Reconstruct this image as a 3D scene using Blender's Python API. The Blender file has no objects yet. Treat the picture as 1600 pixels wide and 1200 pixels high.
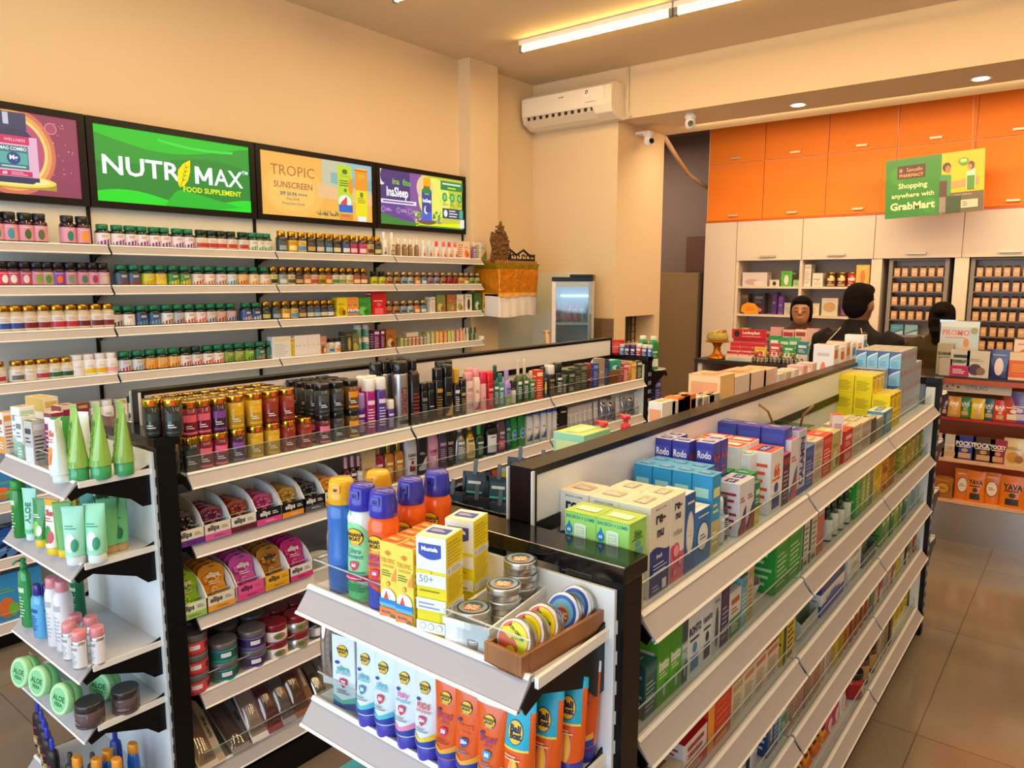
import bpy, bmesh, math, random
from mathutils import Vector, Matrix
random.seed(7)
R = math.radians
SC = bpy.context.scene
COL = SC.collection
# ------------------------------------------------------------------ camera
cam = bpy.data.cameras.new('camera'); CAM = bpy.data.objects.new('camera', cam); COL.objects.link(CAM)
_y, _p, _r = -0.670509, -0.138656, 0.00171
_f = Vector((math.sin(_y)*math.cos(_p), math.cos(_y)*math.cos(_p), math.sin(_p)))
_rt = Vector((math.cos(_y), -math.sin(_y), 0)); _u = _rt.cross(_f)
_r2 = _rt*math.cos(_r) + _u*math.sin(_r); _u2 = -_rt*math.sin(_r) + _u*math.cos(_r)
CAM.matrix_world = Matrix(((_r2.x, _u2.x, -_f.x, 0), (_r2.y, _u2.y, -_f.y, 0), (_r2.z, _u2.z, -_f.z, 1.65), (0, 0, 0, 1)))
cam.sensor_width = 36; cam.lens = 1154/1600*36; cam.clip_start = .05
SC.camera = CAM
# ------------------------------------------------------------------ view, world and daylight
vs = SC.view_settings
vs.view_transform = 'Standard'; vs.look = 'None'; vs.gamma = 1; vs.use_curve_mapping = False
vs.exposure = 0.0
w = bpy.data.worlds.new('sky'); SC.world = w; w.use_nodes = True
wn = w.node_tree.nodes; bg = wn['Background']
bg.inputs[0].default_value = (.72, .85, 1, 1); bg.inputs[1].default_value = .7

def area(name, loc, rot, sx, sy, power, col):
    l = bpy.data.lights.new(name, 'AREA'); l.shape = 'RECTANGLE'; l.size = sx; l.size_y = sy
    l.energy = power; l.color = col
    o = bpy.data.objects.new(name, l); COL.objects.link(o); o.location = loc; o.rotation_euler = rot
    return o
# daylight through the open shop front behind the camera
area('shopfront_daylight', (-1.2, -2.25, 1.45), (R(90), 0, 0), 5.2, 2.5, 125, (.64, .82, 1))
# the ceiling lamps' own light, just below each row of tubes
for _yy in (4.27, 3.09, 1.7, .3):
    for _x in (-2.75, -1.5, -.25, 1.0):
        area('tube_light', (_x, _yy, 3.2), (0, 0, 0), 1.15, .05, 7.2, (1, .76, .46))
area('downlight_glow', (-1.2, 5.75, 2.88), (R(28), 0, 0), 3.2, .2, 46, (1, .74, .44))
area('passage_fill', (-4.2, 7.0, 3.2), (0, 0, 0), .4, .4, 30, (1, .78, .6))  # added fill to lift the dark passage, no visible fixture behind it
area('service_light', (.8, 6.5, 3.2), (0, 0, 0), 1.2, .2, 20, (1, .74, .44))

# ------------------------------------------------------------------ materials
_M = {}
def s2l(c): return c/12.92 if c <= .04045 else ((c+.055)/1.055)**2.4
def rgb(h): return tuple(s2l(int(h[i:i+2], 16)/255) for i in (0, 2, 4))
def mat(h, rough=.45, metal=0, trans=0, emit=0, coat=0, bump=0, noise=0):
    k = (h, rough, metal, trans, emit, coat, bump, noise)
    if k in _M: return _M[k]
    m = bpy.data.materials.new('m_'+h); m.use_nodes = True
    nt = m.node_tree; b = nt.nodes['Principled BSDF']
    c = rgb(h)
    b.inputs['Base Color'].default_value = (*c, 1)
    b.inputs['Roughness'].default_value = rough; b.inputs['Metallic'].default_value = metal
    b.inputs['Transmission Weight'].default_value = trans; b.inputs['Coat Weight'].default_value = coat
    if emit:
        b.inputs['Emission Color'].default_value = (*c, 1); b.inputs['Emission Strength'].default_value = emit
    if bump or noise:
        tc = nt.nodes.new('ShaderNodeTexCoord'); n = nt.nodes.new('ShaderNodeTexNoise')
        n.inputs['Scale'].default_value = bump[0] if bump else noise[0]
        nt.links.new(tc.outputs['Object'], n.inputs['Vector'])
        if bump:
            bp = nt.nodes.new('ShaderNodeBump'); bp.inputs['Strength'].default_value = bump[1]; bp.inputs['Distance'].default_value = .01
            nt.links.new(n.outputs['Fac'], bp.inputs['Height']); nt.links.new(bp.outputs[0], b.inputs['Normal'])
        if noise:
            mx = nt.nodes.new('ShaderNodeMixRGB'); mx.inputs[1].default_value = (*c, 1); mx.inputs[2].default_value = (*rgb(noise[1]), 1)
            nt.links.new(n.outputs['Fac'], mx.inputs[0]); nt.links.new(mx.outputs[0], b.inputs['Base Color'])
    _M[k] = m; return m
def clear(h='ffffff', a=.86, rough=.06):
    """thin clear plastic: see-through with a gloss"""
    k = ('clear', h, a)
    if k in _M: return _M[k]
    m = bpy.data.materials.new('clear_'+h); m.use_nodes = True; nt = m.node_tree
    nt.nodes.remove(nt.nodes['Principled BSDF'])
    t = nt.nodes.new('ShaderNodeBsdfTransparent'); t.inputs[0].default_value = (*rgb(h), 1)
    g = nt.nodes.new('ShaderNodeBsdfGlossy'); g.inputs['Roughness'].default_value = rough
    mx = nt.nodes.new('ShaderNodeMixShader'); mx.inputs[0].default_value = 1-a
    nt.links.new(t.outputs[0], mx.inputs[1]); nt.links.new(g.outputs[0], mx.inputs[2])
    nt.links.new(mx.outputs[0], nt.nodes['Material Output'].inputs[0])
    _M[k] = m; return m
def M_(m): return mat(m) if isinstance(m, str) else m

# ------------------------------------------------------------------ mesh builder
class MB:
    def __init__(s): s.v = []; s.f = []; s.mi = []; s.m = []; s.sm = []
    def mid(s, m):
        m = M_(m)
        if m not in s.m: s.m.append(m)
        return s.m.index(m)
    def add(s, vs, fs, m, smooth=False):
        i = s.mid(m); b = len(s.v); s.v += [tuple(v) for v in vs]
        for f in fs: s.f.append(tuple(b+j for j in f)); s.mi.append(i); s.sm.append(smooth)
        return s
    def box(s, x0, x1, y0, y1, z0, z1, m, skip=''):
        vs = [(x, y, z) for z in (z0, z1) for y in (y0, y1) for x in (x0, x1)]
        fs = {'b': (0, 2, 3, 1), 't': (4, 5, 7, 6), 'f': (0, 1, 5, 4), 'k': (2, 6, 7, 3), 'l': (0, 4, 6, 2), 'r': (1, 3, 7, 5)}
        return s.add(vs, [f for k, f in fs.items() if k not in skip], m)
    def prism(s, pts, axis, a, b, m):
        """extrude a polygon; axis 'x': pts are (y,z); 'y': (x,z); 'z': (x,y)"""
        def p(q, t): return {'x': (t, q[0], q[1]), 'y': (q[0], t, q[1]), 'z': (q[0], q[1], t)}[axis]
        n = len(pts); vs = [p(q, a) for q in pts]+[p(q, b) for q in pts]
        fs = [tuple(range(n))[::-1], tuple(range(n, 2*n))]+[(i, (i+1) % n, n+(i+1) % n, n+i) for i in range(n)]
        return s.add(vs, fs, m)
    def lathe(s, prof, m, n=16, c=(0, 0, 0), sx=1, sy=1, axis='z', smooth=True, capb=True, capt=True):
        vs = []; fs = []
        for r, z in prof:
            for i in range(n):
                a = 2*math.pi*i/n; x, y = r*sx*math.cos(a), r*sy*math.sin(a)
                q = {'z': (x, y, z), 'y': (x, z, y), 'x': (z, x, y)}[axis]
                vs.append((c[0]+q[0], c[1]+q[1], c[2]+q[2]))
        for k in range(len(prof)-1):
            for i in range(n):
                j = (i+1) % n; fs.append((k*n+i, k*n+j, k*n+n+j, k*n+n+i))
        s.add(vs, fs, m, smooth)
        L = len(prof)-1
        cf = []
        if capb: cf.append(tuple(range(n))[::-1])
        if capt: cf.append(tuple(L*n+i for i in range(n)))
        b = len(s.v)-len(vs); i = s.mid(m)
        for f in cf: s.f.append(tuple(b+j for j in f)); s.mi.append(i); s.sm.append(False)
        return s
    def tube(s, pts, r, m, n=8):
        pts = [Vector(p) for p in pts]; vs = []; fs = []
        rs = r if isinstance(r, (list, tuple)) else [r]*len(pts)
        for k, p in enumerate(pts):
            t = (pts[min(k+1, len(pts)-1)]-pts[max(k-1, 0)]).normalized()
            u = t.cross(Vector((0, 0, 1)))
            if u.length < .01: u = t.cross(Vector((1, 0, 0)))
            u.normalize(); v = t.cross(u)
            for i in range(n):
                a = 2*math.pi*i/n; vs.append(p+(u*math.cos(a)+v*math.sin(a))*rs[k])
        for k in range(len(pts)-1):
            for i in range(n):
                j = (i+1) % n; fs.append((k*n+i, k*n+j, k*n+n+j, k*n+n+i))
        fs += [tuple(range(n)), tuple((len(pts)-1)*n+i for i in range(n))[::-1]]
        return s.add(vs, fs, m, True)
    def grid(s, fn, nu, nv, m, smooth=True):
        vs = [fn(i/nu, j/nv) for j in range(nv+1) for i in range(nu+1)]
        fs = [(j*(nu+1)+i, j*(nu+1)+i+1, (j+1)*(nu+1)+i+1, (j+1)*(nu+1)+i) for j in range(nv) for i in range(nu)]
        return s.add(vs, fs, m, smooth)
    def mesh(s, name='mesh', bevel=0):
        me = bpy.data.meshes.new(name); me.from_pydata(s.v, [], s.f)
        for m in s.m: me.materials.append(m)
        me.polygons.foreach_set('material_index', s.mi); me.polygons.foreach_set('use_smooth', s.sm)
        me.update()
        bm = bmesh.new(); bm.from_mesh(me); bmesh.ops.recalc_face_normals(bm, faces=bm.faces)
        if bevel:
            bmesh.ops.remove_doubles(bm, verts=bm.verts, dist=1e-5)
            ed = [e for e in bm.edges if len(e.link_faces) == 2 and e.calc_face_angle() > .6]
            bmesh.ops.bevel(bm, geom=ed, offset=bevel, segments=2, affect='EDGES', profile=.5)
        bm.to_mesh(me); bm.free()
        return me
    def build(s, name, parent=None, bevel=0, loc=(0, 0, 0), label=None):
        o = bpy.data.objects.new(name, s.mesh(name, bevel)); COL.objects.link(o)
        o.location = loc
        if parent: o.parent = parent
        if label: o['label'] = label
        return o
def tag(o, label, cat, group=None, kind=None):
    o['label'] = label; o['category'] = cat
    if group: o['group'] = group
    if kind: o['kind'] = kind
    return o
def struct(o): o['kind'] = 'structure'; return o
def empty(name, loc, label, cat, group=None, rz=0):
    o = bpy.data.objects.new(name, None); COL.objects.link(o); o.empty_display_size = .05
    o.location = loc; o.rotation_euler.z = rz
    return tag(o, label, cat, group)

# ------------------------------------------------------------------ printed art on any surface
_txt = {}
def glyphs(s, bold=0):
    k = (s, bold)
    if k in _txt: return _txt[k]
    c = bpy.data.curves.new('t', 'FONT'); c.body = s; c.size = 1; c.resolution_u = 2; c.offset = bold
    o = bpy.data.objects.new('t', c); COL.objects.link(o)
    me = bpy.data.meshes.new_from_object(o.evaluated_get(bpy.context.evaluated_depsgraph_get()) if False else o)
    vs = [tuple(v.co)[:2] for v in me.vertices]; fs = [tuple(p.vertices) for p in me.polygons]
    bpy.data.objects.remove(o); bpy.data.curves.remove(c); bpy.data.meshes.remove(me)
    x0 = min(v[0] for v in vs); x1 = max(v[0] for v in vs); y0 = min(v[1] for v in vs); y1 = max(v[1] for v in vs)
    _txt[k] = ([((x-x0), (y-y0)) for x, y in vs], fs, x1-x0, y1-y0)
    return _txt[k]
class Art(MB):
    """prints shapes in (u,v) metres on a surface fn(u,v,e)->xyz"""
    def __init__(s, surf, nu=1, nv=1, e0=.0004, de=.00022): super().__init__(); s.s = surf; s.nu = nu; s.nv = nv; s.e = e0; s.de = de
    def on(s, surf, nu=None, nv=None):
        s.s = surf
        if nu: s.nu = nu
        if nv: s.nv = nv
        return s
    def strip(s, us, lo, hi, m):
        e = s.e; nv = s.nv; vs = []; fs = []
        for u in us:
            for j in range(nv+1):
                t = j/nv; vs.append(s.s(u, lo(u)*(1-t)+hi(u)*t, e))
        for i in range(len(us)-1):
            for j in range(nv):
                a = i*(nv+1)+j; fs.append((a, a+nv+1, a+nv+2, a+1))
        s.add(vs, fs, m); s.e += s.de; return s
    def rect(s, u0, u1, v0, v1, m):
        n = max(1, s.nu); return s.strip([u0+(u1-u0)*i/n for i in range(n+1)], lambda u: v0, lambda u: v1, m)
    def quad(s, u0, u1, a0, a1, b0, b1, m):
        n = max(1, s.nu)
        return s.strip([u0+(u1-u0)*i/n for i in range(n+1)], lambda u: a0+(a1-a0)*(u-u0)/(u1-u0), lambda u: b0+(b1-b0)*(u-u0)/(u1-u0), m)
    def curve(s, u0, u1, lo, hi, m, n=14):
        return s.strip([u0+(u1-u0)*i/n for i in range(n+1)], lo, hi, m)
    def ell(s, cu, cv, ru, rv, m, n=12):
        h = lambda u: rv*math.sqrt(max(0, 1-((u-cu)/ru)**2))
        return s.strip([cu-ru*math.cos(math.pi*i/n) for i in range(n+1)], lambda u: cv-h(u), lambda u: cv+h(u), m)
    def shield(s, cu, cv, r, m):
        lo = lambda u: cv-r*1.2*(1-abs((u-cu)/r)**1.7)
        return s.strip([cu-r+2*r*i/10 for i in range(11)], lambda u: lo(u)-r*.1, lambda u: cv+r*.8+.15*r*(1-abs((u-cu)/r)), m)
    def poly(s, pts, m):
        s.add([s.s(u, v, s.e) for u, v in pts], [tuple(range(len(pts)))], m); s.e += s.de; return s
    def text(s, t, cu, cv, h, m, bold=.02, maxw=None, al='c', rot=0, sx=1, lines=None):
        vs, fs, w, hh = glyphs(t, bold); k = h/.72; kx = k*sx
        if maxw and w*kx > maxw: kx = maxw/w; k = min(k, kx*1.5)
        off = {'c': -w*kx/2, 'l': 0, 'r': -w*kx}[al]; c, q = math.cos(rot), math.sin(rot)
        out = []
        for x, y in vs:
            a = x*kx+off; b = (y-hh/2)*k; out.append(s.s(cu+a*c-b*q, cv+a*q+b*c, s.e))
        s.add(out, fs, m); s.e += s.de; return s
    def lines(s, u0, u1, v0, v1, n, m, duty=.4):
        """rows of print too small to read"""
        e = s.e
        for i in range(n):
            a = v0+(v1-v0)*(i+.5)/n; h = (v1-v0)/n*duty/2; r = ((i*37+n*11) % 10)/10
            s.rect(u0, u1-(u1-u0)*.35*r, a-h, a+h, m); s.e = e
        s.e += s.de; return s
    def logo(s, cu, cv, w, bg='ffd21f', ink='1c1c3a'):
        """yellow sun badge with BANANA / BOAT lettering"""
        s.ell(cu, cv, w*.5, w*.46, ink).ell(cu, cv+.01*w, w*.46, w*.42, bg)
        s.curve(cu-w*.36, cu+w*.36, lambda u: cv-w*.46, lambda u: cv-w*.3-(u-cu)**2*1.2/w, 'cdb06a')
        s.text('BANANA', cu, cv+.13*w, w*.2, ink, .03, w*.98); s.text('BOAT', cu, cv-.1*w, w*.19, ink, .03, w*.7); return s
def flat_f(d): return lambda u, v, e: (u, -d/2-e, v)
def flat_r(w): return lambda u, v, e: (w/2+e, u, v)
def flat_l(w): return lambda u, v, e: (-w/2-e, -u, v)
def flat_t(h): return lambda u, v, e: (u, v, h+e)
def cyl(r, c=(0, 0)): return lambda u, v, e: (c[0]+(r+e)*math.sin(u/r), c[1]-(r+e)*math.cos(u/r), v)

# ------------------------------------------------------------------ kits: a kind of product, built once, placed many times
class Kit:
    def __init__(s): s.p = []
    def part(s, name, mb, parent=-1, bevel=0, label=None, loc=(0, 0, 0)):
        s.p.append((name, mb.mesh(name, bevel) if isinstance(mb, MB) else mb, parent, label, loc)); return len(s.p)-1
KITS = {}
def kit(key, fn):
    if key not in KITS: KITS[key] = fn()
    return KITS[key]
def place(k, name, loc, label, cat, group=None, rz=0, tilt=0, sc=1, rx=0):
    if isinstance(loc, (int, float)): raise ValueError
    if len(k.p) == 1:
        root = bpy.data.objects.new(name, k.p[0][1]); COL.objects.link(root)
        objs = [root]
    else:
        root = bpy.data.objects.new(name, None); COL.objects.link(root); root.empty_display_size = .03; objs = []
        for pn, me, pa, lb, lc in k.p:
            o = bpy.data.objects.new(pn, me); COL.objects.link(o); o.parent = root if pa < 0 else objs[pa]
            o.location = lc
            if lb: o['label'] = lb
            objs.append(o)
    root.location = loc; root.rotation_euler = (rx, tilt, rz)
    if sc != 1: root.scale = (sc, sc, sc)
    return tag(root, label, cat, group)
ORD = ['first', 'second', 'third', 'fourth', 'fifth', 'sixth', 'seventh', 'eighth', 'ninth', 'tenth', 'eleventh', 'twelfth', 'thirteenth',
       'fourteenth', 'fifteenth', 'sixteenth', 'seventeenth', 'eighteenth', 'nineteenth', 'twentieth', 'twenty-first', 'twenty-second', 'twenty-third',
       'twenty-fourth', 'twenty-fifth', 'twenty-sixth', 'twenty-seventh', 'twenty-eighth', 'twenty-ninth', 'thirtieth']
def nth(i, n, side='from the left'):
    if n == 1: return ''
    if n == 2: return ['left one of two', 'right one of two'][i]
    if i == 0: return 'leftmost of %d' % n
    if i == n-1: return 'rightmost of %d' % n
    return ORD[i]+' of %d %s' % (n, side)
# ------------------------------------------------------------------ room shell
XW, YB, ZC = -3.96, 5.28, 3.30
wallm = mat('e3cda9', .8, bump=(3, .06)); ceilm = mat('e2ccaa', .85); white = mat('f2f2f0', .5)
def wall(name, *b, m=None): return struct(MB().box(*b, m or wallm).build(name))
def tile_floor():
    m = bpy.data.materials.new('floor_tiles'); m.use_nodes = True; nt = m.node_tree; b = nt.nodes['Principled BSDF']
    tc = nt.nodes.new('ShaderNodeTexCoord'); mp = nt.nodes.new('ShaderNodeMapping'); mp.inputs['Location'].default_value = (.395, .105, 0)
    br = nt.nodes.new('ShaderNodeTexBrick'); br.offset = 0; br.inputs['Scale'].default_value = 1
    br.inputs['Brick Width'].default_value = 1.0; br.inputs['Row Height'].default_value = 1.0; br.inputs['Mortar Size'].default_value = .0025
    br.inputs['Color1'].default_value = (*rgb('8f8170'), 1); br.inputs['Color2'].default_value = (*rgb('8a7b6b'), 1); br.inputs['Mortar'].default_value = (*rgb('6a5a48'), 1)
    nt.links.new(tc.outputs['Object'], mp.inputs[0]); nt.links.new(mp.outputs[0], br.inputs[0])
    n = nt.nodes.new('ShaderNodeTexNoise'); n.inputs['Scale'].default_value = 1.6; n.inputs['Detail'].default_value = 6
    mx = nt.nodes.new('ShaderNodeMixRGB'); mx.blend_type = 'MULTIPLY'; mx.inputs[0].default_value = .25
    nt.links.new(tc.outputs['Object'], n.inputs[0]); nt.links.new(br.outputs[0], mx.inputs[1]); nt.links.new(n.outputs[0], mx.inputs[2])
    nt.links.new(mx.outputs[0], b.inputs['Base Color']); b.inputs['Roughness'].default_value = .12
    return m
struct(MB().box(-6, 3.4, -2.5, 9.2, -.1, 0, tile_floor()).build('floor'))
struct(MB().box(-4.1, 3.4, -2.5, YB+.002, ZC, ZC+.1, ceilm).build('ceiling'))
wall('wall_left', XW-.14, XW, -2.5, YB, 0, ZC)
wall('trim_1', XW, -3.845, 4.334, 4.665, 0, ZC)                       # pilaster on the left wall
wall('wall_back', XW-.14, -3.117, YB, YB+.12, 0, ZC)
wall('trim_2', -3.36, -3.117, YB+.12, 6.07, 0, 1.11); wall('trim_3', -3.36, -3.117, YB+.12, 6.07, 1.355, 2.91)
wall('trim_4', -3.36, -3.117, YB+.12, 5.46, 1.11, 1.355); wall('trim_5', -3.36, -3.117, 5.97, 6.07, 1.11, 1.355)
wall('trim_6', -3.117, 3.3, YB, 6.07, 2.91, ZC)                        # beam over the service opening
wall('wall_right', 3.3, 3.4, -2.5, 9.2, 0, ZC)
wall('wall_front', -4.1, -3.6, -2.5, -2.4, 0, ZC); wall('wall_front_right', 1.6, 3.4, -2.5, -2.4, 0, ZC); wall('wall_front_top', -3.6, 1.6, -2.5, -2.4, 2.75, ZC)
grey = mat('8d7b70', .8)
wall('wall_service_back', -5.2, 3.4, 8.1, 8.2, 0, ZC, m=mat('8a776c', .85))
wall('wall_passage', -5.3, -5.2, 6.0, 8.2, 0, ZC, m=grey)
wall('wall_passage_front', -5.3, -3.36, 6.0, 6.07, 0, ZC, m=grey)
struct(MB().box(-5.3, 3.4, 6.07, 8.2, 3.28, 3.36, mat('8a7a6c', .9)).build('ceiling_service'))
# pass-through opening in the pillar: brown tiles and a steel grid behind
tm = mat('7d6248', .35)
g = MB(); g.box(-3.355, -3.35, 5.46, 5.97, 1.11, 1.355, mat('6f5f4a', .3))
struct(g.build('trim_7'))
g = MB()
for i in range(6): g.box(-3.24, -3.232, 5.49+i*.07, 5.497+i*.07, 1.11, 1.355, '1c1814')
for i in range(4): g.box(-3.245, -3.237, 5.46, 5.86, 1.14+i*.062, 1.147+i*.062, '1c1814')
tag(g.build('window_grille'), 'black steel grille inside the small opening low in the pillar', 'grille')
g = MB()
for i in range(2):
    for j in range(12): g.box(-3.36+i*.122, -3.242+i*.122, YB-.012, YB-.001, 1.347-(j+1)*.112, 1.347-j*.112-.004, tm)
struct(g.build('trim_8', bevel=.001))
g = MB(); g.box(-3.40, -3.117, YB-.004, YB, 0, 1.35, mat('c9b79a', .8)); struct(g.build('trim_9'))
# pale wainscot panels in the corner behind the fridge
struct(MB().box(XW, XW+.012, 4.67, YB, 0, 1.72, mat('dcdccb', .6)).box(XW+.012, -3.40, YB-.012, YB, 0, 1.72, mat('dcdccb', .6)).build('trim_10'))
# half-height partition seen in the dark passage
t = empty('partition_board', (-3.75, 7.3, 0), 'tan partition board standing in the dim passage', 'partition')
MB().box(-.45, .45, 0, .03, 0, 1.74, mat('a08764', .6)).build('board', t, .002)
MB().box(.44, .46, -.005, .035, 0, 1.745, mat('6b5a44', .5)).build('edge_strip', t)
t = empty('storage_box', (-3.45, 7.55, 1.2), 'dull brown box on a dark cabinet beyond the partition', 'box')
MB().box(-.13, .2, 0, .3, .55, .93, mat('6b4a3c', .6)).build('carton', t, .004); MB().box(-.15, .22, -.01, .31, -1.2, .55, mat('3c302a', .6)).build('stand', t, .004)
g = MB(); g.tube([(-3.13, 6.1, 2.90), (-3.2, 6.5, 2.78), (-3.32, 7, 2.7), (-3.4, 7.5, 2.66), (-3.5, 8.1, 2.64)], .022, mat('e8c49a', .5))
tag(g.build('conduit_pipe'), 'pale conduit pipe running along under the passage ceiling', 'pipe')

# ------------------------------------------------------------------ ceiling lamps
def tube_lamp(x0, y, label):
    t = empty('tube_lamp', (x0, y, ZC), label, 'ceiling lamp', 'bare tube lamps on the ceiling')
    MB().box(0, 1.16, -.02, .02, -.035, 0, white).build('fitting', t, .003)
    MB().lathe([(.013, .025), (.014, .03), (.014, 1.13), (.013, 1.135)], mat('ffd080', .3, emit=22), 14, (0, 0, -.062), axis='x').build('tube', t)
    for a in (0, 1.135): MB().box(a, a+.025, -.016, .016, -.08, -.03, '8d8d8d').build('end_holder', t, .002)
names = {4.27: ['leftmost tube lamp of the lit row nearest the beam', 'second tube lamp of the lit row nearest the beam', 'third tube lamp of the row nearest the beam', 'fourth tube lamp of the row nearest the beam']}
for yy in (4.27, 3.09, 1.7, .3):
    for i in range(4):
        if (yy < 3 and i > 2): continue
        nm = names[yy][i] if yy in names else ORD[i]+' tube lamp of the ceiling row %s' % {3.09: 'next after the lit one', 1.7: 'above the middle of the aisle', .3: 'nearest the shop entrance'}[yy]
        tube_lamp(-3.32+i*1.17, yy, nm)
for i, (x, y) in enumerate(((-1.83, 5.61), (-.71, 5.60), (.4, 5.6))):
    t = empty('downlight', (x, y, 2.91), ['round recessed downlight in the beam underside, left one', 'round recessed downlight in the beam underside, right one', 'round recessed downlight in the beam, out past the poster'][i], 'downlight')
    MB().lathe([(.062, -.006), (.06, -.001)], white, 20).build('rim', t); MB().lathe([(.045, -.009), (.044, -.006)], mat('ffeecf', .4, emit=6), 20).build('lens', t)
# dome cameras under the beam
def cctv(x, y, z, label, wall_arm):
    t = empty('security_camera', (x, y, z), label, 'camera')
    MB().lathe([(.042, 0), (.044, -.03), (.03, -.045)], white, 20).build('mount', t)
    MB().lathe([(.001, -.115), (.022, -.11), (.036, -.092), (.04, -.07), (.036, -.05), (.022, -.036)], white, 20).build('housing', t)
    MB().lathe([(.001, .012), (.014, .01), (.022, 0)], mat('141414', .1), 16, (.012, -.040, -.078), axis='y').build('lens', t)
    t.rotation_euler.z = wall_arm
cctv(-2.57, 5.42, 2.91, 'white dome camera under the beam between pillar and downlight', R(10))
cctv(-3.02, 5.60, 2.86, 'white dome camera low on the orange-lit pillar corner', R(50))
MB().box(-3.117, -2.99, 5.56, 5.64, 2.84, 2.862, white).build('camera_bracket')
o = bpy.data.objects['camera_bracket']; o.parent = [x for x in bpy.data.objects if x.get('label', '').startswith('white dome camera low')][0]; o.matrix_parent_inverse = Matrix.Translation((3.02, -5.60, -2.86)); 
o.matrix_parent_inverse = (Matrix.Translation((-3.02, 5.60, 2.86)) @ Matrix.Rotation(R(50), 4, 'Z')).inverted()
# air conditioner
def aircon():
    t = empty('air_conditioner', (-3.49, YB, 2.9), 'white split air conditioner high on the wall beside the pillar', 'air conditioner')
    wm = mat('efe7d8', .35)
    pr = [(0, 0), (0, .27), (-.16, .27), (-.21, .24), (-.215, .10), (-.19, .04), (-.10, 0)]
    MB().prism(pr, 'x', -.43, .43, wm).build('body', t, .008)
    g = MB(); g.prism([(-.2165, .235), (-.2165, .095), (-.214, .095), (-.214, .235)], 'x', -.425, .36, mat('f6efe2', .25)); g.build('front_panel', t)
    g = MB(); g.prism([(-.2, .047), (-.216, .088), (-.21, .09), (-.19, .05)], 'x', -.37, .26, mat('2a2420', .4)); 
    g.build('air_outlet', t)
    for i in range(10): MB().box(-.34+i*.062, -.31+i*.062, -.217, -.2, .055, .086, mat('cfc4b2', .4)).build('vane', t)
    MB().prism([(-.225, .055), (-.155, .012), (-.15, .016), (-.218, .06)], 'x', -.38, .28, wm).build('louvre', t)
    a = Art(lambda u, v, e: (u, -.2168-e, v)); a.text('SHARP', -.03, .2, .012, '5a5550', .02); a.ell(.21, .2, .024, .026, 'ffffff').ell(.21, .205, .014, .016, '222222').ell(.21, .202, .009, .011, 'ffffff').ell(.205, .2, .004, .005, '222222'); a.lines(.2, .3, .125, .135, 1, '8a8278')
    a.build('printed_mark', t)
aircon()
g = MB(); g.tube([(-3.03, YB-.012, 3.29), (-3.03, YB-.012, 2.95), (-3.0, YB-.012, 2.92)], .01, mat('e0d4bd', .6)); tag(g.build('cable_conduit'), 'thin white conduit running down the wall right of the air conditioner', 'conduit')
# ------------------------------------------------------------------ shelving
rail_m = mat('b2aeb2', .35); deck_m = mat('d2d5d8', .45); blk = mat('09090b', .34); blk.node_tree.nodes['Principled BSDF'].inputs['Specular IOR Level'].default_value = .3; acr = clear('f4f8f8', .92)
def shelf(parent, L, D, loc, rz, guard=.05, name='shelf', brk=.09, tiltless=False, endch=False):
    """deck along local x from 0 to L, customer side at local -y (y=-D), deck top at z=0"""
    s = MB().box(.002, L-.002, -D, 0, -.022, 0, deck_m).build(name, parent, 0, loc); s.rotation_euler.z = rz
    r = MB(); r.prism([(-D-.002, .004), (-D-.032, -.034), (-D-.029, -.038), (-D+.006, -.010), (-D+.006, .004)], 'x', .004, L-.004, rail_m)
    r.prism([(-D-.004, .007), (-D-.009, .001), (-D-.004, -.001), (-D+.002, .005)], 'x', .004, L-.004, white); r.prism([(-D-.0325, -.032), (-D-.0355, -.0365), (-D-.030, -.040), (-D-.028, -.036)], 'x', .004, L-.004, white)
    r.build('price_rail', s)
    if guard: MB().box(.01, L-.01, -D+.004, -D+.0055, .002, guard, acr).box(.01, L-.01, -D+.0035, -D+.006, guard, guard+.0012, mat('c9d4d6', .2)).build('clear_guard', s)
    for x in (0, L):
        b = MB(); x0 = x+.0005 if x == 0 else x-.0035
        b.prism([(0, .015), (-.03, .004), (-D, -.004), (-D-.026, -.030), (-D-.018, -.044), (-D+.02, -.03), (-.06, -brk*.72), (-.03, -brk), (0, -brk)], 'x', x0, x0+.003, blk); b.build('bracket', s)
    if endch:
        MB().prism([(-D+.0, .004), (0, .004), (0, -.012), (-D, -.012)], 'x', L+.0005, L+.007, white).build('end_channel', s)
    return s
def post(parent, x0, x1, y0, y1, z1, slots):
    m = MB().box(x0, x1, y0, y1, 0, z1, blk); n = int(z1/.05)
    for i in range(n):
        z = .06+i*.05
        if z > z1-.04: break
        for (a, b, c, d) in slots: m.box(a, b, c, d, z, z+.022, 'b9bcc0')
    m.build('post', parent)
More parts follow.
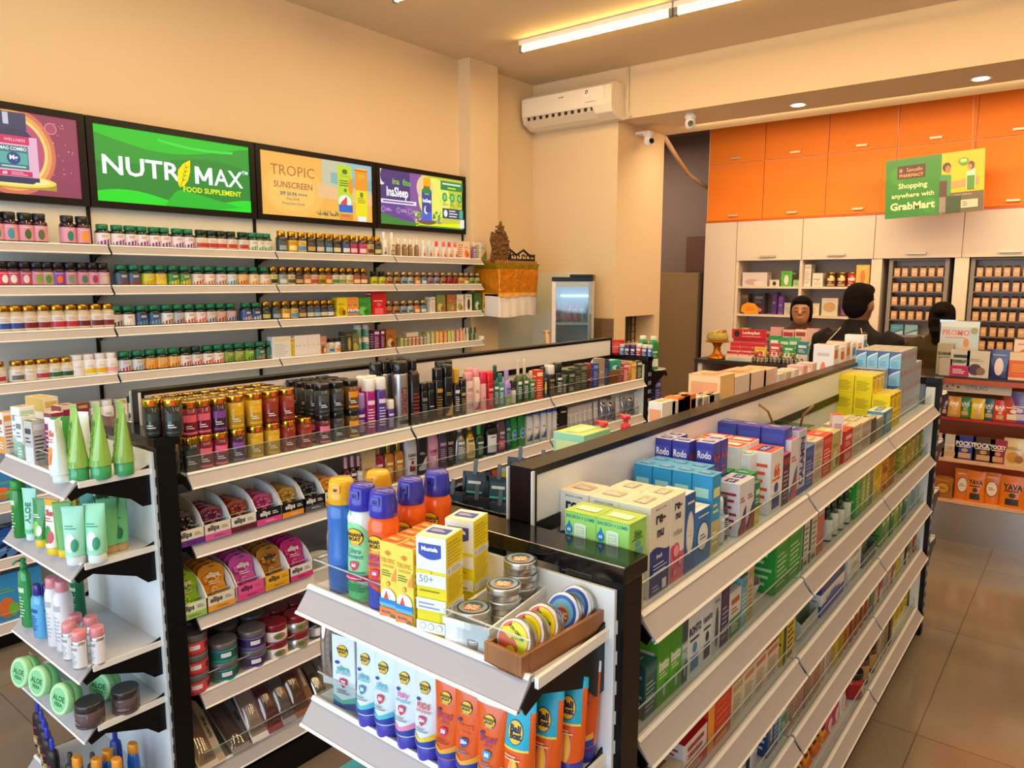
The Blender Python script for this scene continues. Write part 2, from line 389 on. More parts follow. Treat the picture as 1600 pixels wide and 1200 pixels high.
def gondola(xc, label, zr, zl, end_rows, side):
    """double-sided gondola along y from 1.0 to 3.78 with an end unit facing the camera"""
    t = empty('gondola_shelving', (0, 0, 0), label, 'shelving')
    hw = .255
    MB().box(xc-.02, xc+.02, 1.0, 3.76, .02, 1.2, deck_m).build('back_panel', t)
    MB().box(xc-.235, xc+.235, 1.02, 3.75, 0, .10, blk).build('plinth', t)
    # raised header: clear-faced light panel with black rails
    MB().box(xc-.027, xc+.027, 1.016, 3.745, 1.195, 1.222, blk).box(xc-.026, xc+.026, 1.016, 3.745, 1.308, 1.322, blk).box(xc-.026, xc+.026, 1.016, 1.03, 1.2, 1.31, blk).box(xc-.026, xc+.026, 3.73, 3.745, 1.2, 1.31, blk).build('header_frame', t, .001)
    h = MB().box(xc-.024, xc+.024, 1.03, 3.73, 1.222, 1.308, mat('e4e6ec', .12)).build('header_panel', t)
    MB().box(xc-.0295, xc-.026, 1.011, 1.018, 1.2, 1.318, 'dfe3e6').box(xc+.026, xc+.0295, 1.011, 1.018, 1.2, 1.318, 'dfe3e6').build('header_end_trim', t)
    # posts of both end units
    for y0, y1 in ((.945, 1.0), (3.76, 3.815)):
        for sx in (-1, 1):
            a, b = sorted((xc+sx*hw, xc+sx*(hw-.06)))
            sl = [((a+.01), (a+.022), y0-.0015, y0, ), (b-.022, b-.01, y0-.0015, y0)] if y0 < 2 else [((b-.0005), (b+.001), y0+.014, y0+.022), (b-.0005, b+.001, y1-.02, y1-.012)]
            post(t, a, b, y0, y1, 1.2, sl)
    # end caps of the two end units
    MB().box(xc-hw-.004, xc+hw+.004, .938, 1.011, 1.195, 1.222, mat('0d0d10', .12)).build('top_cap', t, .002)
    MB().box(xc-hw-.004, xc+hw+.004, 3.75, 3.82, 1.195, 1.222, mat('0d0d10', .12)).build('top_cap', t, .002)
    MB().box(xc-hw+.005, xc+hw-.012, .936, .944, .05, 1.182, mat('e8eef0', .4)).build('end_panel', t, .001)
    MB().box(xc-hw+.06, xc+hw-.06, 3.815, 3.822, .05, 1.18, mat('e8eef0', .4)).build('end_panel', t, .001)
    MB().box(xc-hw, xc+hw, .73, .95, 0, .1, blk).build('plinth', t)
    # side shelves: three bays of 0.91 m
    for zs, sg in ((zr, 1), (zl, -1)):
        for z in zs:
            base = z == zs[-1]; D = .21
            for k in range(3):
                if sg > 0: shelf(t, .908-(.022 if k == 0 else 0), D, (xc+.02, 1.013+k*.912+(.022 if k == 0 else 0), z), R(90), 0.05)
                else: shelf(t, .908, D, (xc-.02, 1.013+(k+1)*.912, z), R(-90), 0.05)
    for z in end_rows: shelf(t, .496, .19, (xc-.268, .942, z), 0, .05, brk=.10, endch=True)
    for z in (1.13, .9, .66, .42): shelf(t, .506, .17, (xc+.253, 3.822, z), R(180), 0, brk=.10)
    MB().box(xc+.2, xc+.236, 3.74, 3.758, .1, 1.18, mat('e8eef0', .4)).build('inner_side_panel', t)
    # white rear sides of the bays
    return t
XR, XL = -.785, -2.25
gondola(XR, 'long black and white shelving unit on the right, piled with medicine boxes', (1.10, .875, .65, .425, .14), (1.10, .875, .65, .425, .14), (1.115, .905, .66, .40, .14), 1)
gondola(XL, 'long black and white shelving unit in the middle aisle, holding hair products', (1.095, .89, .67, .42, .17), (1.095, .875, .65, .425, .17), (1.132, .912, .628, .457, .16), 1)

# wall shelving: five bays with screens above
UY = [-.217, .695, 1.607, 2.519, 3.431, 4.33]
ZW = [1.81, 1.62, 1.42, 1.195, .95, .67, .415, .12]
def wall_unit():
    t = empty('wall_shelving', (XW, 0, 0), 'long white wall shelving under the lit screens, full of supplement bottles', 'shelving')
    pm = mat('eceee8', .5)
    for i in range(5): MB().box(.012, .03, UY[i]+.006, UY[i+1]-.006, .1, 2.02, pm).build('back_panel', t)
    for y in UY: MB().box(.005, .04, y-.008, y+.008, 0, 2.02, blk).build('upright', t)
    for i in range(5):
        for z in ZW: shelf(t, UY[i+1]-UY[i]-.002, .195, (.03, UY[i]+.001, z), R(90), .0 if z > 1 else .04, brk=.07)
    MB().box(.01, .2, UY[0], UY[-1], 0, .1, blk).build('plinth', t)
wall_unit()

# ------------------------------------------------------------------ screens
def screen(i, label, paint):
    y0, y1 = UY[i]+.003, UY[i+1]-.003; W = y1-y0; H = .40
    t = empty('display_screen', (XW+.06, (y0+y1)/2, 2.005), label, 'screen', None, R(90))
    MB().box(-W/2, W/2, -.0, .045, 0, H+.03, blk).build('housing', t, .003)
    f = MB(); b = .032
    f.box(-W/2, W/2, -.012, 0, 0, b, blk).box(-W/2, W/2, -.012, 0, H+.03-b, H+.03, blk).box(-W/2, -W/2+b, -.012, 0, b, H+.03-b, blk).box(W/2-b, W/2, -.012, 0, b, H+.03-b, blk)
    f.build('frame', t)
    global EW, EH
    EW, EH = W-2*b, H+.03-2*b
    a = Art(lambda u, v, e: (u, -.002-e, v+b), 1, 1, .0002, .0004)
    paint(a, EW, EH); a.build('picture', t)
def em(h, s=1.0):
    m = mat(h, .35, emit=s); m.node_tree.nodes['Principled BSDF'].inputs['Base Color'].default_value = (.01, .01, .012, 1); return m
def p_mag(a, W, H):
    a.rect(-W/2, W/2, 0, H, em('a84a68')); a.rect(-W/2, W/2, 0, H*.22, em('92405a'))
    a.quad(0, W/2, H*.2, H*.2, H, H, em('98425f'))
    x = W*.17; 
    for k, c in ((.62, 'd9785a'), (.56, 'f0a860'), (.50, 'ffd880'), (.455, 'c2567a')): a.ell(x, H*.52, H*k*.78, H*k*.86, em(c), 20)
    a.curve(x-.17, x+.17, lambda u: H*.07, lambda u: H*.16, em('b8923c')); a.ell(x, H*.16, .17, .028, em('f6dc60')); a.ell(x, H*.165, .145, .02, em('ffee9a'))
    a.curve(x-.1, x+.1, lambda u: H*.16-(.01 if abs(u-x) < .08 else 0), lambda u: H*.80-max(0, abs(u-x)-.05)*1.1, em('353a5a'))
    a.rect(x-.062, x+.062, H*.78, H*.98, em('3c4464')); a.rect(x-.03, x-.008, H*.83, H*.97, em('c8ccd8'))
    a.rect(x-.1, x+.1, H*.21, H*.70, em('e8b8d0')); a.rect(x-.068, x+.068, H*.6, H*.7, em('d43468')); a.text('WELLNESS', x+.01, H*.65, .013, em('f4c8d8'), .01)
    a.rect(x-.06, x+.06, H*.3, H*.58, em('3a7a80')); a.rect(x-.056, x+.056, H*.36, H*.5, em('5cb0a8')); a.text('MAG COMBO', x, H*.545, .015, em('ffffff'), .02, .108)
    a.ell(x, H*.43, .027, .027, em('2c4a8c'), 16); a.text('Mg', x, H*.43, .02, em('ffffff'), .03); a.lines(x-.05, x+.05, H*.31, H*.35, 1, em('cfe0e0'))
    a.rect(x-.07, x+.07, H*.215, H*.28, em('d43468')); a.text('60', x-.04, H*.248, .014, em('ffffff'), .02); a.lines(x-.015, x+.055, H*.225, H*.27, 2, em('f4c8d8'))
    e = a.e
    rr = random.Random(3)
    for k in range(26): a.ell(x+.12+rr.random()*.13, H*(.25+.7*rr.random()), .0022, .0022, em('ffb0b8'), 4); a.e = e
    a.ell(x+.16, H*.84, .026, .026, em('e88a90'), 16); a.ell(x+.16, H*.84, .022, .022, em('b2506e'), 16)
def p_nutri(a, W, H):
    a.rect(-W/2, W/2, 0, H, em('1f8a34'))
    a.curve(-W/2, W/2, lambda u: H*.62+.10*math.sin(u*6+.5)*H, lambda u: H, em('1f9c34'), 24)
    a.curve(-W/2, W/2, lambda u: H*.86-.12*H*math.sin(u*5.2+1.9), lambda u: H, em('18c42e'), 24)
    a.curve(-W*.12, W*.38, lambda u: H*.86-.9*(u+.02)*(.33-u)*H, lambda u: H*.885-.86*(u+.02)*(.33-u)*H+.004, em('2ee04a'), 20)
    a.curve(-W/2, W/2, lambda u: 0, lambda u: H*(.11+.07*math.sin(u*9-2.2)), em('14e02a'), 24)
    a.curve(-W*.1, W/2, lambda u: H*(.02+.05*math.sin(u*9-2.2)), lambda u: max(H*(.02+.05*math.sin(u*9-2.2)), H*(.26*math.sin(min(1, (u+W*.1)/(W*.12))*1.57)-.55*max(0, u+.0))), em('18bc30'), 20)
    wt = em('f4fff8', 1.1)
    x0 = -W*.46; 
    a.text('NUTR', x0, H*.49, H*.25, wt, .02, W*.47, 'l', sx=1.16); a.text('AX', W*.236, H*.485, H*.25, wt, .012, W*.21, 'l')
    m0, m1, lo, hi, t_ = W*.105, W*.225, H*.36, H*.61, W*.026
    e = a.e; a.rect(m0, m0+t_, lo, hi, wt); a.rect(m1-t_, m1, lo, hi, wt); a.poly([(m0, hi), (m0+t_, hi), ((m0+m1)/2+t_*.45, lo+H*.05), ((m0+m1)/2-t_*.45, lo+H*.05)], wt); a.poly([(m1, hi), (m1-t_, hi), ((m0+m1)/2-t_*.45, lo+H*.05), ((m0+m1)/2+t_*.45, lo+H*.05)], wt); a.e = e+.0004
    a.text('TM', W*.44, H*.60, H*.055, wt, .01, .05, 'l')
    lf = [(0, -.5), (.14, -.42), (.26, -.22), (.34, .1), (.36, .52), (.14, .36), (-.02, .12), (-.06, -.2), (-.04, -.38)]
    a.poly([(W*.0+p[0]*H*.5, H*.48+p[1]*H*.4) for p in lf], em('ffe800'))
    a.poly([(W*.0+p[0]*H*.5, H*.48+p[1]*H*.4) for p in ((0, -.5), (.3, .38), (.035, -.45))], em('5a6a10'))
    e = a.e
    for k in range(4):
        a.e = e; u, v = W*.015+(.05+.055*k)*H*.32, H*.48+(-.3+.17*k)*H*.36
        a.poly([(u, v), (u+.026, v+.018), (u+.002, v+.006)], em('5a6a10')); a.e = e; a.poly([(u, v), (u-.004, v+.03), (u+.004, v+.006)], em('5a6a10'))
    a.text('FOOD SUPPLEMENT', W*.225, H*.265, H*.075, em('eeff20'), .02, W*.41)
def p_tropic(a, W, H):
    a.rect(-W/2, W/2, 0, H, em('f5b754'))
    a.ell(-W*.22, H*.42, W*.26, H*.42, em('f8c060'), 20); a.ell(-W*.24, H*.4, W*.2, H*.3, em('fbc765'), 20)
    a.quad(W*.02, W/2, H*.5, H*.42, H, H, em('c9c8a8')); a.quad(W*.1, W/2, H*.62, H*.55, H*.8, H*.8, em('8fb7b0')); a.quad(-W*.02, W/2, H*.36, H*.3, H*.58, H*.5, em('eec28a')); a.rect(W*.25, W/2, H*.75, H, em('9cc0d0'))
    a.text('TROPIC', -W*.235, H*.73, H*.17, em('c06a3c'), .0, W*.40, sx=1.05); a.text('SUNSCREEN', -W*.235, H*.5, H*.1, em('b05a50'), .012, W*.33)
    a.text('SPF 50 PA ++++', -W*.235, H*.36, H*.06, em('2c5a78'), .02, W*.23); a.text('Flax DHA', -W*.24, H*.28, H*.045, em('4a5a60'), .0, W*.11); a.text('Protection Shield', -W*.24, H*.205, H*.045, em('4a5a60'), .0, W*.2)
    rr = random.Random(5); e = a.e
    for k in range(30):
        a.e = e; u = -W*.02+rr.random()*W*.2; an = rr.random()*3.14; a.poly([(u, .02), (u+.04*math.cos(an), .02+.04*math.sin(an)), (u+.012, .024)], em(rr.choice(['7a7a3c', '4c6a58', '9a8a4a'])))
    a.e += .0004
    x = W*.23; a.rect(x-.058, x+.058, 0, H*.95, em('c2dd3a')); a.ell(x, H*.84, .022, .016, em('5a7a20')); a.text('TROPIC', x, H*.76, .016, em('c88a20'), .0, .1); a.lines(x-.045, x+.045, H*.58, H*.7, 3, em('4a6a20')); a.ell(x+.045, H*.6, .02, .05, em('f59a30'))
    a.ell(x, H*.52, .012, .012, em('5a8a30')); a.ell(x-.005, H*.33, .052, .04, em('f4f0ea')); a.quad(x-.04, x+.01, H*.26, H*.26, H*.3, H*.42, em('e0483c')); a.rect(x-.056, x+.056, H*.14, H*.27, em('2a6ac8')); a.rect(x-.056, x+.056, H*.01, H*.12, em('f08a38')); a.text('flax DHA', x, H*.08, .012, em('2a4a8c'), .01, .07)
    x = W*.385; a.quad(x-.048, x+.048, H*.08, H*.08, H*.93, H*.93, em('f0e020')); a.rect(x-.052, x+.052, H*.55, H*.9, em('f59a2c')); a.rect(x-.054, x+.054, H*.88, H*.91, em('e07018')); a.ell(x, H*.8, .03, .012, em('d8c030')); a.ell(x, H*.47, .014, .018, em('6a8a30')); a.lines(x-.034, x+.034, H*.32, H*.42, 3, em('7a8a30')); a.rect(x-.036, x+.036, 0, H*.09, em('eef0e6'))
def p_sleep(a, W, H):
    a.rect(-W/2, W/2, 0, H, em('c9d040')); a.rect(-W/2, -W*.1, 0, H, em('6a4a94')); a.quad(-W*.22, -W*.02, H*.2, H*.05, H, H*1, em('8a5aa0')); a.ell(W*.14, H*.55, W*.2, H*.42, em('f0f070'), 20); a.ell(W*.02, H*.75, W*.1, H*.24, em('f0d0a0'), 16)
    a.rect(-W/2, -W*.16, H*.45, H, em('4c3c78')); a.ell(-W*.475, H*.86, .035, .055, em('f6f2f0'), 16); a.ell(-W*.455, H*.885, .03, .05, em('4c3c78'), 16)
    a.text('ina', -W*.36, H*.80, H*.115, em('9ae020'), .01, W*.11, 'l'); a.text('fito', -W*.245, H*.80, H*.115, em('7ae028'), .01, W*.12, 'l')
    a.text('InaSleep', -W*.305, H*.58, H*.17, em('ffffff'), .03, W*.33, sx=.72); a.rect(-W*.49, -W*.09, H*.385, H*.46, em('f0e8f4')); a.lines(-W*.47, -W*.11, H*.39, H*.455, 1, em('5a4a8c'), .35)
    for k in (-.47, -.3, -.17): a.ell(W*k, H*.27, .017, .019, em('d8c8f0')); a.ell(W*k, H*.27, .014, .016, em('7a4a98')); a.lines(W*(k+.03), W*(k+.1), H*.24, H*.3, 2, em('d8c8f0'))
    rr = random.Random(9); e = a.e
    for k in range(70):
        a.e = e+.0004*(k % 2); u = -W*.12+rr.random()*W*.34; v = H*(.08+.22*rr.random()); a.ell(u, v, .007+.008*rr.random(), .005+.007*rr.random(), em(rr.choice(['5aa820', '9ad030', 'd0e060', '3c8a20', 'c870b0'])), 5)
    for k in range(40):
        a.e = e+.0004*(k % 2); u = W*(.2+.28*rr.random()); v = H*(.2+.5*rr.random()); a.ell(u, v, .008, .005, em(rr.choice(['8ac830', 'b0e040', 'e0f070'])), 5)
    a.e = e+.001
    a.curve(-W/2, W/2, lambda u: 0, lambda u: H*(.2-.16*(u/W+.5)-.1*math.sin((u/W+.5)*3.1)+.1*(u/W+.5)**2), em('3a8a3c'), 20); a.curve(-W*.1, W/2, lambda u: H*max(.0, .03+.0*u), lambda u: H*(.02+.14*(u/W+.1)**1.2+.03) if u > -W*.1 else 0, em('f0f010'), 14); a.curve(0, W/2, lambda u: 0, lambda u: H*(.06*(u/W)), em('2c9a48'), 10)
    x = W*.03; a.ell(x, H*.1, .085, .02, em('7a5a3c')); a.rect(x-.05, x+.05, H*.12, H*.7, em('3c4a9c')); a.curve(x-.05, x+.05, lambda u: H*.66, lambda u: H*.7+.03*(1-((u-x)/.05)**2), em('2c8a48')); a.rect(x-.05, x+.05, H*.12, H*.3, em('4a68d8')); a.rect(x-.032, x+.032, H*.75, H*.79, em('a86a10')); a.rect(x-.036, x+.036, H*.79, H*.95, em('ffb010'))
    a.text('InaSleep', x, H*.5, .026, em('ffffff'), .04, .085, sx=.8); a.ell(x-.01, H*.33, .022, .03, em('f6f2f0')); a.ell(x+.002, H*.35, .02, .028, em('3c4a9c')); a.text('inafito', x, H*.64, .014, em('b0e030'), .02, .06)
    a.rect(W*.2, W*.49, H*.76, H*.94, em('2c8a4c')); a.lines(W*.22, W*.47, H*.86, H*.91, 1, em('eaf6ea'), .6); a.lines(W*.29, W*.40, H*.785, H*.83, 1, em('d8f030'), .6)
    for k in (.25, .345, .44): a.ell(W*k, H*.62, .027, .033, em('2c9a4c')); a.ell(W*k, H*.62, .016, .02, em('8ad080')); a.lines(W*(k-.03), W*(k+.03), H*.45, H*.52, 2, em('6a8a30'))
    a.rect(W*.215, W*.49, H*.2, H*.4, em('3a4660')); a.ell(W*.255, H*.3, .02, .026, em('eef0f4')); a.lines(W*.3, W*.41, H*.22, H*.38, 3, em('e8eaf0')); a.rect(W*.435, W*.48, H*.22, H*.38, em('4ab890')); a.rect(W*.445, W*.5, H*.03, H*.2, em('e6ecec'))
screen(1, 'lit screen showing a dark pill bottle on a pink glowing backdrop', p_mag)
screen(2, 'lit screen with a bright green food supplement advert and yellow leaf', p_nutri)
screen(3, 'lit screen with an orange beach sunscreen advert', p_tropic)
screen(4, 'lit screen with a purple and yellow sleep supplement advert, rightmost', p_sleep)
screen(0, 'lit screen with a pink advert, out past the left picture edge', p_mag)
# ------------------------------------------------------------------ product kinds
def wrapcol(c):
    """colour text -> material; 'g:' gold metal, 's:' silver metal, 'c:' clear tinted plastic, 'f:' shiny foil"""
    if not isinstance(c, str): return c
    if c[:2] == 'g:': return mat(c[2:], .22, metal=1)
    if c[:2] == 's:': return mat(c[2:], .3, metal=.9)
    if c[:2] == 'c:': return mat(c[2:], .08, coat=.5)
    if c[:2] == 'v:': return clear(c[2:], .75)
    if c[:2] == 'f:': return mat(c[2:], .22, coat=.4)
    return mat(c, .35)
_M0 = M_
def M_(m): return wrapcol(m) if isinstance(m, str) else m

ARTS = {}
def art(name):
    def d(fn): ARTS[name] = fn; return fn
    return d
# each art draws on a panel w wide, h tall, u centred, v from v0; c = list of colours
@art('plain')
def _(a, w, h, v, c, t): pass
@art('low')
def _(a, w, h, v, c, t):
    a.rect(-w/2, w/2, v, v+h*.42, c[0]); a.rect(-w*.35, w*.35, v+h*.72, v+h*.84, c[1]); a.lines(-w*.35, w*.3, v+h*.5, v+h*.66, 2, c[1]); a.lines(-w*.35, w*.3, v+h*.1, v+h*.3, 3, 'f4f4f4')
    if t: a.text(t, 0, v+h*.6, h*.09, c[1], .03, w*.85)
@art('top')
def _(a, w, h, v, c, t):
    a.rect(-w/2, w/2, v+h*.72, v+h, c[0]); a.lines(-w*.38, w*.38, v+h*.3, v+h*.6, 4, c[1]); a.rect(-w/2, w/2, v+h*.02, v+h*.1, c[0])
    if t: a.text(t, 0, v+h*.86, h*.12, 'ffffff', .03, w*.85)
@art('oval')
def _(a, w, h, v, c, t):
    a.ell(0, v+h*.5, w*.38, h*.28, c[1]); a.ell(0, v+h*.5, w*.33, h*.25, c[0]); a.lines(-w*.2, w*.22, v+h*.44, v+h*.56, 2, c[1]); a.lines(-w*.35, w*.35, v+h*.86, v+h*.93, 1, c[0])
@art('stripe')
def _(a, w, h, v, c, t):
    a.rect(-w/2, -w*.25, v, v+h, c[0]); a.lines(-w*.15, w*.4, v+h*.2, v+h*.85, 6, c[1]); a.rect(-w*.15, w*.3, v+h*.05, v+h*.13, c[0])
    if t: a.text(t, .1*w, v+h*.55, w*.3, c[1], .03, h*.7, rot=R(90))
@art('swoosh')
def _(a, w, h, v, c, t):
    a.curve(-w/2, w/2, lambda u: v, lambda u: v+h*(.34+.2*math.sin(u/w*3)), c[0]); a.curve(-w/2, w/2, lambda u: v, lambda u: v+h*(.22+.18*math.sin(u/w*3)), c[1]); a.lines(-w*.38, w*.3, v+h*.62, v+h*.74, 2, c[1])
    if t: a.text(t, 0, v+h*.84, h*.1, c[1], .03, w*.85)
@art('print')
def _(a, w, h, v, c, t):
    a.rect(-w*.42, w*.42, v+h*.8, v+h*.93, c[0]); a.lines(-w*.4, w*.4, v+h*.1, v+h*.7, 7, c[1], .35)
    if t: a.text(t, 0, v+h*.865, h*.09, c[1] if c[0] == 'ffffff' else 'ffffff', .03, w*.8)
@art('name')
def _(a, w, h, v, c, t):
    a.rect(-w*.3, w*.3, v+h*.06, v+h*.28, c[0]); a.ell(0, v+h*.4, w*.16, h*.08, c[0])
    if t: a.text(t, 0, v+h*.68, min(h*.2, w*.32), c[1], .04, w*.88)
    a.lines(-w*.38, w*.3, v+h*.5, v+h*.58, 1, c[1])
@art('vname')
def _(a, w, h, v, c, t):
    a.rect(-w/2, w/2, v, v+h*.1, c[0]); a.text(t or 'Y', 0, v+h*.52, w*.5, c[1], .04, h*.75, rot=R(90))
@art('fruit')
def _(a, w, h, v, c, t):
    a.ell(-w*.1, v+h*.3, w*.3, h*.22, c[0]); a.ell(w*.16, v+h*.24, w*.2, h*.15, c[1]); a.lines(-w*.4, w*.3, v+h*.6, v+h*.72, 2, c[1])
    if t: a.text(t, 0, v+h*.83, h*.14, c[1], .04, w*.88)
@art('renu')
def _(a, w, h, v, c, t):
    a.curve(-w/2, w/2, lambda u: v, lambda u: v+h*(.50+.035*math.sin(-u/w*5+.4)), c[0]); a.text('BAUSCH + LOMB', 0, v+h*.955, h*.022, '20305a', .0, w*.7)
    a.text('re-', 0, v+h*.84, h*.135, '16183a', .03, w*.84); a.text('nu', 0, v+h*.68, h*.115, '16183a', .03, w*.84)
    a.text('fresh', -w*.05, v+h*.43, h*.05, 'f2f4ff' if c[0] != 'e87c9c' else '9a8a90', .02, w*.5); a.lines(-w*.35, w*.35, v+h*.24, v+h*.36, 3, 'b8c4ee'); a.rect(w*.12, w*.34, v+h*.03, v+h*.14, 'e8ecf2'); a.lines(-w*.38, w*.02, v+h*.04, v+h*.12, 2, 'b8c4ee')
@art('relax')
def _(a, w, h, v, c, t):
    a.curve(-w/2, w/2, lambda u: v, lambda u: v+h*(.38+.06*math.sin(-u/w*5)), 'e06a8c'); a.text('re-', 0, v+h*.88, h*.11, '16183a', .03, w*.84); a.text('nu', 0, v+h*.765, h*.095, '16183a', .03, w*.84); a.text('relax', 0, v+h*.58, h*.08, '8a8478', .0, w*.75)
    for (x, y, q) in ((-.1, .36, .24), (.2, .22, .17), (-.2, .12, .12)): a.ell(w*x, v+h*y, w*q, w*q*1.1, 'd8486a'); a.ell(w*x, v+h*y, w*q*.75, w*q*.8, 'eda0b2')
@art('bausch')
def _(a, w, h, v, c, t):
    a.text('BAUSCH + LOMB', 0, v+h*.88, h*.085, '2f9a86', .03, w*.92); a.poly([(-w*.36, v+h*.78), (-w*.46, v+h*.52), (-w*.36, v+h*.4), (-w*.26, v+h*.52)], '1c8ad0'); a.ell(-w*.36, v+h*.53, w*.115, h*.13, '1c8ad0'); a.text('60', -w*.36, v+h*.53, h*.08, 'ffffff', .03, w*.14)
    a.curve(-w*.18, w*.2, lambda u: v+h*.22, lambda u: v+h*(.74-.02*(1 if abs(u) > w*.12 else 0)), 'e6f7df'); a.rect(-w*.12, w*.14, v+h*.3, v+h*.66, 'c8e8bc'); a.lines(-w*.1, w*.12, v+h*.34, v+h*.62, 4, 'f2fff0')
    a.curve(-w*.4, w*.42, lambda u: v+h*.02, lambda u: v+h*(.17-.9*(u/w)**2*.3), 'e2f5d8'); a.lines(-w*.3, w*.3, v+h*.04, v+h*.12, 2, '6ab87a')
    for s in (-1, 1): a.rect(s*w*.26-.001, s*w*.26+.001, v+h*.26, v+h*.4, '4a6a4a')
@art('mustela')
def _(a, w, h, v, c, t):
    a.rect(-w/2, w/2, v+h*.66, v+h, 'eef3f6'); a.rect(-w*.42, w*.34, v+h*.83, v+h*.93, '3a4fb4'); a.curve(-w*.42, w*.34, lambda u: v+h*(.775+.045*(u/w*2.4)**2), lambda u: v+h*.84, '3a4fb4'); a.text('Mustela', -w*.04, v+h*.88, h*.042, 'ffffff', .04, w*.66)
    a.rect(-w/2, w/2, v+h*.50, v+h*.63, 'eef3f6'); a.text('50+', -w*.16, v+h*.575, h*.075, '8a9aa8', .0, w*.55); a.rect(-w/2, 0, v+h*.63, v+h*.665, 'f4e21a'); a.lines(-w*.4, w*.3, v+h*.44, v+h*.47, 1, '9a8a20')
    a.rect(-w/2, w/2, v+h*.26, v+h*.38, 'eef3f6'); a.lines(-w*.42, w*.35, v+h*.27, v+h*.35, 2, '9aa4b4'); a.rect(-w/2, w/2, v+h*.04, v+h*.15, 'eef3f6')
    for k in (-.28, 0, .28): a.ell(w*k, v+h*.1, w*.11, w*.11, 'c8cdb0'); a.ell(w*k, v+h*.1, w*.085, w*.085, 'eef3f6')
@art('mustela_side')
def _(a, w, h, v, c, t):
    a.lines(-w*.45, w*.45, v+h*.72, v+h*.96, 7, 'c2a80c', .35); a.rect(-w/2, w/2, v+h*.63, v+h*.70, 'e8eef2'); a.text('f', -w*.38, v+h*.665, h*.035, '3a4fb4', .05); a.lines(-w*.25, w*.45, v+h*.64, v+h*.69, 2, '9aa4c4'); a.lines(-w*.45, w*.45, v+h*.36, v+h*.61, 9, 'c2a80c', .35)
    a.rect(-w/2, w/2, v+h*.26, v+h*.33, 'e8eef2'); a.text('f', -w*.38, v+h*.295, h*.035, '3a4fb4', .05); a.lines(-w*.25, w*.45, v+h*.27, v+h*.32, 2, '9aa4c4'); a.lines(-w*.45, w*.45, v+h*.04, v+h*.24, 7, 'c2a80c', .35)
@art('tropic')
def _(a, w, h, v, c, t):
    a.ell(0, v+h*.87, w*.2, h*.028, 'e8a41c'); a.ell(0, v+h*.87, w*.08, h*.034, 'd88a1c'); a.text('TROPIC', 0, v+h*.77, h*.06, 'e8a43c', .02, w*.86); a.text('SUNSCREEN', 0, v+h*.70, h*.03, 'e8a43c', .02, w*.7)
    a.lines(-w*.38, w*.2, v+h*.56, v+h*.65, 3, '5a7a3a', .35); a.curve(w*.22, w*.5, lambda u: v+h*(.52-.0), lambda u: v+h*(.56+.55*(u/w-.22)), 'f29a4c'); a.ell(0, v+h*.47, w*.1, h*.033, 'd8683c'); a.ell(0, v+h*.47, w*.07, h*.024, 'f0dc5a')
    a.ell(w*.02, v+h*.3, w*.44, h*.11, 'f6f1ea'); a.poly([(-w*.28, v+h*.25), (w*.1, v+h*.22), (-w*.08, v+h*.38)], 'e8503c'); a.rect(-w/2, w/2, v+h*.2, v+h*.27, '2f8ad8'); a.rect(-w/2, w/2, v+h*.17, v+h*.215, '68b8e8'); a.rect(-w/2, w/2, v, v+h*.155, 'f08a48'); a.text('flax DHA', -w*.08, v+h*.1, h*.028, '3a4a9c', .03, w*.6); a.ell(w*.3, v+h*.06, w*.16, h*.03, '7a7a3c')
@art('bbspray')       # aerosol: badge, name, shield, lower colour
def _(a, w, h, v, c, t):
    nm, sub, low, ink, num = c
    a.curve(-w/2, w/2, lambda u: v, lambda u: v+h*(.22-.16*u/w), low); a.logo(0, v+h*.74, w*.5); a.text(nm, 0, v+h*.58, h*.055, ink, .01, w*.62); a.text(sub, 0, v+h*.52, h*.05, ink, .01, w*.62); a.shield(0, v+h*.42, w*.11, 'd8305c'); a.text(num, 0, v+h*.42, h*.035, 'ffffff', .04, w*.16)
    a.lines(-w*.28, w*.28, v+h*.32, v+h*.35, 1, ink)
    if nm == 'Ultra': a.rect(-w/2, w/2, v+h*.235, v+h*.30, 'd02450'); a.lines(-w*.25, w*.2, v+h*.25, v+h*.285, 1, 'f4c8d4'); a.lines(-w*.3, w*.3, v+h*.1, v+h*.2, 3, '2f8a5c')
    else: a.lines(-w*.2, w*.26, v+h*.26, v+h*.31, 2, 'b04a80')
@art('bbtube')
def _(a, w, h, v, c, t):
    nm, sub, low, ink, num, sh = c
    a.curve(-w/2, w/2, lambda u: v, lambda u: v+h*(.1+.16*abs(u/w+.1)), low); a.curve(-w/2, w/2, lambda u: v, lambda u: v+h*(.05+.10*abs(u/w+.1)), '2c48a8'); a.logo(-w*.02, v+h*.8, w*.48)
    a.ell(-w*.26, v+h*.63, w*.1, h*.022, '2c48a8'); a.text(nm, 0, v+h*.56, h*.075, ink, .03, w*.68); a.text(sub, 0, v+h*.49, h*.055, ink if nm != 'baby' else '58b8c8', .01, w*.66); a.shield(0, v+h*.37, w*.16, sh); a.text(num, 0, v+h*.37, h*.05, 'ffffff', .05, w*.26)
    a.lines(-w*.3, w*.3, v+h*.2, v+h*.27, 2, '7a8a9a' if ink != 'b03868' else '8a3018')
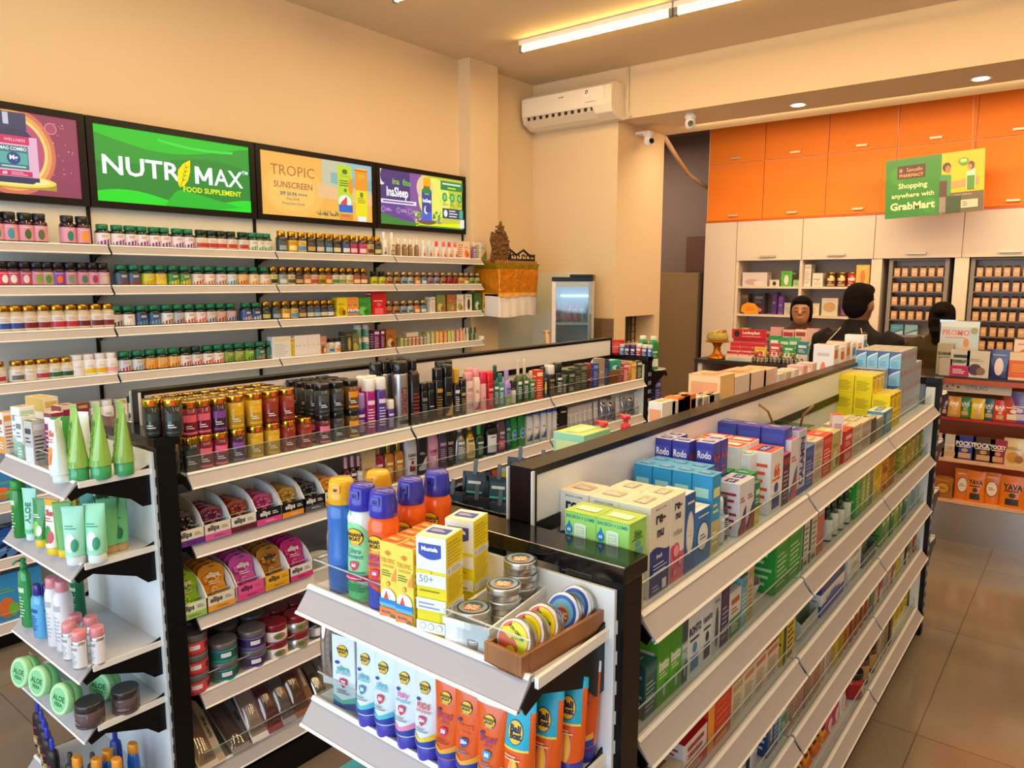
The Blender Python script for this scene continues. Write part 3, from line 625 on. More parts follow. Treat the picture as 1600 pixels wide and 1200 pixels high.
@art('bali')
def _(a, w, h, v, c, t):
    a.rect(-w/2, w/2, v+h*.50, v+h, '20b4d0'); a.rect(-w/2, w/2, v+h*.485, v+h*.515, 'f8e05a'); a.ell(0, v+h*.72, w*.3, h*.16, '20306a'); a.ell(0, v+h*.72, w*.28, h*.148, 'ffcf2a'); a.text('Bali', .0, v+h*.765, h*.09, '18204a', .05, w*.42); a.text('Boat', .02*w, v+h*.68, h*.085, '18204a', .05, w*.44)
    a.ell(0, v+h*.2, w*.2, h*.2, 'f8a860'); a.ell(.05*w, v+h*.2, w*.08, h*.2, 'f8d040'); a.lines(-w*.35, w*.3, v+h*.36, v+h*.44, 2, 'ffe0b0')
@art('ellips')
def _(a, w, h, v, c, t):
    a.rect(-w/2, w/2, v, v+h*.38, c[0]); a.text('ellips', -w*.16, v+h*.68, h*.34, c[1], .03, w*.42); a.lines(w*.14, w*.4, v+h*.55, v+h*.8, 2, c[2], .5); a.lines(-w*.15, w*.3, v+h*.12, v+h*.26, 2, c[1] if c[0] != '141416' else 'cccccc', .3)
@art('insto')
def _(a, w, h, v, c, t):
    a.rect(-w/2, w/2, v+h*.66, v+h, c[0]); a.text(t, 0, v+h*.6, h*.17, c[1], .05, w*.86); a.lines(-w*.38, w*.3, v+h*.4, v+h*.5, 2, c[1]); a.curve(-w/2, w/2, lambda u: v, lambda u: v+h*(.3+.1*u/w), c[0]); a.ell(w*.05, v+h*.2, w*.1, h*.1, '9ad8e8')
@art('hat')
def _(a, w, h, v, c, t):   # supplement label
    a.nu = 8; a.rect(-w/2, w/2, v+h*.08, v+h*.5, c[0]); a.nu = 4; a.lines(-w*.3, w*.3, v+h*.6, v+h*.85, 2, c[1])
@art('pic')
def _(a, w, h, v, c, t): a.ell(0, v+h*.42, w*.2, h*.33, c[0]); a.lines(-w*.3, w*.3, v+h*.8, v+h*.92, 1, c[1])
@art('wave')
def _(a, w, h, v, c, t): a.quad(-w/2, w/2, v, v, v+h*.2, v+h*.55, c[0]); a.rect(-w*.2, w*.2, v+h*.65, v+h*.85, c[1])

def carton(w, d, h, base, st='print', c=('d0d0d0', '888888'), t='', top=None, side=None, ends=None, lid=True):
    """printed folding box, front towards -y; top and side print too"""
    key = ('carton', w, d, h, base, st, c, t, top, side, ends)
    def mk(c=c):
        k = Kit(); m = MB(); m.box(-w/2, w/2, -d/2, d/2, 0, h, base, skip='t' if top else '')
        if top: m.box(-w/2, w/2, -d/2, d/2, 0, h, top, skip='bfklr')
        b = k.part('carton', m, -1, min(.0012, w*.03))
        f = MB(); f.box(-w/2+.0006, w/2-.0006, -d/2+.0006, -d/2+.0012, h-.0004, h+.0006, 'e8e4dc'); 
        a = Art(flat_f(d)); ARTS[st](a, w*.985, h*.985, h*.008, c, t)
        sd = side or 'print'
        if sd != 'none':
            a.e = .0004; a.on(flat_r(w)); ARTS[sd](a, d*.97, h*.985, h*.008, ends or c, t if sd in ('low', 'top', 'swoosh', 'stripe', 'vname', 'renu', 'relax', 'name', 'insto') else '')
            if st == 'bbtube': c = ('c0c8d0', 'b8c0d0')
        a.e = .0004; a.on(flat_l(w)); a.lines(-d*.4, d*.4, h*.1, h*.85, 6, c[1])
        a.e = .0009; a.on(flat_t(h)); a.rect(-w*.34, w*.34, -d*.22, d*.2, c[0]) if st not in ('renu', 'relax') else a.rect(-w*.3, w*.3, -d*.2, d*.2, 'b8ae9c')
        a.lines(-w*.26, w*.26, -d*.12, d*.1, 2, 'f2f2f2')
        k.part('printed_faces', a, -1)
        return k
    return kit(key, mk)

def pill(r, h, body, cap, lab, ac, st='hat', ink='8a8a8a', capt=None):
    def mk():
        k = Kit()
        k.part('bottle', MB().lathe([(r*.9, 0), (r, .003), (r, h*.64), (r*.95, h*.70), (r*.72, h*.76), (r*.66, h*.80)], body, 18))
        k.part('cap', MB().lathe([(r*.78, h*.775), (r*.80, h*.785), (r*.80, h*.975), (r*.74, h)], cap, 18))
        a = Art(cyl(r), 18, 1, .0004, .0007); a.rect(-r*1.9, r*1.9, h*.09, h*.6, lab); a.nu = 4; ARTS[st](a, r*1.9, h*.5, h*.095, (ac, ink), ''); k.part('label', a)
        return k
    return kit(('pill', r, h, body, cap, lab, ac, st, ink), mk)
def jar(r, h, body, cap, lab, ac, hat=.22, ink='ffffff', st='jl', tag_=True):
    """straight jar or capsule tub with a wide cap"""
    def mk():
        k = Kit(); hb = h*(1-hat)
        k.part('jar', MB().lathe([(r*.94, 0), (r, .002), (r, hb-.002), (r*.9, hb)], body, 24))
        k.part('lid', MB().lathe([(r*.96, hb), (r*1.0, hb+.001), (r*1.0, h-.003), (r*.95, h)], cap, 24))
        a = Art(cyl(r), 8, 1, .0004, .0006)
        if st == 'jl':
            a.rect(-r*.75, r*.75, h*.42, h*.62, lab); a.rect(-r*.75, r*.75, h*.08, h*.14, lab); a.lines(-r*.5, r*.4, h*.22, h*.34, 2, ink)
            a.on(cyl(r*1.0)); a.rect(-r*.15, r*.3, hb+.004, h-.004, ac) if ac else None
        elif st == 'band': a.nu = 20; a.rect(-r*2.2, r*2.2, h*.16, h*.6, lab); a.nu = 4; a.rect(-r*.3, r*.4, h*.3, h*.52, ac); a.rect(r*.8, r*1.5, h*.24, h*.52, ink)
        elif st == 'wm': a.ell(0, h*.33, r*.5, h*.2, lab); a.ell(-r*.1, h*.33, r*.25, h*.12, ac)
        k.part('label', a)
        return k
    return kit(('jar', r, h, body, cap, lab, ac, hat, st), mk)
def can(r, h, body, cap, lab, capfrac=.2, neck=1, st='print', ink='f0f0f0', t='', c=None, wrap=2.4, dome=0):
    """aerosol or spray can with a cap"""
    def mk():
        k = Kit(); hb = h*(1-capfrac); rc = r*neck
        pr = [(r*.93, 0), (r, .003), (r, hb-.018), (r*(.7*neck+.3), hb-.006), (rc*.95, hb)]
        k.part('can', MB().lathe(pr, body, 22))
        cp = [(rc*.98, hb), (rc, hb+.001), (rc*.98, h-.006), (rc*.85, h)] if not dome else [(rc, hb), (rc*1.02, hb+.004), (rc*.95, h-.012), (rc*.7, h-.003), (rc*.3, h)]
        k.part('cap', MB().lathe(cp, cap, 20))
        a = Art(cyl(r), 8, 1, .0004, .0006)
        if lab: a.nu = 18; a.rect(-r*wrap*.8, r*wrap*.8, hb*.08, hb*.86, lab); a.nu = 6
        ARTS[st](a, r*wrap*.62, hb*.76, hb*.08, c or (ink, ink), t); k.part('label', a)
        return k
    return kit(('can', r, h, body, cap, lab, capfrac, neck, st, ink, t, c, dome), mk)
def lotion(w, d, h, body, cap, lab, ink, capfrac=.18, capr=.5, st='print', t='', c=None, shape='slab', flip=False, pump=None):
    """oval lotion bottle"""
    def mk():
        k = Kit(); hb = h*(1-capfrac); n = 24
        if flip: pr = [(.62, 0), (.8, .01), (1, hb*.5), (.97, hb*.8), (.75, hb)]
        elif shape == 'slab': pr = [(.88, 0), (1, .006), (1, hb*.8), (.86, hb*.93), (capr, hb)]
        elif shape == 'waist': pr = [(.9, 0), (1, .006), (.98, hb*.3), (.84, hb*.55), (.94, hb*.8), (.7, hb*.95), (capr, hb)]
        else: pr = [(.75, 0), (.95, .01), (1, hb*.35), (.8, hb*.7), (capr, hb)]
        k.part('bottle', MB().lathe([(q*w/2, z) for q, z in pr], body, n, sy=d/w))
        rc = capr*w/2
        if pump:
            m = MB().lathe([(rc, hb), (rc, hb+.015), (rc*.5, hb+.017), (rc*.5, h-.012), (rc*.9, h-.01), (rc*.9, h)], cap, 14); m.tube([(0, 0, h-.004), (0, -.02, h-.003), (0, -.03, h-.009)], .0035, cap, 6); k.part('pump', m)
        else: k.part('cap', MB().lathe([(rc*1.02, hb), (rc*1.04, hb+.001), (rc*1.0, h-.004), (rc*.85, h)], cap, 20, sy=max(d/w, .7)))
        def sf(u, v, e):
            zz = v; q = 1
            for (q0, z0), (q1, z1) in zip(pr, pr[1:]):
                if z0 <= zz <= z1: q = q0+(q1-q0)*(zz-z0)/(z1-z0+1e-9)
            a = q*w/2; return (u*q, -(d/2*q)*math.sqrt(max(0, 1-(u*q/(a+1e-4))**2))-e-.0004, v)
        a = Art(sf, 8, 6)
        if lab: a.rect(-w*.4, w*.4, hb*.12, hb*.74, lab)
        a.nu = 4; a.nv = 2; ARTS[st](a, w*.7, hb*.62, hb*.12, c or (ink, ink), t); k.part('label', a)
        return k
    return kit(('lot', w, d, h, body, cap, lab, ink, capfrac, capr, st, t, c, shape, flip, pump), mk)
def squeeze(r, hc, w, h, body, cap, st='plain', c=None, t='', crimp=None, base=None):
    """squeeze tube standing on its cap, crimp seam across the top"""
    def mk():
        k = Kit(); rc = r*.93
        k.part('cap', MB().lathe([(rc*.96, 0), (rc, .002), (rc, hc-.001), (rc*.96, hc)], cap, 24))
        ab = lambda t_: (r+(w/2-r)*t_**.8, r*(1-t_)**.8+.0012)
        N = 28; m = MB()
        def fn(i, j):
            t_ = j; a, b = ab(min(t_, 1)); an = 2*math.pi*i; return (a*math.cos(an), b*math.sin(an), hc+(h-hc)*.97*t_)
        m.grid(fn, N, 12, body); k.part('tube_body', m)
        cm = MB(); a1, b1 = ab(1); hz = hc+(h-hc)*.965; cm.box(-a1, a1, -.0013, .0013, hz, h, crimp or body)
        cm.grid(lambda i, j: ((ab(.9+.1*j)[0]+.0004)*math.cos(6.28319*i), (ab(.9+.1*j)[1]+.0005)*math.sin(6.28319*i), hc+(h-hc)*.97*(.9+.1*j)), N, 1, crimp or body)
        k.part('crimped_end', cm)
        def sf(u, v, e):
            t_ = min(max((v-hc)/((h-hc)*.97), 0), 1); a, b = ab(t_); x = u
            return (x, -b*math.sqrt(max(0, 1-(x/(a+.0002))**2))-e-.0004, v)
        a = Art(sf, 10, 6, .0004, .00025)
        if st != 'plain':
            a.nu = 6; a.nv = 4; ARTS[st](a, min(w, 2*r)*.94, (h-hc)*.86, hc+.002, c, t); k.part('printed_label', a)
        return k
    return kit(('sq', r, hc, w, h, body, cap, st, c, t, crimp), mk)
def pouch(w, h, body, st='name', c=('ffffff', '333333'), t='', d=.03, top=None):
    """pillow-like foil pouch"""
    def mk():
        k = Kit()
        def s_(sg): return lambda i, j: ((i-.5)*w*(1-.04*math.sin(math.pi*j)), sg*d/2*(math.sin(math.pi*i)**.6)*(max(0, 1-j)**.5*(.35+.65*math.sin(math.pi*min(1, j+.12))) if j < 1 else 0)+sg*.0006, j*h)
        m = MB(); m.grid(s_(-1), 12, 10, body); m.grid(s_(1), 12, 10, body); k.part('pouch', m)
        q = s_(-1)
        def sf(u, v, e):
            x, y, z = q(min(max(u/w+.5, 0), 1), min(max(v/h, 0), 1)); return (x, y-e-.0012, z)
        a = Art(sf, 8, 6, .0005, .0003); a.nu = 6; a.nv = 3
        if top: a.rect(-w*.49, w*.49, h*.88, h*.99, top)
        ARTS[st](a, w*.9, h*.9, h*.04, c, t); k.part('printed_face', a)
        return k
    return kit(('pouch', w, h, body, st, c, t, d), mk)
def tin(r, h, art_):
    """screw-lid aluminium tin"""
    def mk():
        k = Kit(); al = mat('d2d3d2', .28, metal=1)
        k.part('tin', MB().lathe([(r*.95, 0), (r*.97, .002), (r*.97, h*.45), (r*.99, h*.47)], al, 32))
        k.part('lid', MB().lathe([(r*.985, h*.48), (r, h*.52), (r*.985, h*.62), (r, h*.7), (r*.985, h*.78), (r, h*.86), (r*.99, h*.97), (r*.95, h)], al, 32))
        a = Art(flat_t(h)); art_(a, r); k.part('lid_print', a, 1)
        return k
    return kit(('tin', r, h, art_.__name__), mk)
def tin_zinc(a, r):
    a.ell(0, 0, r*.9, r*.9, '22375c', 24).ell(0, 0, r*.80, r*.80, '8fa6ae', 24).ell(0, r*.1, r*.55, r*.5, '3a6a80', 20); a.ell(0, -r*.18, r*.5, r*.38, 'd8603a', 18); a.text('SURF', 0, r*.05, r*.24, 'f0dcc0', .05, r*.8); a.text('ZINC', 0, -r*.28, r*.3, 'f8e8d0', .06, r*.8)
def tin_blue(a, r):
    a.ell(0, 0, r*.93, r*.93, 'f2f2f2', 28).ell(0, 0, r*.86, r*.86, '3a58c0', 28).ell(0, 0, r*.68, r*.68, '6ab8d8', 24); e = a.e
    for i in range(9): a.e = e; q = R(20+i*17.5); a.poly([(r*.2*math.cos(q-.15), r*.2*math.sin(q-.15)), (r*.55*math.cos(q), r*.55*math.sin(q)), (r*.2*math.cos(q+.15), r*.2*math.sin(q+.15))], 'd8b060')
    a.e = e+.0004; a.ell(0, -r*.15, r*.42, r*.4, 'a84830', 18); a.text('ZINC', 0, -r*.1, r*.28, 'e8c8a8', .06, r*.72)
def tin_yellow(a, r):
    a.ell(0, 0, r*.93, r*.93, 'f6f0ee', 28).ell(0, 0, r*.88, r*.88, 'f0602c', 28)
    a.curve(-r*.2, r*.82, lambda u: -math.sqrt(max(0, .68*r*r-u*u)) if u > -r*.2 else 0, lambda u: math.sqrt(max(0, .70*r*r-u*u)), 'f8ee10', 16); a.quad(-r*.75, r*.3, r*.3, -r*.2, r*.45, r*.75, 'f8ee10')
    a.curve(-r*.45, r*.35, lambda u: -math.sqrt(max(0, .7*r*r-u*u)), lambda u: -r*.25+r*.35*math.cos((u+r*.05)/r*4), 'f0602c', 12); a.curve(-r*.3, r*.2, lambda u: -r*.75, lambda u: -r*.45+r*.2*math.cos((u+r*.05)/r*5), 'f8ee10', 10)
    a.text('SUN CREAM', r*.12, r*.42, r*.15, '3a3a18', .03, r*1.05, rot=R(-28)); a.lines(-r*.1, r*.6, r*.05, r*.2, 1, '3a3a18', .15)

def sunspray(body, cap, c, body2=None):
    """tall contoured aerosol with a moulded twist cap"""
    def mk():
        k = Kit(); r = .0265; h = .20
        k.part('can', MB().lathe([(r*.96, 0), (r, .003), (r, h*.33), (r*.9, h*.52), (r*.97, h*.66), (r*.98, h*.72), (r*.78, h*.79), (r*.7, h*.80)], body, 28))
        k.part('cap', MB().lathe([(r*.86, h*.78), (r*.9, h*.79), (r*.9, h*.86), (r*.82, h*.93), (r*.8, h*.97), (r*.66, h*.995), (0.001, h)], cap, 24))
        m = MB(); m.box(-.008, .008, -.0235, -.015, h*.885, h*.955, cap); m.box(-.004, .004, -.0242, -.0232, h*.9, h*.93, '1c1c40'); k.part('nozzle', m, 1, .001)
        def sf(u, v, e):
            q = v/h; pts = ((0, .98), (.33, 1), (.52, .9), (.66, .97), (.8, .8)); rr = 1
            for (a0, b0), (a1, b1) in zip(pts, pts[1:]):
                if a0 <= q <= a1: rr = b0+(b1-b0)*(q-a0)/(a1-a0)
            rr *= r; return ((rr+e)*math.sin(u/r), -(rr+e)*math.cos(u/r), v)
        a = Art(sf, 12, 8, .0008, .0003)
        if body2: a.rect(-r*3.1, -r*.2, .004, h*.72, body2[0]); a.curve(-r*.6, r*1.2, lambda u: h*.2, lambda u: h*(.72-.12*(u/r)), body2[0])
        a.nu = 6; a.nv = 4
        if c: ARTS['bbspray'](a, r*2.5, h*.74, .004, c, '')
        if c: k.part('printed_label', a)
        return k
    return kit(('sun', body, cap, c), mk)
def blister(w, h, card, tint, d=.022, st='vname', c=('888888', 'e8e8e8'), t=''):
    """clear-front pack on a printed card"""
    def mk():
        k = Kit()
        k.part('card', MB().box(-w/2, w/2, 0, .0015, 0, h, card))
        m = MB(); q = w*.33
        m.grid(lambda i, j: (-w*.12+(i-.5)*q*2, -.001-d*math.sin(math.pi*i)**.5*math.sin(math.pi*j)**.5, h*.08+j*h*.8), 8, 10, tint); k.part('blister_dome', m)
        a = Art(lambda u, v, e: (w*.36+u, -e-.0005, v)); ARTS[st](a, w*.24, h*.94, h*.03, c, t); k.part('printed_strip', a)
        return k
    return kit(('bl', w, h, card, tint, st, t), mk)
# ================================================================== RIGHT UNIT, END SHELVES
Z1 = 1.115
def put(k, name, x, y, z, label, cat, group=None, rz=0, **kw): return place(k, name, (x, y, z+.0006), label, cat, group, R(rz), **kw)
E1 = 'top end shelf'
g = 'aerosol sunscreens on the top end shelf'
put(sunspray('f:2f6fc4', 'f:f4b414', None), 'sunscreen_spray', -.997, .785, Z1, 'blue aerosol sunscreen can with yellow cap, leftmost on the top end shelf', 'sunscreen', g, 25)
def qr_less():
    pass
put(sunspray('f:e8f4ee', 'f:3434b4', ('Ultra', 'Protect', '5fd07c', '3a5a8a', '50'), ('8fe0a0',)), 'sunscreen_spray', -.942, .785, Z1, 'white and green aerosol sunscreen can with blue cap and red shield', 'sunscreen', g, 14)
for i, (x, y, l) in enumerate(((-.888, .782, 'orange sport sunscreen can with blue cap, nearest the front rail'), (-.905, .860, 'orange sunscreen can with blue cap, middle of three going back'), (-.905, .925, 'orange sunscreen can with blue cap, furthest back by the end panel'))):
    put(sunspray('f:f0641c', 'f:3434b4', ('SPORT', 'coolzone', '3444b0', '7a2c98', '50')), 'sunscreen_spray', x, y, Z1, l, 'sunscreen', g, 14)
k = sunspray('f:e8f4ee', 'f:f4b414', None); put(k, 'sunscreen_spray', -.985, .858, Z1, 'yellow capped aerosol can hidden behind the white and green one', 'sunscreen', g)
g = 'yellow slim sunscreen boxes beside the aerosols'
kt = carton(.035, .034, .128, 'f2e05a', 'tropic', ('e8a43c', 'd88a1c'), '', 'e07c4c', 'print', ('e8a43c', 'c8902c'))
for i, (x, y, l) in enumerate(((-.846, .768, 'left slim yellow beach ball sunscreen box at the front rail'), (-.809, .768, 'right slim yellow beach ball sunscreen box at the front rail'), (-.849, .806, 'slim yellow sunscreen box with orange top, second row left'), (-.812, .806, 'slim yellow sunscreen box with orange top, second row right'), (-.853, .846, 'slim yellow sunscreen box with orange top, back row'))):
    put(kt, 'sunscreen_box', x, y, Z1, l, 'box', g, 6)
g = 'tall yellow and white sunscreen cartons'
km = carton(.052, .052, .158, 'f2e21e', 'mustela', ('3a4fb4', 'c2a80c'), '', 'eef0ea', 'mustela_side')
put(km, 'sunscreen_carton', -.757, .778, Z1, 'tall yellow and white sunscreen carton with blue crest, front one', 'box', g, 14)
put(km, 'sunscreen_carton', -.777, .862, Z1, 'tall yellow and white sunscreen carton, the one behind', 'box', g, 14)
# white tray of tins
def tray():
    t = empty('plastic_tray', (-.698, .845, Z1), 'low white plastic tray holding stacked aluminium tins', 'tray', None, R(8))
    w, d, h = .078, .175, .040; m = MB(); wm = mat('eef2f4', .3)
    m.box(-w/2, w/2, -d/2, d/2, 0, .002, wm).box(-w/2, -w/2+.002, -d/2, d/2, 0, h, wm).box(w/2-.002, w/2, -d/2, d/2, 0, h, wm).box(-w/2, w/2, -d/2, -d/2+.002, 0, h, wm).box(-w/2, w/2, d/2-.002, d/2, 0, h, wm); m.build('tray_shell', t)
    m = MB(); e = .002
    for b in ((-w/2-e, w/2+e, -d/2-e, -d/2), (-w/2-e, w/2+e, d/2, d/2+e), (-w/2-e, -w/2, -d/2, d/2), (w/2, w/2+e, -d/2, d/2)): m.box(*b, h-.009, h+.001, wm)
    m.build('tray_rim', t)
tray()
g = 'stacked aluminium zinc tins in the white tray'
kz = tin(.0275, .021, tin_zinc)
for (x, y, n, w_) in ((-.705, .795, 2, 'front stack'), (-.692, .853, 3, 'middle stack'), (-.702, .908, 4, 'rear stack')):
    for j in range(n): put(kz, 'zinc_tin', x, y, Z1+.003+j*.0216, 'round aluminium zinc tin, %s, %s of its stack' % (w_, 'topmost' if j == n-1 else ORD[j]+' from the bottom'), 'tin', g, 10+j*9)
put(tin(.016, .012, tin_blue), 'zinc_tin', -.677, .772, Z1+.003, 'small blue lidded tin in the front corner of the white tray', 'tin', g, -10)
# wooden rack with tins on edge
def rack():
    t = empty('wooden_rack', (-.600, .845, Z1), 'dark wooden slotted rack holding tins on edge', 'rack', None, R(-3))
    w, d, h = .07, .205, .032; wd = mat('b07a48', .45, noise=(18, '7c4a26')); m = MB()
    m.box(-w/2, w/2, -d/2, d/2, 0, .004, wd); m.build('base', t)
    for nm, b in (('side_board', (-w/2, -w/2+.007, -d/2, d/2)), ('side_board', (w/2-.007, w/2, -d/2, d/2)), ('end_board', (-w/2+.007, w/2-.007, -d/2, -d/2+.007)), ('end_board', (-w/2+.007, w/2-.007, d/2-.007, d/2))): MB().box(*b, 0, h, wd).build(nm, t, .0008)
    for i in range(5): MB().box(-w/2+.007, w/2-.007, -d/2+.036+i*.033, -d/2+.042+i*.033, .004, h-.003, wd).build('divider', t, .0006)
rack()
g = 'tins standing on edge in the wooden rack'
ky, kb = tin(.030, .019, tin_yellow), tin(.030, .019, tin_blue)
for i, (dy, kk, l) in enumerate(((.013, ky, 'yellow and orange sun cream tin on edge, nearest the rail'), (.042, ky, 'yellow sun cream tin on edge, second in the wooden rack'), (.075, ky, 'yellow sun cream tin on edge, third in the wooden rack'), (.128, kb, 'blue zinc tin on edge, front one of the blue pair'), (.160, kb, 'blue zinc tin on edge, rear one by the end panel'))):
    yy = .845-.1025+dy+.018; o = place(kk, 'sun_cream_tin', (-.603+.001*i, yy+.009, Z1+.032), l, 'tin', g, 0, rx=R(74))
# second end shelf: tubes
Z2 = .905
put(blister(.04, .17, 'e8e4e0', clear('d0c0b8', .5), st='low', c=('5cc8c8', 'f08050')), 'brush_pack', -1.059, .80, Z2, 'hair brush in a clear pack at the left end of the tube shelf', 'brush', None, 20)
put(carton(.05, .045, .135, 'e9f2f6', 'bbtube', ('ultra', 'protect', '58c8a8', '58b8c8', '50', 'd8305c'), '', 'd8e0e4', 'low', ('3a48b0', '9aa4b4')), 'sunscreen_carton', -0.983, .785, Z2, 'white and blue upright sunscreen carton left of the white tubes', 'box', None, 12)
put(carton(.05, .045, .138, 'e9f2f6', 'low', ('3a48b0', '9aa4b4'), '', 'd8e0e4'), 'sunscreen_carton', -1.046, .85, Z2, 'white sunscreen carton behind the first white carton', 'box', None, 12)
g = 'sunscreen tubes on the second end shelf'
for i, (px, y, body, cap, c, l) in enumerate((
    (583, .765, 'e4f2f6', '4a44b8', ('ultra', 'protect', '58c8d8', '48b0c8', '30', '2c8ac0'), 'white sunscreen tube with blue cap and blue shield'),
    (611, .765, 'e4f2f6', '4a44b8', ('ultra', 'protect', '58c8d8', '5ab8d0', '50', 'd8305c'), 'white sunscreen tube with blue cap and pale lettering with red shield'),
    (644, .765, 'e6f0f6', '4a44b8', ('baby', 'sensitive', 'f090b8', 'e878b0', '50', 'd8305c'), 'white baby sunscreen tube with pink lettering'),
    (676, .765, 'e6f0f6', '4a44b8', ('KIDS', 'sensitive', 'f0d048', 'e04848', '50+', 'd8305c'), 'white kids sunscreen tube with coloured letters'),
    (708, .765, 'f:f0641c', '4a44b8', ('SPORT', 'ultra', 'f0b040', 'b03868', '50', 'd8306c'), 'orange sunscreen tube with red shield, left of three'),
    (740, .765, 'f:f0641c', '4a44b8', ('', '', 'f0b040', 'b03868', '50+', '3450b8'), 'orange sunscreen tube with white price sticker and blue shield'),
    (775, .765, 'f:f0641c', '4a44b8', ('SPORT', 'ultra', 'f0b040', '9c3070', '30', '20a0d0'), 'orange sunscreen tube with light blue shield, at the front'))):
    kk = squeeze(.0225, .026, .056, .158-.006*(i == 6), body, cap, 'bbtube', tuple(x or ' ' for x in c) if c[0] else ('Sport', 'with', 'f0b040', 'f0641c', '50+', '3450b8'), '', 'e8eef2')
    put(kk, 'sunscreen_tube', [-0.912,-0.867,-0.817,-0.771,-0.726,-0.684,-0.64][i], y, Z2, l, 'sunscreen tube', g, 8)
kk = squeeze(.022, .026, .056, .158, 'f:f0641c', '4a44b8', 'bali', (), '', '20b4d0')
for i, (x, y, l) in enumerate(((-.60, .775, 'orange and turquoise sunscreen tube nearest the rail'), (-.588, .825, 'orange and turquoise sunscreen tube, middle one of the row going back'), (-.578, .873, 'orange and turquoise sunscreen tube, third from the rail'))):
    put(kk, 'sunscreen_tube', x, y, Z2, l, 'sunscreen tube', g, 8+3*i)
kk = squeeze(.022, .026, .056, .165, 'f:d85a1c', '34349c', 'bbtube', ('SPORT', 'ultra', 'f0b040', '9c3070', '50', '3450b8'), '', 'e8eef2')
put(kk, 'sunscreen_tube', -.582, .915, Z2, 'orange tube with white crimp at the back by the end panel', 'sunscreen tube', g, 15)
put(kk, 'sunscreen_tube', -.632, .845, Z2, 'orange tube half hidden behind the turquoise ones', 'sunscreen tube', g, 0)
for i in range(5):
    put(squeeze(.0225, .026, .056, .155, 'e4f2f6', '4a44b8', 'bbtube', ('ultra', 'protect', '58c8d8', '5ab8d0', '50', 'd8305c'), '', 'e8eef2'), 'sunscreen_tube', -.955+i*.055, .83, Z2, 'white sunscreen tube in the back row, %s' % nth(i, 5), 'sunscreen tube', g, 8)
o = MB().box(-.04, .04, -.03, .03, 0, .09, '20a8b8').build('teal_box', None, .003, (-1.0, .80, .66)); tag(o, 'teal box on the third end shelf, just showing at the bottom edge', 'box')

# ================================================================== LEFT UNIT, END SHELVES
zA, zB, zC, zD, zE = 1.132, .912, .628, .457, .16
q = lambda i: XS_[i]
g = 'boxes on the left end shelf'
for i, (x, y, w_, d, h, b, st, c, t, top, l) in enumerate((
    (-2.553, .77, .03, .04, .125, 'f0ece8', 'low', ('f0a040', 'c05030'), '', 'e8d8a0', 'small white and orange box at the far left of the green tube shelf'),
    (-2.48, .79, .045, .045, .148, 'eef2f8', 'low', ('b8dcc8', '8a9ab0'), '', 'd8c8a0', 'tall white box second from the far left of the green tube shelf'),
    (-2.42, .775, .035, .04, .128, 'e6eef0', 'low', ('8ac0a8', '7a8a90'), '', 'd8d8c8', 'pale box with a green foot beside the dark topped box'),
    (-2.319, .765, .04, .04, .128, 'c8c6c8', 'low', ('dfe6ea', '3a4044'), '', '2f6a48', 'grey box with a dark green top behind the clear rail'),
    (-2.278, .80, .035, .035, .15, '96305a', 'print', ('f0e8ee', 'e8c8d8'), '', 'd8c8a0', 'maroon box right of the dark topped box'),
    (-2.365, .86, .05, .045, .155, 'e8e2d8', 'top', ('8a2848', '9a8a80'), '', 'dccf9c', 'maroon banded white box behind the foil tube'),
    (-2.592, .88, .1, .045, .155, 'ece6dc', 'top', ('d8b860', '9a8a80'), '', 'e6dcb0', 'wide cream topped box in the back row'))):
    put(carton(w_, d, h, b, st, c, t, top), 'cosmetic_box', x, y, zA, l, 'box', g, 10)
put(squeeze(.022, .02, .055, .15, 'f2f4f4', 'eef0f0', 'fruit', ('f09a30', 'e05a3c'), 'Sun'), 'foil_tube', -2.146, .755, zA, 'white tube with orange fruit print at the clear rail', 'tube', None, 15)
put(squeeze(.023, .022, .05, .165, 'e2f2ee', 'dff0ee'), 'cream_tube', -2.071, .735, zA, 'plain mint white tube seen edge on, beside the green ones', 'tube', None, -35)
put(squeeze(.02, .022, .045, .15, '3c9c3c', '2c8a4c'), 'cream_tube', -2.19, .785, zA, 'green tube hidden behind the plain mint white one', 'tube', None, 60)
g = 'tall aloe green tubes'
ka = squeeze(.0265, .036, .062, .20, mat('a4cf62', .25, coat=.6), mat('48b070', .2, coat=.5), 'lines_', (), '') if False else squeeze(.0265, .036, .062, .20, mat('9ccb5c', .25, coat=.6), mat('44ac6c', .2, coat=.5), 'vname', ('7ab850', '5a9a50'), 'ALOE')
for i, (px, l) in enumerate(((122, 'tall aloe green tube standing on its cap, left of three'), (158, 'tall aloe green tube standing on its cap, middle of three'), (195, 'tall aloe green tube standing on its cap, right of three'))):
    put(ka, 'aloe_tube', *[(-2.055,0.769),(-2.029,0.814),(-2.022,0.87)][i], zA, l, 'tube', g, -8)
put(squeeze(.02, .022, .045, .16, 'eef4ee', '8a2848'), 'cream_tube', -2.17, .83, zA, 'white tube behind the first and second green ones', 'tube', None, 30)
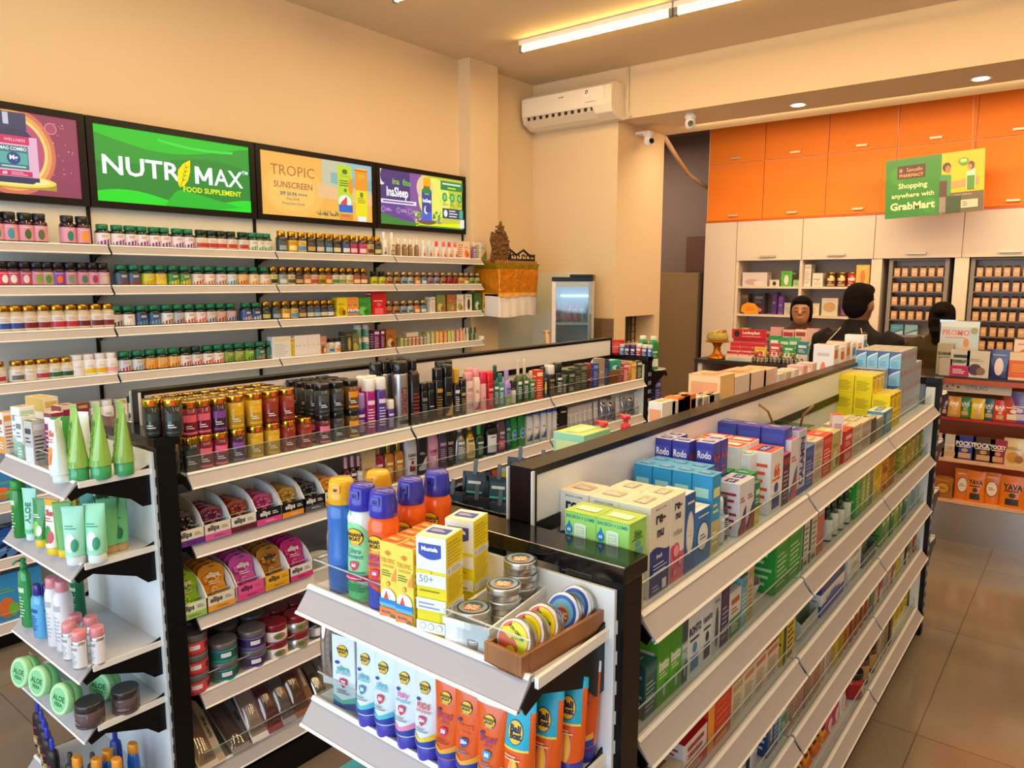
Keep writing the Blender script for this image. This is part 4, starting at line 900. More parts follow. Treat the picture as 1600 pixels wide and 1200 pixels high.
# shelf 2
g = 'green and mint tubes on the second left end shelf'
for i, (px, y, kk, rz, l) in enumerate((
    (38, .82, can(.022, .17, 'f:1f8a34', '2c9a3c', None, .15, .9, 'print', 'c8f0b0'), 0, 'dark green gel bottle at the left of the second end shelf'),
    (54, .79, squeeze(.018, .02, .045, .15, 'b0ecd4', 'd8f4ea', 'vname', ('60c8a0', '2a8a6a'), 'ALOE'), 30, 'mint tube next to the dark green bottle'),
    (68, .775, squeeze(.02, .022, .048, .135, 'f:2a9440', 'f4d020', 'fruit', ('8ad050', 'ffffff'), ''), 25, 'green tube with a yellow cap'),
    (88, .76, squeeze(.022, .022, .052, .15, 'f4f4e8', 'f4d020', 'fruit', ('2f9c48', 'd83c4c'), 'Sun', 'f4b820'), 20, 'yellow and white sun tube with a yellow cap'),
    (102, .80, squeeze(.02, .022, .05, .15, 'f:5aa82c', 'f4d020'), 50, 'grass green tube with a yellow cap behind the clear rail'),
    (121, .735, squeeze(.024, .026, .055, .155, 'a6ecd0', 'e8f6f2', 'fruit', ('e8fbf4', '2f9c78'), ''), 45, 'pale mint tube with a white cap, left of the front pair'),
    (152, .735, squeeze(.024, .026, .055, .158, '9ce8c4', 'e8f6f2', 'fruit', ('e8fbf4', '2f9c78'), ''), 45, 'pale mint tube with a white cap, right of the front pair'),
    (160, .81, squeeze(.024, .024, .05, .15, '7cd49c', 'c8a878'), 55, 'green tube with a beige cap, left of the back pair'),
    (188, .80, squeeze(.022, .024, .05, .148, '74cc94', 'c8a878', 'fruit', ('3a9c5c', '2a7a4c'), ''), 50, 'green tube with a beige cap, right of the back pair'),
    (120, .86, squeeze(.022, .024, .05, .15, '58b8a8', 'f0c030'), 20, 'teal tube behind the pale mint pair'),
    (135, .90, carton(.05, .04, .17, 'e8b820', 'low', ('2f7a4c', 'f4f4f4')), 10, 'yellow carton at the back of the second end shelf'),
    (165, .905, carton(.035, .035, .175, '24683c', 'low', ('e8b820', 'f4f4f4')), 10, 'dark green carton by the end panel of the second end shelf'))):
    put(kk, 'cosmetic_tube' if i not in (0, 10, 11) else ['gel_bottle', 'cosmetic_carton'][i > 0], *[(-2.397,0.735),(-2.35,0.746),(-2.269,0.744),(-2.176,0.742),(-2.134,0.752),(-2.053,0.746),(-2.024,0.787),(-2.072,0.838),(-2.07,0.865),(-2.179,0.829),(-2.286,0.846),(-2.218,0.879)][i], zB, l, 'tube' if i not in (0, 10, 11) else ['bottle', 'box'][i > 0], g, rz)
# shelf 3
g = 'bottles on the third left end shelf'
kp = can(.0185, .105, 's:e6e4e6', 'f:e8949c', 'f0f0f2', .24, .98, 'print', 'a8a8b0')
for i, (px, y, kk, l) in enumerate((
    (43, .80, lotion(.045, .03, .21, 'c:2f9c50', '2f9c50', None, 'd8f0c0', .15, .4, pump='y'), 'green pump bottle at the left of the third end shelf'),
    (64, .78, lotion(.05, .03, .16, 'c:5fb4ec', 'f:2a1c8c', None, '2a5ca8', .2, .55), 'light blue bottle with a purple cap, nearer the rail'),
    (78, .80, lotion(.045, .03, .155, 'c:5fb4ec', 'f:2a1c8c', None, '2a5ca8', .2, .55), 'light blue bottle with a purple cap, behind the first'),
    (90, .80, can(.022, .20, 'eeeef2', 'f:e8949c', None, .15, .8, 'print', 'c0c0c8'), 'tall white can with a pink cap, left of the pair'),
    (106, .775, can(.024, .20, 'eeeef2', 'f:e8949c', None, .15, .7, 'print', 'c0c0c8'), 'tall white can with a pink cap, right of the pair'),
    (111, .745, kp, 'small white spray with a pink cap, left of the small group'), (127, .722, kp, 'small white spray with a pink cap, front of the small group'),
    (119, .775, kp, 'small white spray with a pink cap, second row of the small group'), (143, .79, kp, 'small white spray with a pink cap, back of the small group'),
    (155, .745, kp, 'small white spray with a pink cap, standing a little apart on the right'),
    (124, .885, lotion(.05, .035, .17, 'f:1c7a48', '1c7a48', None, 'd8f0c0'), 'dark green bottle at the back of the third end shelf'))):
    put(kk, ['spray_can', 'lotion_bottle'][i in (0, 1, 2, 10)], *[(-2.423,0.737),(-2.319,0.733),(-2.307,0.752),(-2.235,0.746),(-2.186,0.752),(-2.115,0.736),(-2.044,0.733),(-2.156,0.767),(-2.11,0.79),(-2.031,0.773),(-2.378,0.859)][i], zC, l, 'bottle' if i in (0, 1, 2, 10) else 'spray can', g, 12)
# shelf 4
def roundtub(body, lid):
    def mk():
        k = Kit(); r = .042; h = .045
        k.part('tub', MB().lathe([(r*.9, 0), (r, .006), (r, h*.6)], body, 28)); k.part('lid', MB().lathe([(r*1.02, h*.6), (r*1.03, h*.64), (r*1.03, h*.95), (r*.98, h)], lid, 28))
        a = Art(flat_t(h)); a.ell(0, 0, r*.9, r*.9, 'e6f6dc', 24).ell(0, 0, r*.8, r*.8, '8fe0a0', 24); a.text('ALOE', 0, r*.1, r*.36, '2a6a3c', .03, r*1.3); a.text('VERA', 0, -r*.3, r*.26, '2a6a3c', .02, r); k.part('lid_print', a, 1); return k
    return kit(('rtub', body, lid), mk)
kt4 = roundtub('8ad88a', 'b0f0a8')
for i, (px, y, l) in enumerate(((54, .77, 'round green gel tub on edge, leftmost behind the clear rail'), (82, .75, 'round green gel tub on edge, second behind the clear rail'), (117, .735, 'round green gel tub on edge, third and nearest the dark jars'))):
    place(kt4, 'gel_tub', (*[(-2.401,0.734),(-2.305,0.748),(-2.156,0.751)][i], zD+.0438), l, 'tub', 'round gel tubs on edge', R(10), rx=R(80))
place(kt4, 'gel_tub', (*(-2.153,0.848), zD+.0438), 'round green gel tub on edge behind the dark jars', 'tub', 'round gel tubs on edge', R(20), rx=R(85))
kj = jar(.036, .066, mat('5c4a4c', .25, coat=.3), mat('2c2a2e', .3, coat=.5), '6a5a5c', None, .3, 'b8a8a8', 'jl')
put(kj, 'cream_jar', *(-2.053,0.748), zD, 'dark brown cream jar with a black lid, nearer the rail', 'jar', 'dark cream jars', 10)
put(kj, 'cream_jar', *(-2.045,0.839), zD, 'dark brown cream jar with a black lid, nearer the post', 'jar', 'dark cream jars', 60)
# shelf 5
kb5 = lotion(.042, .03, .155, '241a20', 'f:2f40c8', None, 'd8c040', .22, .38, 'low', '', ('b8a030', '8a3060'))
for i in range(5): put(kb5, 'tanning_spray', [-2.558,-2.49,-2.435,-2.38,-2.309][i], .78-.012*i, zE, 'black tanning oil bottle with a blue spray head, %s' % nth(i, 5), 'bottle', 'black bottles with blue spray heads', 10)
for i, (x, y, l) in enumerate(((-2.20, .74, 'grey capped black bottle in front of the blue capped one'), (-2.15, .78, 'grey capped bottle, middle of the lowest end shelf'), (-2.13, .83, 'dark pump bottle with a clear cap'), (-2.19, .86, 'blue capped bottle at the back of the lowest end shelf'))):
    put(lotion(.04, .03, .15 if i != 3 else .17, '2a2628' if i != 3 else '2c3c9c', ['3c3c40', '55565a', 'c:8a8a90', '2c3c9c'][i], None, '8a8a90', .2, .4), 'hair_spray', x, y, zE, l, 'bottle', 'dark bottles on the lowest left end shelf', 10)
ko = lotion(.042, .028, .17, 'f:2c6cd0', 'f:f09c1c', None, 'ffffff', .16, .8)
for i, (x, y) in enumerate(((-2.135, .735), (-2.085, .765), (-2.04, .80), (-2.075, .86), (-2.10, .80))): put(ko, 'sunscreen_bottle', x, y, zE, 'blue bottle with an orange cap, %s of the cluster by the post' % ['front', 'second', 'nearest', 'rear', 'middle'][i], 'bottle', 'blue bottles with orange caps', 12)
# ================================================================== WALL SHELVES: supplement bottles
XP = -3.785
bayname = lambda px: 'under the pink screen' if px < 172 else 'under the bright green screen' if px < 431 else 'under the orange screen' if px < 616 else 'under the purple screen'
def fit(desc, o, row, bay):
    bay = bay.replace('under the ', '').replace('bright ', '')
    for t in ('%s, %s from the left on the %s wall shelf under the %s', '%s, %s from left on %s shelf under %s', '%s, %s from left, %s shelf, %s bay', '%s, %s on %s shelf under %s', '%s, %s, %s shelf, %s bay', '%s, %s, %s shelf, %s'):
        l = t % (desc.replace('with a ', 'with ').replace('with an ', 'with '), o, row, bay)
        if len(l.replace(',', '').split()) <= 16: return l
    return l
def wallrow(z, row, items):
    """items: (y, pixel-free order) grouped by bay so that each label is an ordinal within its bay and row"""
    by = {}
    for it in items: by.setdefault(it[-1], []).append(it)
    for bay, L in by.items():
        for i, (y, kk, nm, cat, desc, grp, b) in enumerate(L):
            put(kk, nm, XP+(.02 if cat == 'box' else 0), y, z, fit(desc, ORD[i], row, bay), cat, grp, 90+random.uniform(-6, 6))
rr = random.Random(11)
DK, GR, GO = '2a1420', mat('0f7a4e', .35), mat('c9982c', .25, metal=1)
def big(lab, ac, st='pic'): return (pill(.034, .135, 'c:2c1226', mat('1c1c20', .3), lab, ac, st, 'f0d0dc'), 'supplement_bottle', 'bottle', 'tall dark pill bottle with %s label' % 'a pink', 'dark bottles with pink labels')
def grn(lab, ac, d, st='wave', capm=None): return (pill(.0335, .105, 'c:10281c', capm or GR, lab, ac, st, 'c8b8c0'), 'supplement_bottle', 'bottle', ('green' if not capm else 'black')+' capped pill bottle with %s label' % d, 'green capped supplement bottles')
def gld(lab, ac, d, st='hat', body='c:3c2a18', h=.115, r=.031): return (pill(r, h, body, GO, lab, ac, st, '8a8074'), 'supplement_bottle', 'bottle', 'gold capped pill bottle with %s label' % d, 'gold capped supplement bottles')
def wcan(lab, ac, d, capc='g:c9982c', body='f2ece2'): return (pill(.032, .108, body, wrapcol(capc), lab, ac, 'hat', 'b8a8a0'), 'supplement_bottle', 'bottle', d, 'white supplement bottles')
def bx(w, h, base, st, c, d, t='', top=None): return (carton(w, .06, h, base, st, c, t, top), 'supplement_box', 'box', d, 'boxes on the wall shelves')
def row(px, z, specs, bayedge=(172, 431, 616)):
    out = []
    for p, y, s in zip(px, px, specs): out.append(s)
    return out
"""the four upper rows, left to right"""
P1, P2 = ('e0a0b8', '3a8a98'), ('d890a8', '2c2c30')
r1 = [big('dc9cb4', '2a90a0')]*0
R1 = [(y, *big('dc98b0', a), b) for y, a, b in zip([1.163,1.216,1.278,1.335,1.452,1.516], ('2f8aa0', '3f9ab0', '4a6a3a', '5a6a4a', '1f8a80', 'f0a020'), [bayname(0)]*6)]
for y, (l, a, d) in zip([1.605,1.673,1.734,1.791,1.852,1.904,1.972,2.03], [('e8e0ea', '7a3a9a', 'white and purple')]*8): R1.append((y, *grn(l, a, d), bayname(200)))
for y, (l, a, d) in zip([2.101,2.16,2.215,2.276,2.347], [('e4d8cc', 'b8402c', 'white and red')]*5): R1.append((y, *grn(l, a, d, 'hat', mat('12301f', .35)), bayname(200)))
for y in [2.407,2.451,2.497]: R1.append((y, *grn('d8e0d0', '6a9a7a', 'pale green'), bayname(200)))
G = [('2c3428', 'c0c060', 'a dark green'), ('3a4a5c', '98a8b8', 'a slate blue'), ('e0a820', 'f4e088', 'a yellow'), ('d8c060', '5a90c0', 'a yellow and blue'), ('3a3428', 'c0a060', 'a brown'), ('4a5458', 'd0c8b0', 'a grey'), ('2c5470', 'a0c0d0', 'a blue'), ('282c30', 'e0d0a0', 'a black'), ('3a5080', 'e0e0f0', 'a navy'), ('a03060', 'f0c0d0', 'a magenta'), ('c83070', 'f0d0e0', 'a pink'), ('caa878', '603820', 'a tan'), ('283828', 'c8c080', 'a dark olive')]
for y, (l, a, d) in zip([2.599,2.669,2.737,2.802,2.867,2.93,2.994,3.065,3.126,3.2,3.265,3.33], G[1:]+G[:1]): R1.append((y, *gld(l, a, d, 'hat', 'c:3a3020', .125), bayname(500)))
R1.insert(0, R1.pop(0))
R1.append((3.392, can(.022, .16, 'f0ece6', 'f:f4f2ee', None, .3, .5, 'name', '6a6a60'), 'mist_spray', 'spray bottle', 'tall white mist spray', 'mist sprays', bayname(500)))
R1.append((3.461, can(.022, .16, 'e0d2bc', 'f:f4f2ee', None, .3, .5, 'low', '8a7a60', '', ('8a7040', '8a7a60')), 'mist_spray', 'spray bottle', 'tall beige mist spray', 'mist sprays', bayname(500)))
for y in [3.519,3.579,3.633,3.695]: R1.append((y, can(.018, .125, mat('8a6a48', .3), 'f:eee8e0', None, .3, .55, 'print', 'c0a880'), 'mist_spray', 'spray bottle', 'small brown bottle with a white spray head', 'small brown sprays', bayname(700)))
for y, c, d in zip([3.757,3.821,3.893,3.966,4.027,4.089], ('e8e4e4', 'c8d4dc', 'f0e0d8', 'f0d8d4', 'ecd8d4', 'f0dcd4'), ('white and pink', 'white and grey', 'cream and orange', 'cream and rose', 'cream and coral', 'cream and red')):
    R1.append((y, can(.019, .12, c, ['f:f0f0f0', 'f:f0f0f0', 'f:e03c8c', 'f:f0608c', 'f:e8305c', 'f:f06a3c'][('white and pink', 'white and grey', 'cream and orange', 'cream and rose', 'cream and coral', 'cream and red').index(d)], None, .3, .6, 'fruit', 'd04070', '', ('e07048', 'c04060')), 'mist_spray', 'spray bottle', d+' mist bottle', 'fruit mist sprays', bayname(700)))
R1 += [(4.167, *bx(.07, .13, 'f0d8b8', 'fruit', ('f08030', 'e86020'), 'cream and orange fruit box'), bayname(700)), (4.239, can(.018, .13, '2c3060', 'f:e8e8f0', None, .25, .6), 'hair_tonic', 'spray bottle', 'navy slim bottle', None, bayname(700)),
       (4.297, can(.018, .13, 'a870b0', 'f:e8e0ea', None, .25, .6), 'hair_tonic', 'spray bottle', 'lilac slim bottle', None, bayname(700)), (4.357, *bx(.07, .13, 'ecdcc8', 'swoosh', ('f09040', '7aa83c'), 'white box with an orange swoosh'), bayname(700))]
wallrow(1.81, 'top', R1)
R2 = []
for y, (l, a, d) in zip([1.172,1.211,1.258,1.307,1.349,1.394,1.446,1.499,1.545,1.591], [('e02050', 'f0f0f0', 'red'), ('b85070', 'f0e0e8', 'rose'), ('b85070', 'f0d0e0', 'dusty rose'), ('d088a0', '7ab03c', 'pink and green'), ('b8a090', '5a9030', 'grey and green'), ('7a4ac0', 'f07020', 'violet and orange'), ('c88098', '6a9a80', 'pink and sage'), ('c88098', '3a8070', 'pink and teal'), ('cc90a4', 'a04060', 'pale pink'), ('d0a0c0', 'c0d0a0', 'lilac')]):
    R2.append((y, pill(.032, .112, 'c:2c1226', mat('1c1c20', .3), l, a, 'pic', 'f0d0dc'), 'supplement_bottle', 'bottle', 'black capped pill bottle with a %s label' % d, 'black capped supplement bottles', bayname(0)))
for y, (l, a, d) in zip([1.678,1.737,1.807,1.869,1.936,1.998,2.068,2.134,2.201,2.266,2.332,2.401,2.471], [('3a5a78', '8a2c40', 'a blue and maroon'), ('48647c', '8a2c48', 'a slate and maroon'), ('d0d020', 'c89820', 'a yellow'), ('e0c020', 'e8d050', 'a golden yellow'), ('3a8a30', 'e0d030', 'a green and yellow'), ('5a9030', 'e8c030', 'a lime and yellow'), ('e8e0d4', 'c03c3c', 'a white and red'), ('f0e0d8', 'b06858', 'a cream and red'), ('e4d8d8', 'a8584c', 'a pale rose'), ('d8e4e8', '3a8098', 'a pale blue'), ('e8c070', 'b03820', 'an orange'), ('ecd8b0', 'e08030', 'a cream and orange'), ('e8e0d0', 'e09050', 'a white and peach')]):
    R2.append((y, *grn(l, a, d), bayname(200)))
for y, (l, a, d) in zip([2.53,2.594,2.652,2.706,2.765,2.817,2.874,2.922,2.977,3.032,3.088,3.146,3.204], [('d8d080', '303020', 'a khaki'), ('98a8b0', 'd0d8d8', 'a silver blue'), ('d8c898', '5a5038', 'a cream'), ('302828', 'c8a060', 'a black'), ('c88850', 'f0c898', 'an orange brown'), ('e8b8a0', 'b04838', 'a salmon'), ('c8a830', '705818', 'a mustard'), ('c06828', 'f0c070', 'a rust'), ('ece4c8', '3a8a50', 'a cream and green'), ('e0dcb8', '7a9a50', 'a pale khaki'), ('ece0c8', 'b89848', 'an ivory'), ('b86030', 'e8c8a0', 'a terracotta'), ('a84040', 'e8d8a0', 'a brick red')]):
    R2.append((y, *gld(l, a, d, 'hat', 'c:3c3020', .108, .029), bayname(500)))
for y in [3.297,3.364]: R2.append((y, pill(.027, .09, 'c:1c1c14', mat('141412', .4), 'd8d818', '8a8a10', 'hat'), 'supplement_bottle', 'bottle', 'short bottle with a black cap and yellow label', 'short yellow labelled bottles', bayname(500)))
BR = [('c8a070', '8a2020'), ('c89858', '3a3020'), ('b0b8c0', '305878'), ('c8d0d0', '287890'), ('e08838', 'f0d0a0'), ('68a0b8', 'd8e0e0'), ('b08898', '683850'), ('98a8c8', '384878'), ('c88850', '603018'), ('b83048', '601020'), ('a82840', '701828'), ('e0c068', 'a06818'), ('c89850', 'e8d8a8'), ('a8b868', '486020'), ('b8c078', '506828')]
BN = 'tan and red, tan and black, pale blue, teal, orange, light blue, mauve, periwinkle, rust, crimson, dark red, golden, ochre, moss green, pale olive'.split(', ')
for y, (l, a), d in zip([3.427,3.496,3.562,3.622,3.69,3.753,3.817,3.883,3.95,4.018,4.08,4.143,4.201,4.266,4.333], BR, BN):
    R2.append((y, pill(.026, .088, 'c:4a2c14', mat('c8a878', .3, metal=.6), l, a, 'hat', '3a2c20'), 'supplement_bottle', 'bottle', 'small brown glass bottle with a %s label' % d, 'small brown glass bottles', bayname(700)))
wallrow(1.62, 'second', R2)
R3 = []
for y, (l, a, d) in zip([1.16,1.207,1.26,1.318,1.376,1.434,1.487,1.545,1.601], [('e8e4e0', '2c4a9c', 'blue'), ('ece8e4', '2c489c', 'royal blue'), ('e8dcd4', '7a2030', 'maroon'), ('ece0d8', '882434', 'wine'), ('ece4e0', 'c0304c', 'red'), ('e8dcd4', 'b83048', 'crimson'), ('e8d8d0', '682028', 'brown red'), ('ece0d8', '6a2028', 'dark brown'), ('e8dcd0', '801c30', 'burgundy')]):
    R3.append((y, pill(.034, .118, 'd8c8a8', GO, l, a, 'hat', 'c0b0a8'), 'supplement_bottle', 'bottle', 'gold capped bottle with a white and %s label' % d, 'gold capped bottles with white labels', bayname(0)))
for y, (l, a, d) in zip([1.637,1.695,1.761,1.826,1.889,1.951,2.01,2.071,2.133,2.189,2.251,2.346,2.407], [('c8c0b8', '3a3a3a', 'a grey'), ('ece8e8', 'd8c8d0', 'a plain white'), ('2c4a78', '5a88b8', 'a navy'), ('2c5a88', '6aa0c8', 'a blue'), ('e8e8e8', '9c2038', 'a white and wine'), ('a8b8c8', '884050', 'a grey blue'), ('f0e8e4', 'c02c38', 'a white and scarlet'), ('ecd8d8', 'c83848', 'a blush'), ('d8c8c0', '3860a0', 'a beige and blue'), ('d0a890', '883828', 'a copper'), ('c0a8b0', '384890', 'a mauve'), ('3c5a98', 'd0a890', 'a cobalt'), ('2c4878', 'b8c8d8', 'a midnight blue')]):
    R3.append((y, *grn(l, a, d), bayname(200)))
for y, (l, a, d) in zip([2.473,2.541,2.602,2.665,2.72,2.78,2.827,2.88,2.929], G): R3.append((y, *gld(l, a, d, 'hat', 'c:3a3020', .108, .029), bayname(500)))
R3 += [(2.994, *bx(.072, .125, 'e8d020', 'fruit', ('b8a010', '806010'), 'yellow box'), bayname(500)), (3.05, *bx(.05, .125, 'f0a050', 'tropic', ('e8a43c', 'd88a1c'), 'slim orange sunscreen box'), bayname(500)), (3.097, *bx(.05, .125, 'f0a058', 'tropic', ('e8a43c', 'd88a1c'), 'slim peach sunscreen box'), bayname(500)),
       (3.171, *bx(.11, .12, '3a9a3c', 'fruit', ('7ad060', '2c7a30'), 'green box with plant leaves'), bayname(500)), (3.296, *bx(.115, .18, 'd01c28', 'name', ('e86870', 'f4e0e0'), 'large bright red box'), bayname(500))]
for y, (l, a), d in zip([3.415,3.485,3.551,3.618,3.68,3.743], BR, BN): R3.append((y, pill(.027, .092, 'c:4a2c14', mat('c8a878', .3, metal=.6), l, a, 'hat', '3a2c20'), 'supplement_bottle', 'bottle', 'small brown glass bottle with a %s label' % d, 'small brown glass bottles', bayname(700)))
R3 += [(3.801, *bx(.045, .115, 'e8e0d4', 'print', ('c8c0b0', 'a09888'), 'narrow white box'), bayname(700)), (3.886, *bx(.08, .13, '7a8a50', 'fruit', ('d8c060', 'a05828'), 'green and brown picture box'), bayname(700)), (3.994, *bx(.08, .13, 'a86838', 'fruit', ('7a9a40', 'c89858'), 'brown picture box'), bayname(700)),
       (4.091, *bx(.07, .13, 'e4dcd0', 'fruit', ('8aa848', 'a07040'), 'white box with green print'), bayname(700)), (4.184, *bx(.07, .13, 'e8e0d4', 'pic', ('1c2c50', '8a8070'), 'white box with a navy square'), bayname(700)), (4.287, *bx(.085, .14, '3a6a2c', 'fruit', ('c8d8b0', '204018'), 'dark green leaf box'), bayname(700)), (4.377, *bx(.05, .14, 'c8a020', 'fruit', ('8a5820', '604010'), 'narrow mustard box'), bayname(700))]
wallrow(1.42, 'third', R3)
R4 = []
for y, (l, a, d) in zip([1.123,1.194,1.245,1.295,1.348,1.398], [('ece4dc', 'b03848', 'red'), ('ece8e4', '606870', 'grey'), ('ece8e4', 'd8d0c8', 'plain'), ('e8dcd4', 'b03848', 'rose red'), ('e8e4dc', '2c6a48', 'green'), ('e8e4dc', '1c5a3c', 'dark green')]):
    R4.append((y, pill(.031, .098, 'd8c8a8', GO, l, a, 'hat', 'c0b0a8'), 'supplement_bottle', 'bottle', 'short gold capped bottle with a white and %s label' % d, 'short gold capped bottles', bayname(0)))
for y, (a, d) in zip([1.445,1.497,1.549,1.6], [('e8e8ec', 'plain white'), ('e8c820', 'white and yellow'), ('e8b820', 'white and gold'), ('e8a8a8', 'white and pink')]):
    R4.append((y, pill(.031, .105, 'f0f0f2', mat('f0f0f2', .4), 'f4f4f4', a, 'low' if 0 else 'hat', 'c8c8d0'), 'supplement_bottle', 'bottle', d+' tablet bottle', 'white tablet bottles', bayname(0)))
for y, (l, a, d, cp) in zip([1.664,1.727,1.792,1.848,1.912,1.975,2.036,2.101,2.161,2.223,2.285,2.35,2.42,2.492], [('c8d0d8', 'b03840', 'a white and red', 0), ('d0d4dc', '8090a0', 'a grey white', 0), ('e8a840', 'd07820', 'an orange', 0), ('e8b050', 'c88020', 'a light orange', 0), ('e8b858', 'a85820', 'an amber', 0), ('e8e4e4', 'b83048', 'a white and crimson', 1), ('e4d8d4', 'c04858', 'a pink', 1), ('f0e8e0', 'd03838', 'a white and vermilion', 0), ('e8e0d8', 'd03838', 'a cream and red', 0), ('88a838', '4a7820', 'a green', 0), ('98b048', '687820', 'an olive', 0), ('88b828', '486818', 'a lime', 0), ('3a8060', 'c87860', 'a teal', 0), ('3a7058', 'c08068', 'a dark teal', 0)]):
    R4.append((y, *grn(l, a, d, 'wave', mat('12382a', .35) if cp else None), bayname(200)))
R4 += [(2.543, *bx(.12, .13, 'e4e8ec', 'print', ('ecd8b0', 'c0c8d0'), 'wide white box'), bayname(500)), (2.61, *bx(.03, .12, 'e8d020', 'print', ('c0a010', '907818'), 'thin yellow box'), bayname(500))]
for i, y in enumerate([2.646,2.673,2.705,2.737,2.77,2.799]): R4.append((y, *bx(.032, .13, 'ece8ea', 'vname', ('d8d4dc', 'c8c4cc'), 'slender white box with a navy top', '', '1c1c48'), bayname(500)))
R4 += [(2.837, *bx(.05, .115, 'c89078', 'fruit', ('8a4838', 'e8d0c0'), 'brown pink box'), bayname(500))]
for y, a, d in zip([2.881,2.93,2.98], ('d8d8dc', '3a88d0', 'f08c20'), ('plain white', 'white and blue', 'white and orange')): R4.append((y, pill(.024, .092, 'f0f0f2', mat('1c1c20', .3), 'ece8e4', a, 'hat', '808080'), 'supplement_bottle', 'bottle', d+' bottle with a black cap', None, bayname(500)))
R4 += [(3.037, *bx(.07, .13, '3c4434', 'pic', ('b8a060', '8a8060'), 'dark olive box'), bayname(500)), (3.094, *bx(.05, .12, '6a7048', 'fruit', ('c8a840', 'a8b870'), 'moss coloured box'), bayname(500))]
for i, y in enumerate([3.147,3.212]):
    for j in range(2): R4.append((y, 'STK', j, i))
wc = can(.026, .085, 'e8e8e4', 'f:e8e4da', '3a8a80', .25, 1, 'print', 'c8e0d8')
R4s = [t for t in R4 if t[1] == 'STK']; R4 = [t for t in R4 if t[1] != 'STK']
for y, _, j, i in R4s: put(wc, 'cream_tin', XP, y, 1.195+j*.0862, 'white and teal canister, %s of the %s stack on the fourth wall shelf' % (['lower', 'upper'][j], ['left', 'right'][i]), 'canister', 'teal canisters on the wall shelf', 90)
R4 += [(3.272, *bx(.045, .13, '6a2858', 'print', ('e8d8e4', 'd8b8cc'), 'maroon box with white print'), bayname(500)), (3.323, *bx(.03, .13, '6a2858', 'print', ('e8d8e4', 'd8b8cc'), 'narrow maroon box'), bayname(500)), (3.397, *bx(.08, .13, 'a86828', 'fruit', ('d8c0a0', '6a3818'), 'brown box with a pale animal picture'), bayname(500))]
for i, (y, c) in enumerate(zip([3.497,3.533,3.569,3.606,3.643,3.681,3.719], ('a8b060', '98a858', 'b89868', 'c88878', 'b87868', 'c09888', '88a098'))): R4.append((y, *bx(.026, .065, c, 'print', ('e8e0d0', 'e8e0d0'), 'tiny %s carton' % ('olive', 'moss', 'tan', 'coral', 'brick', 'rose grey', 'grey green')[i]), bayname(700)))
for i, (y, c) in enumerate(zip([3.757,3.796,3.842,3.882,3.929,3.97,4.011,4.06,4.103], ('98a070', 'b0b890', 'e8b820', 'f0a030', 'e88820', 'a8d030', 'b8c840', 'e88ca0', 'f08850'))): R4.append((y, *bx(.03, .092, c, 'stripe', ('f4e8c0', 'f0e8d8'), 'slim %s sachet box' % ('sage', 'pale green', 'yellow', 'amber', 'orange', 'lime', 'citron', 'pink', 'coral')[i]), bayname(700)))
for i, y in enumerate([4.145,4.182,4.218,4.262,4.307]): R4.append((y, can(.012, .10, 'e0dcd4' if i < 3 else '2c7a48', 'f:f4f4f4' if i < 3 else 'f:0f5a34', None, .4, .6), 'nail_bottle', 'bottle', ['tiny white topped bottle', 'tiny green topped bottle'][i > 2], 'tiny tapered bottles', bayname(700)))
wallrow(1.195, 'fourth', R4)
put(jar(.022, .03, 'eeeae2', mat('eeeae2', .4), 'd8d0c0', None), 'cream_pot', XP+.03, 4.349, 1.195, 'small white cream pot at the right end of the fourth wall shelf', 'pot')
put(carton(.11, .05, .03, 'dcd8cc', 'plain', ('d8d0c0', 'b0a898')), 'storage_tray', XP, 3.62, 1.262, 'flat pale box lying across the tiny cartons', 'box', None, 90)
# lower rows, glimpsed left of the green tubes
lows = [(.95, 'fifth', (-20, 0, 22, 45, 66, 88, 110, 132, 155, 178, 200), 0), (.67, 'sixth', (-15, 6, 20, 34), 1), (.415, 'seventh', (-10, 12, 34), 2), (.12, 'lowest', (0, 22, 42), 3)]
for z, nm, ys, kk in ((.95, 'fifth', [1.047,1.095,1.137,1.208,1.265,1.324,1.385,1.447,1.511,1.565,1.626,1.688], 0), (.67, 'sixth', [1.041,1.095,1.145], 1), (.415, 'seventh', [1.027,1.084,1.145], 2), (.12, 'lowest', [0.991,1.07,1.153], 3)):
    for i, y in enumerate(ys):
        L = nth(i, len(ys))
        if kk == 0:
            if i % 3 == 1: put(carton(.05, .06, .12, ['e8e0d4', 'b84848', '8a2c48'][i // 3 % 3], 'print', ('c8a060', 'a09888'), '', 'd8c898'), 'medicine_box', XP, y, z, 'small medicine box, %s on the fifth wall shelf' % L, 'box', 'mixed goods on the fifth wall shelf', 90)
            else: put(pill(.032, .12, 'f0f0f2', mat('f0f0f0', .4) if i < 10 else GR, 'ece8e4', ['d04038', '8a9ab0', '3a4a80'][i % 3], 'hat'), 'tablet_bottle', XP, y, z, 'white tablet bottle, %s on the fifth wall shelf' % L, 'bottle', 'mixed goods on the fifth wall shelf', 90)
        else: put(carton(.105, .09, [0, .17, .17, .28][kk]*.8, ['', '3a88d0', '2858a8', '3a9ad8'][kk], ['', 'fruit', 'swoosh', 'fruit'][kk], ('e87838' if kk != 2 else '102858', '78c048' if kk != 2 else '6090d0'), '', None), 'diaper_pack' if kk == 3 else 'medicine_box', XP, y, z, ['', 'blue picture box', 'dark blue pack', 'large light blue pack'][kk]+', %s, %s wall shelf' % (ORD[i], nm), 'pack', 'blue packs low on the wall shelves', 90)
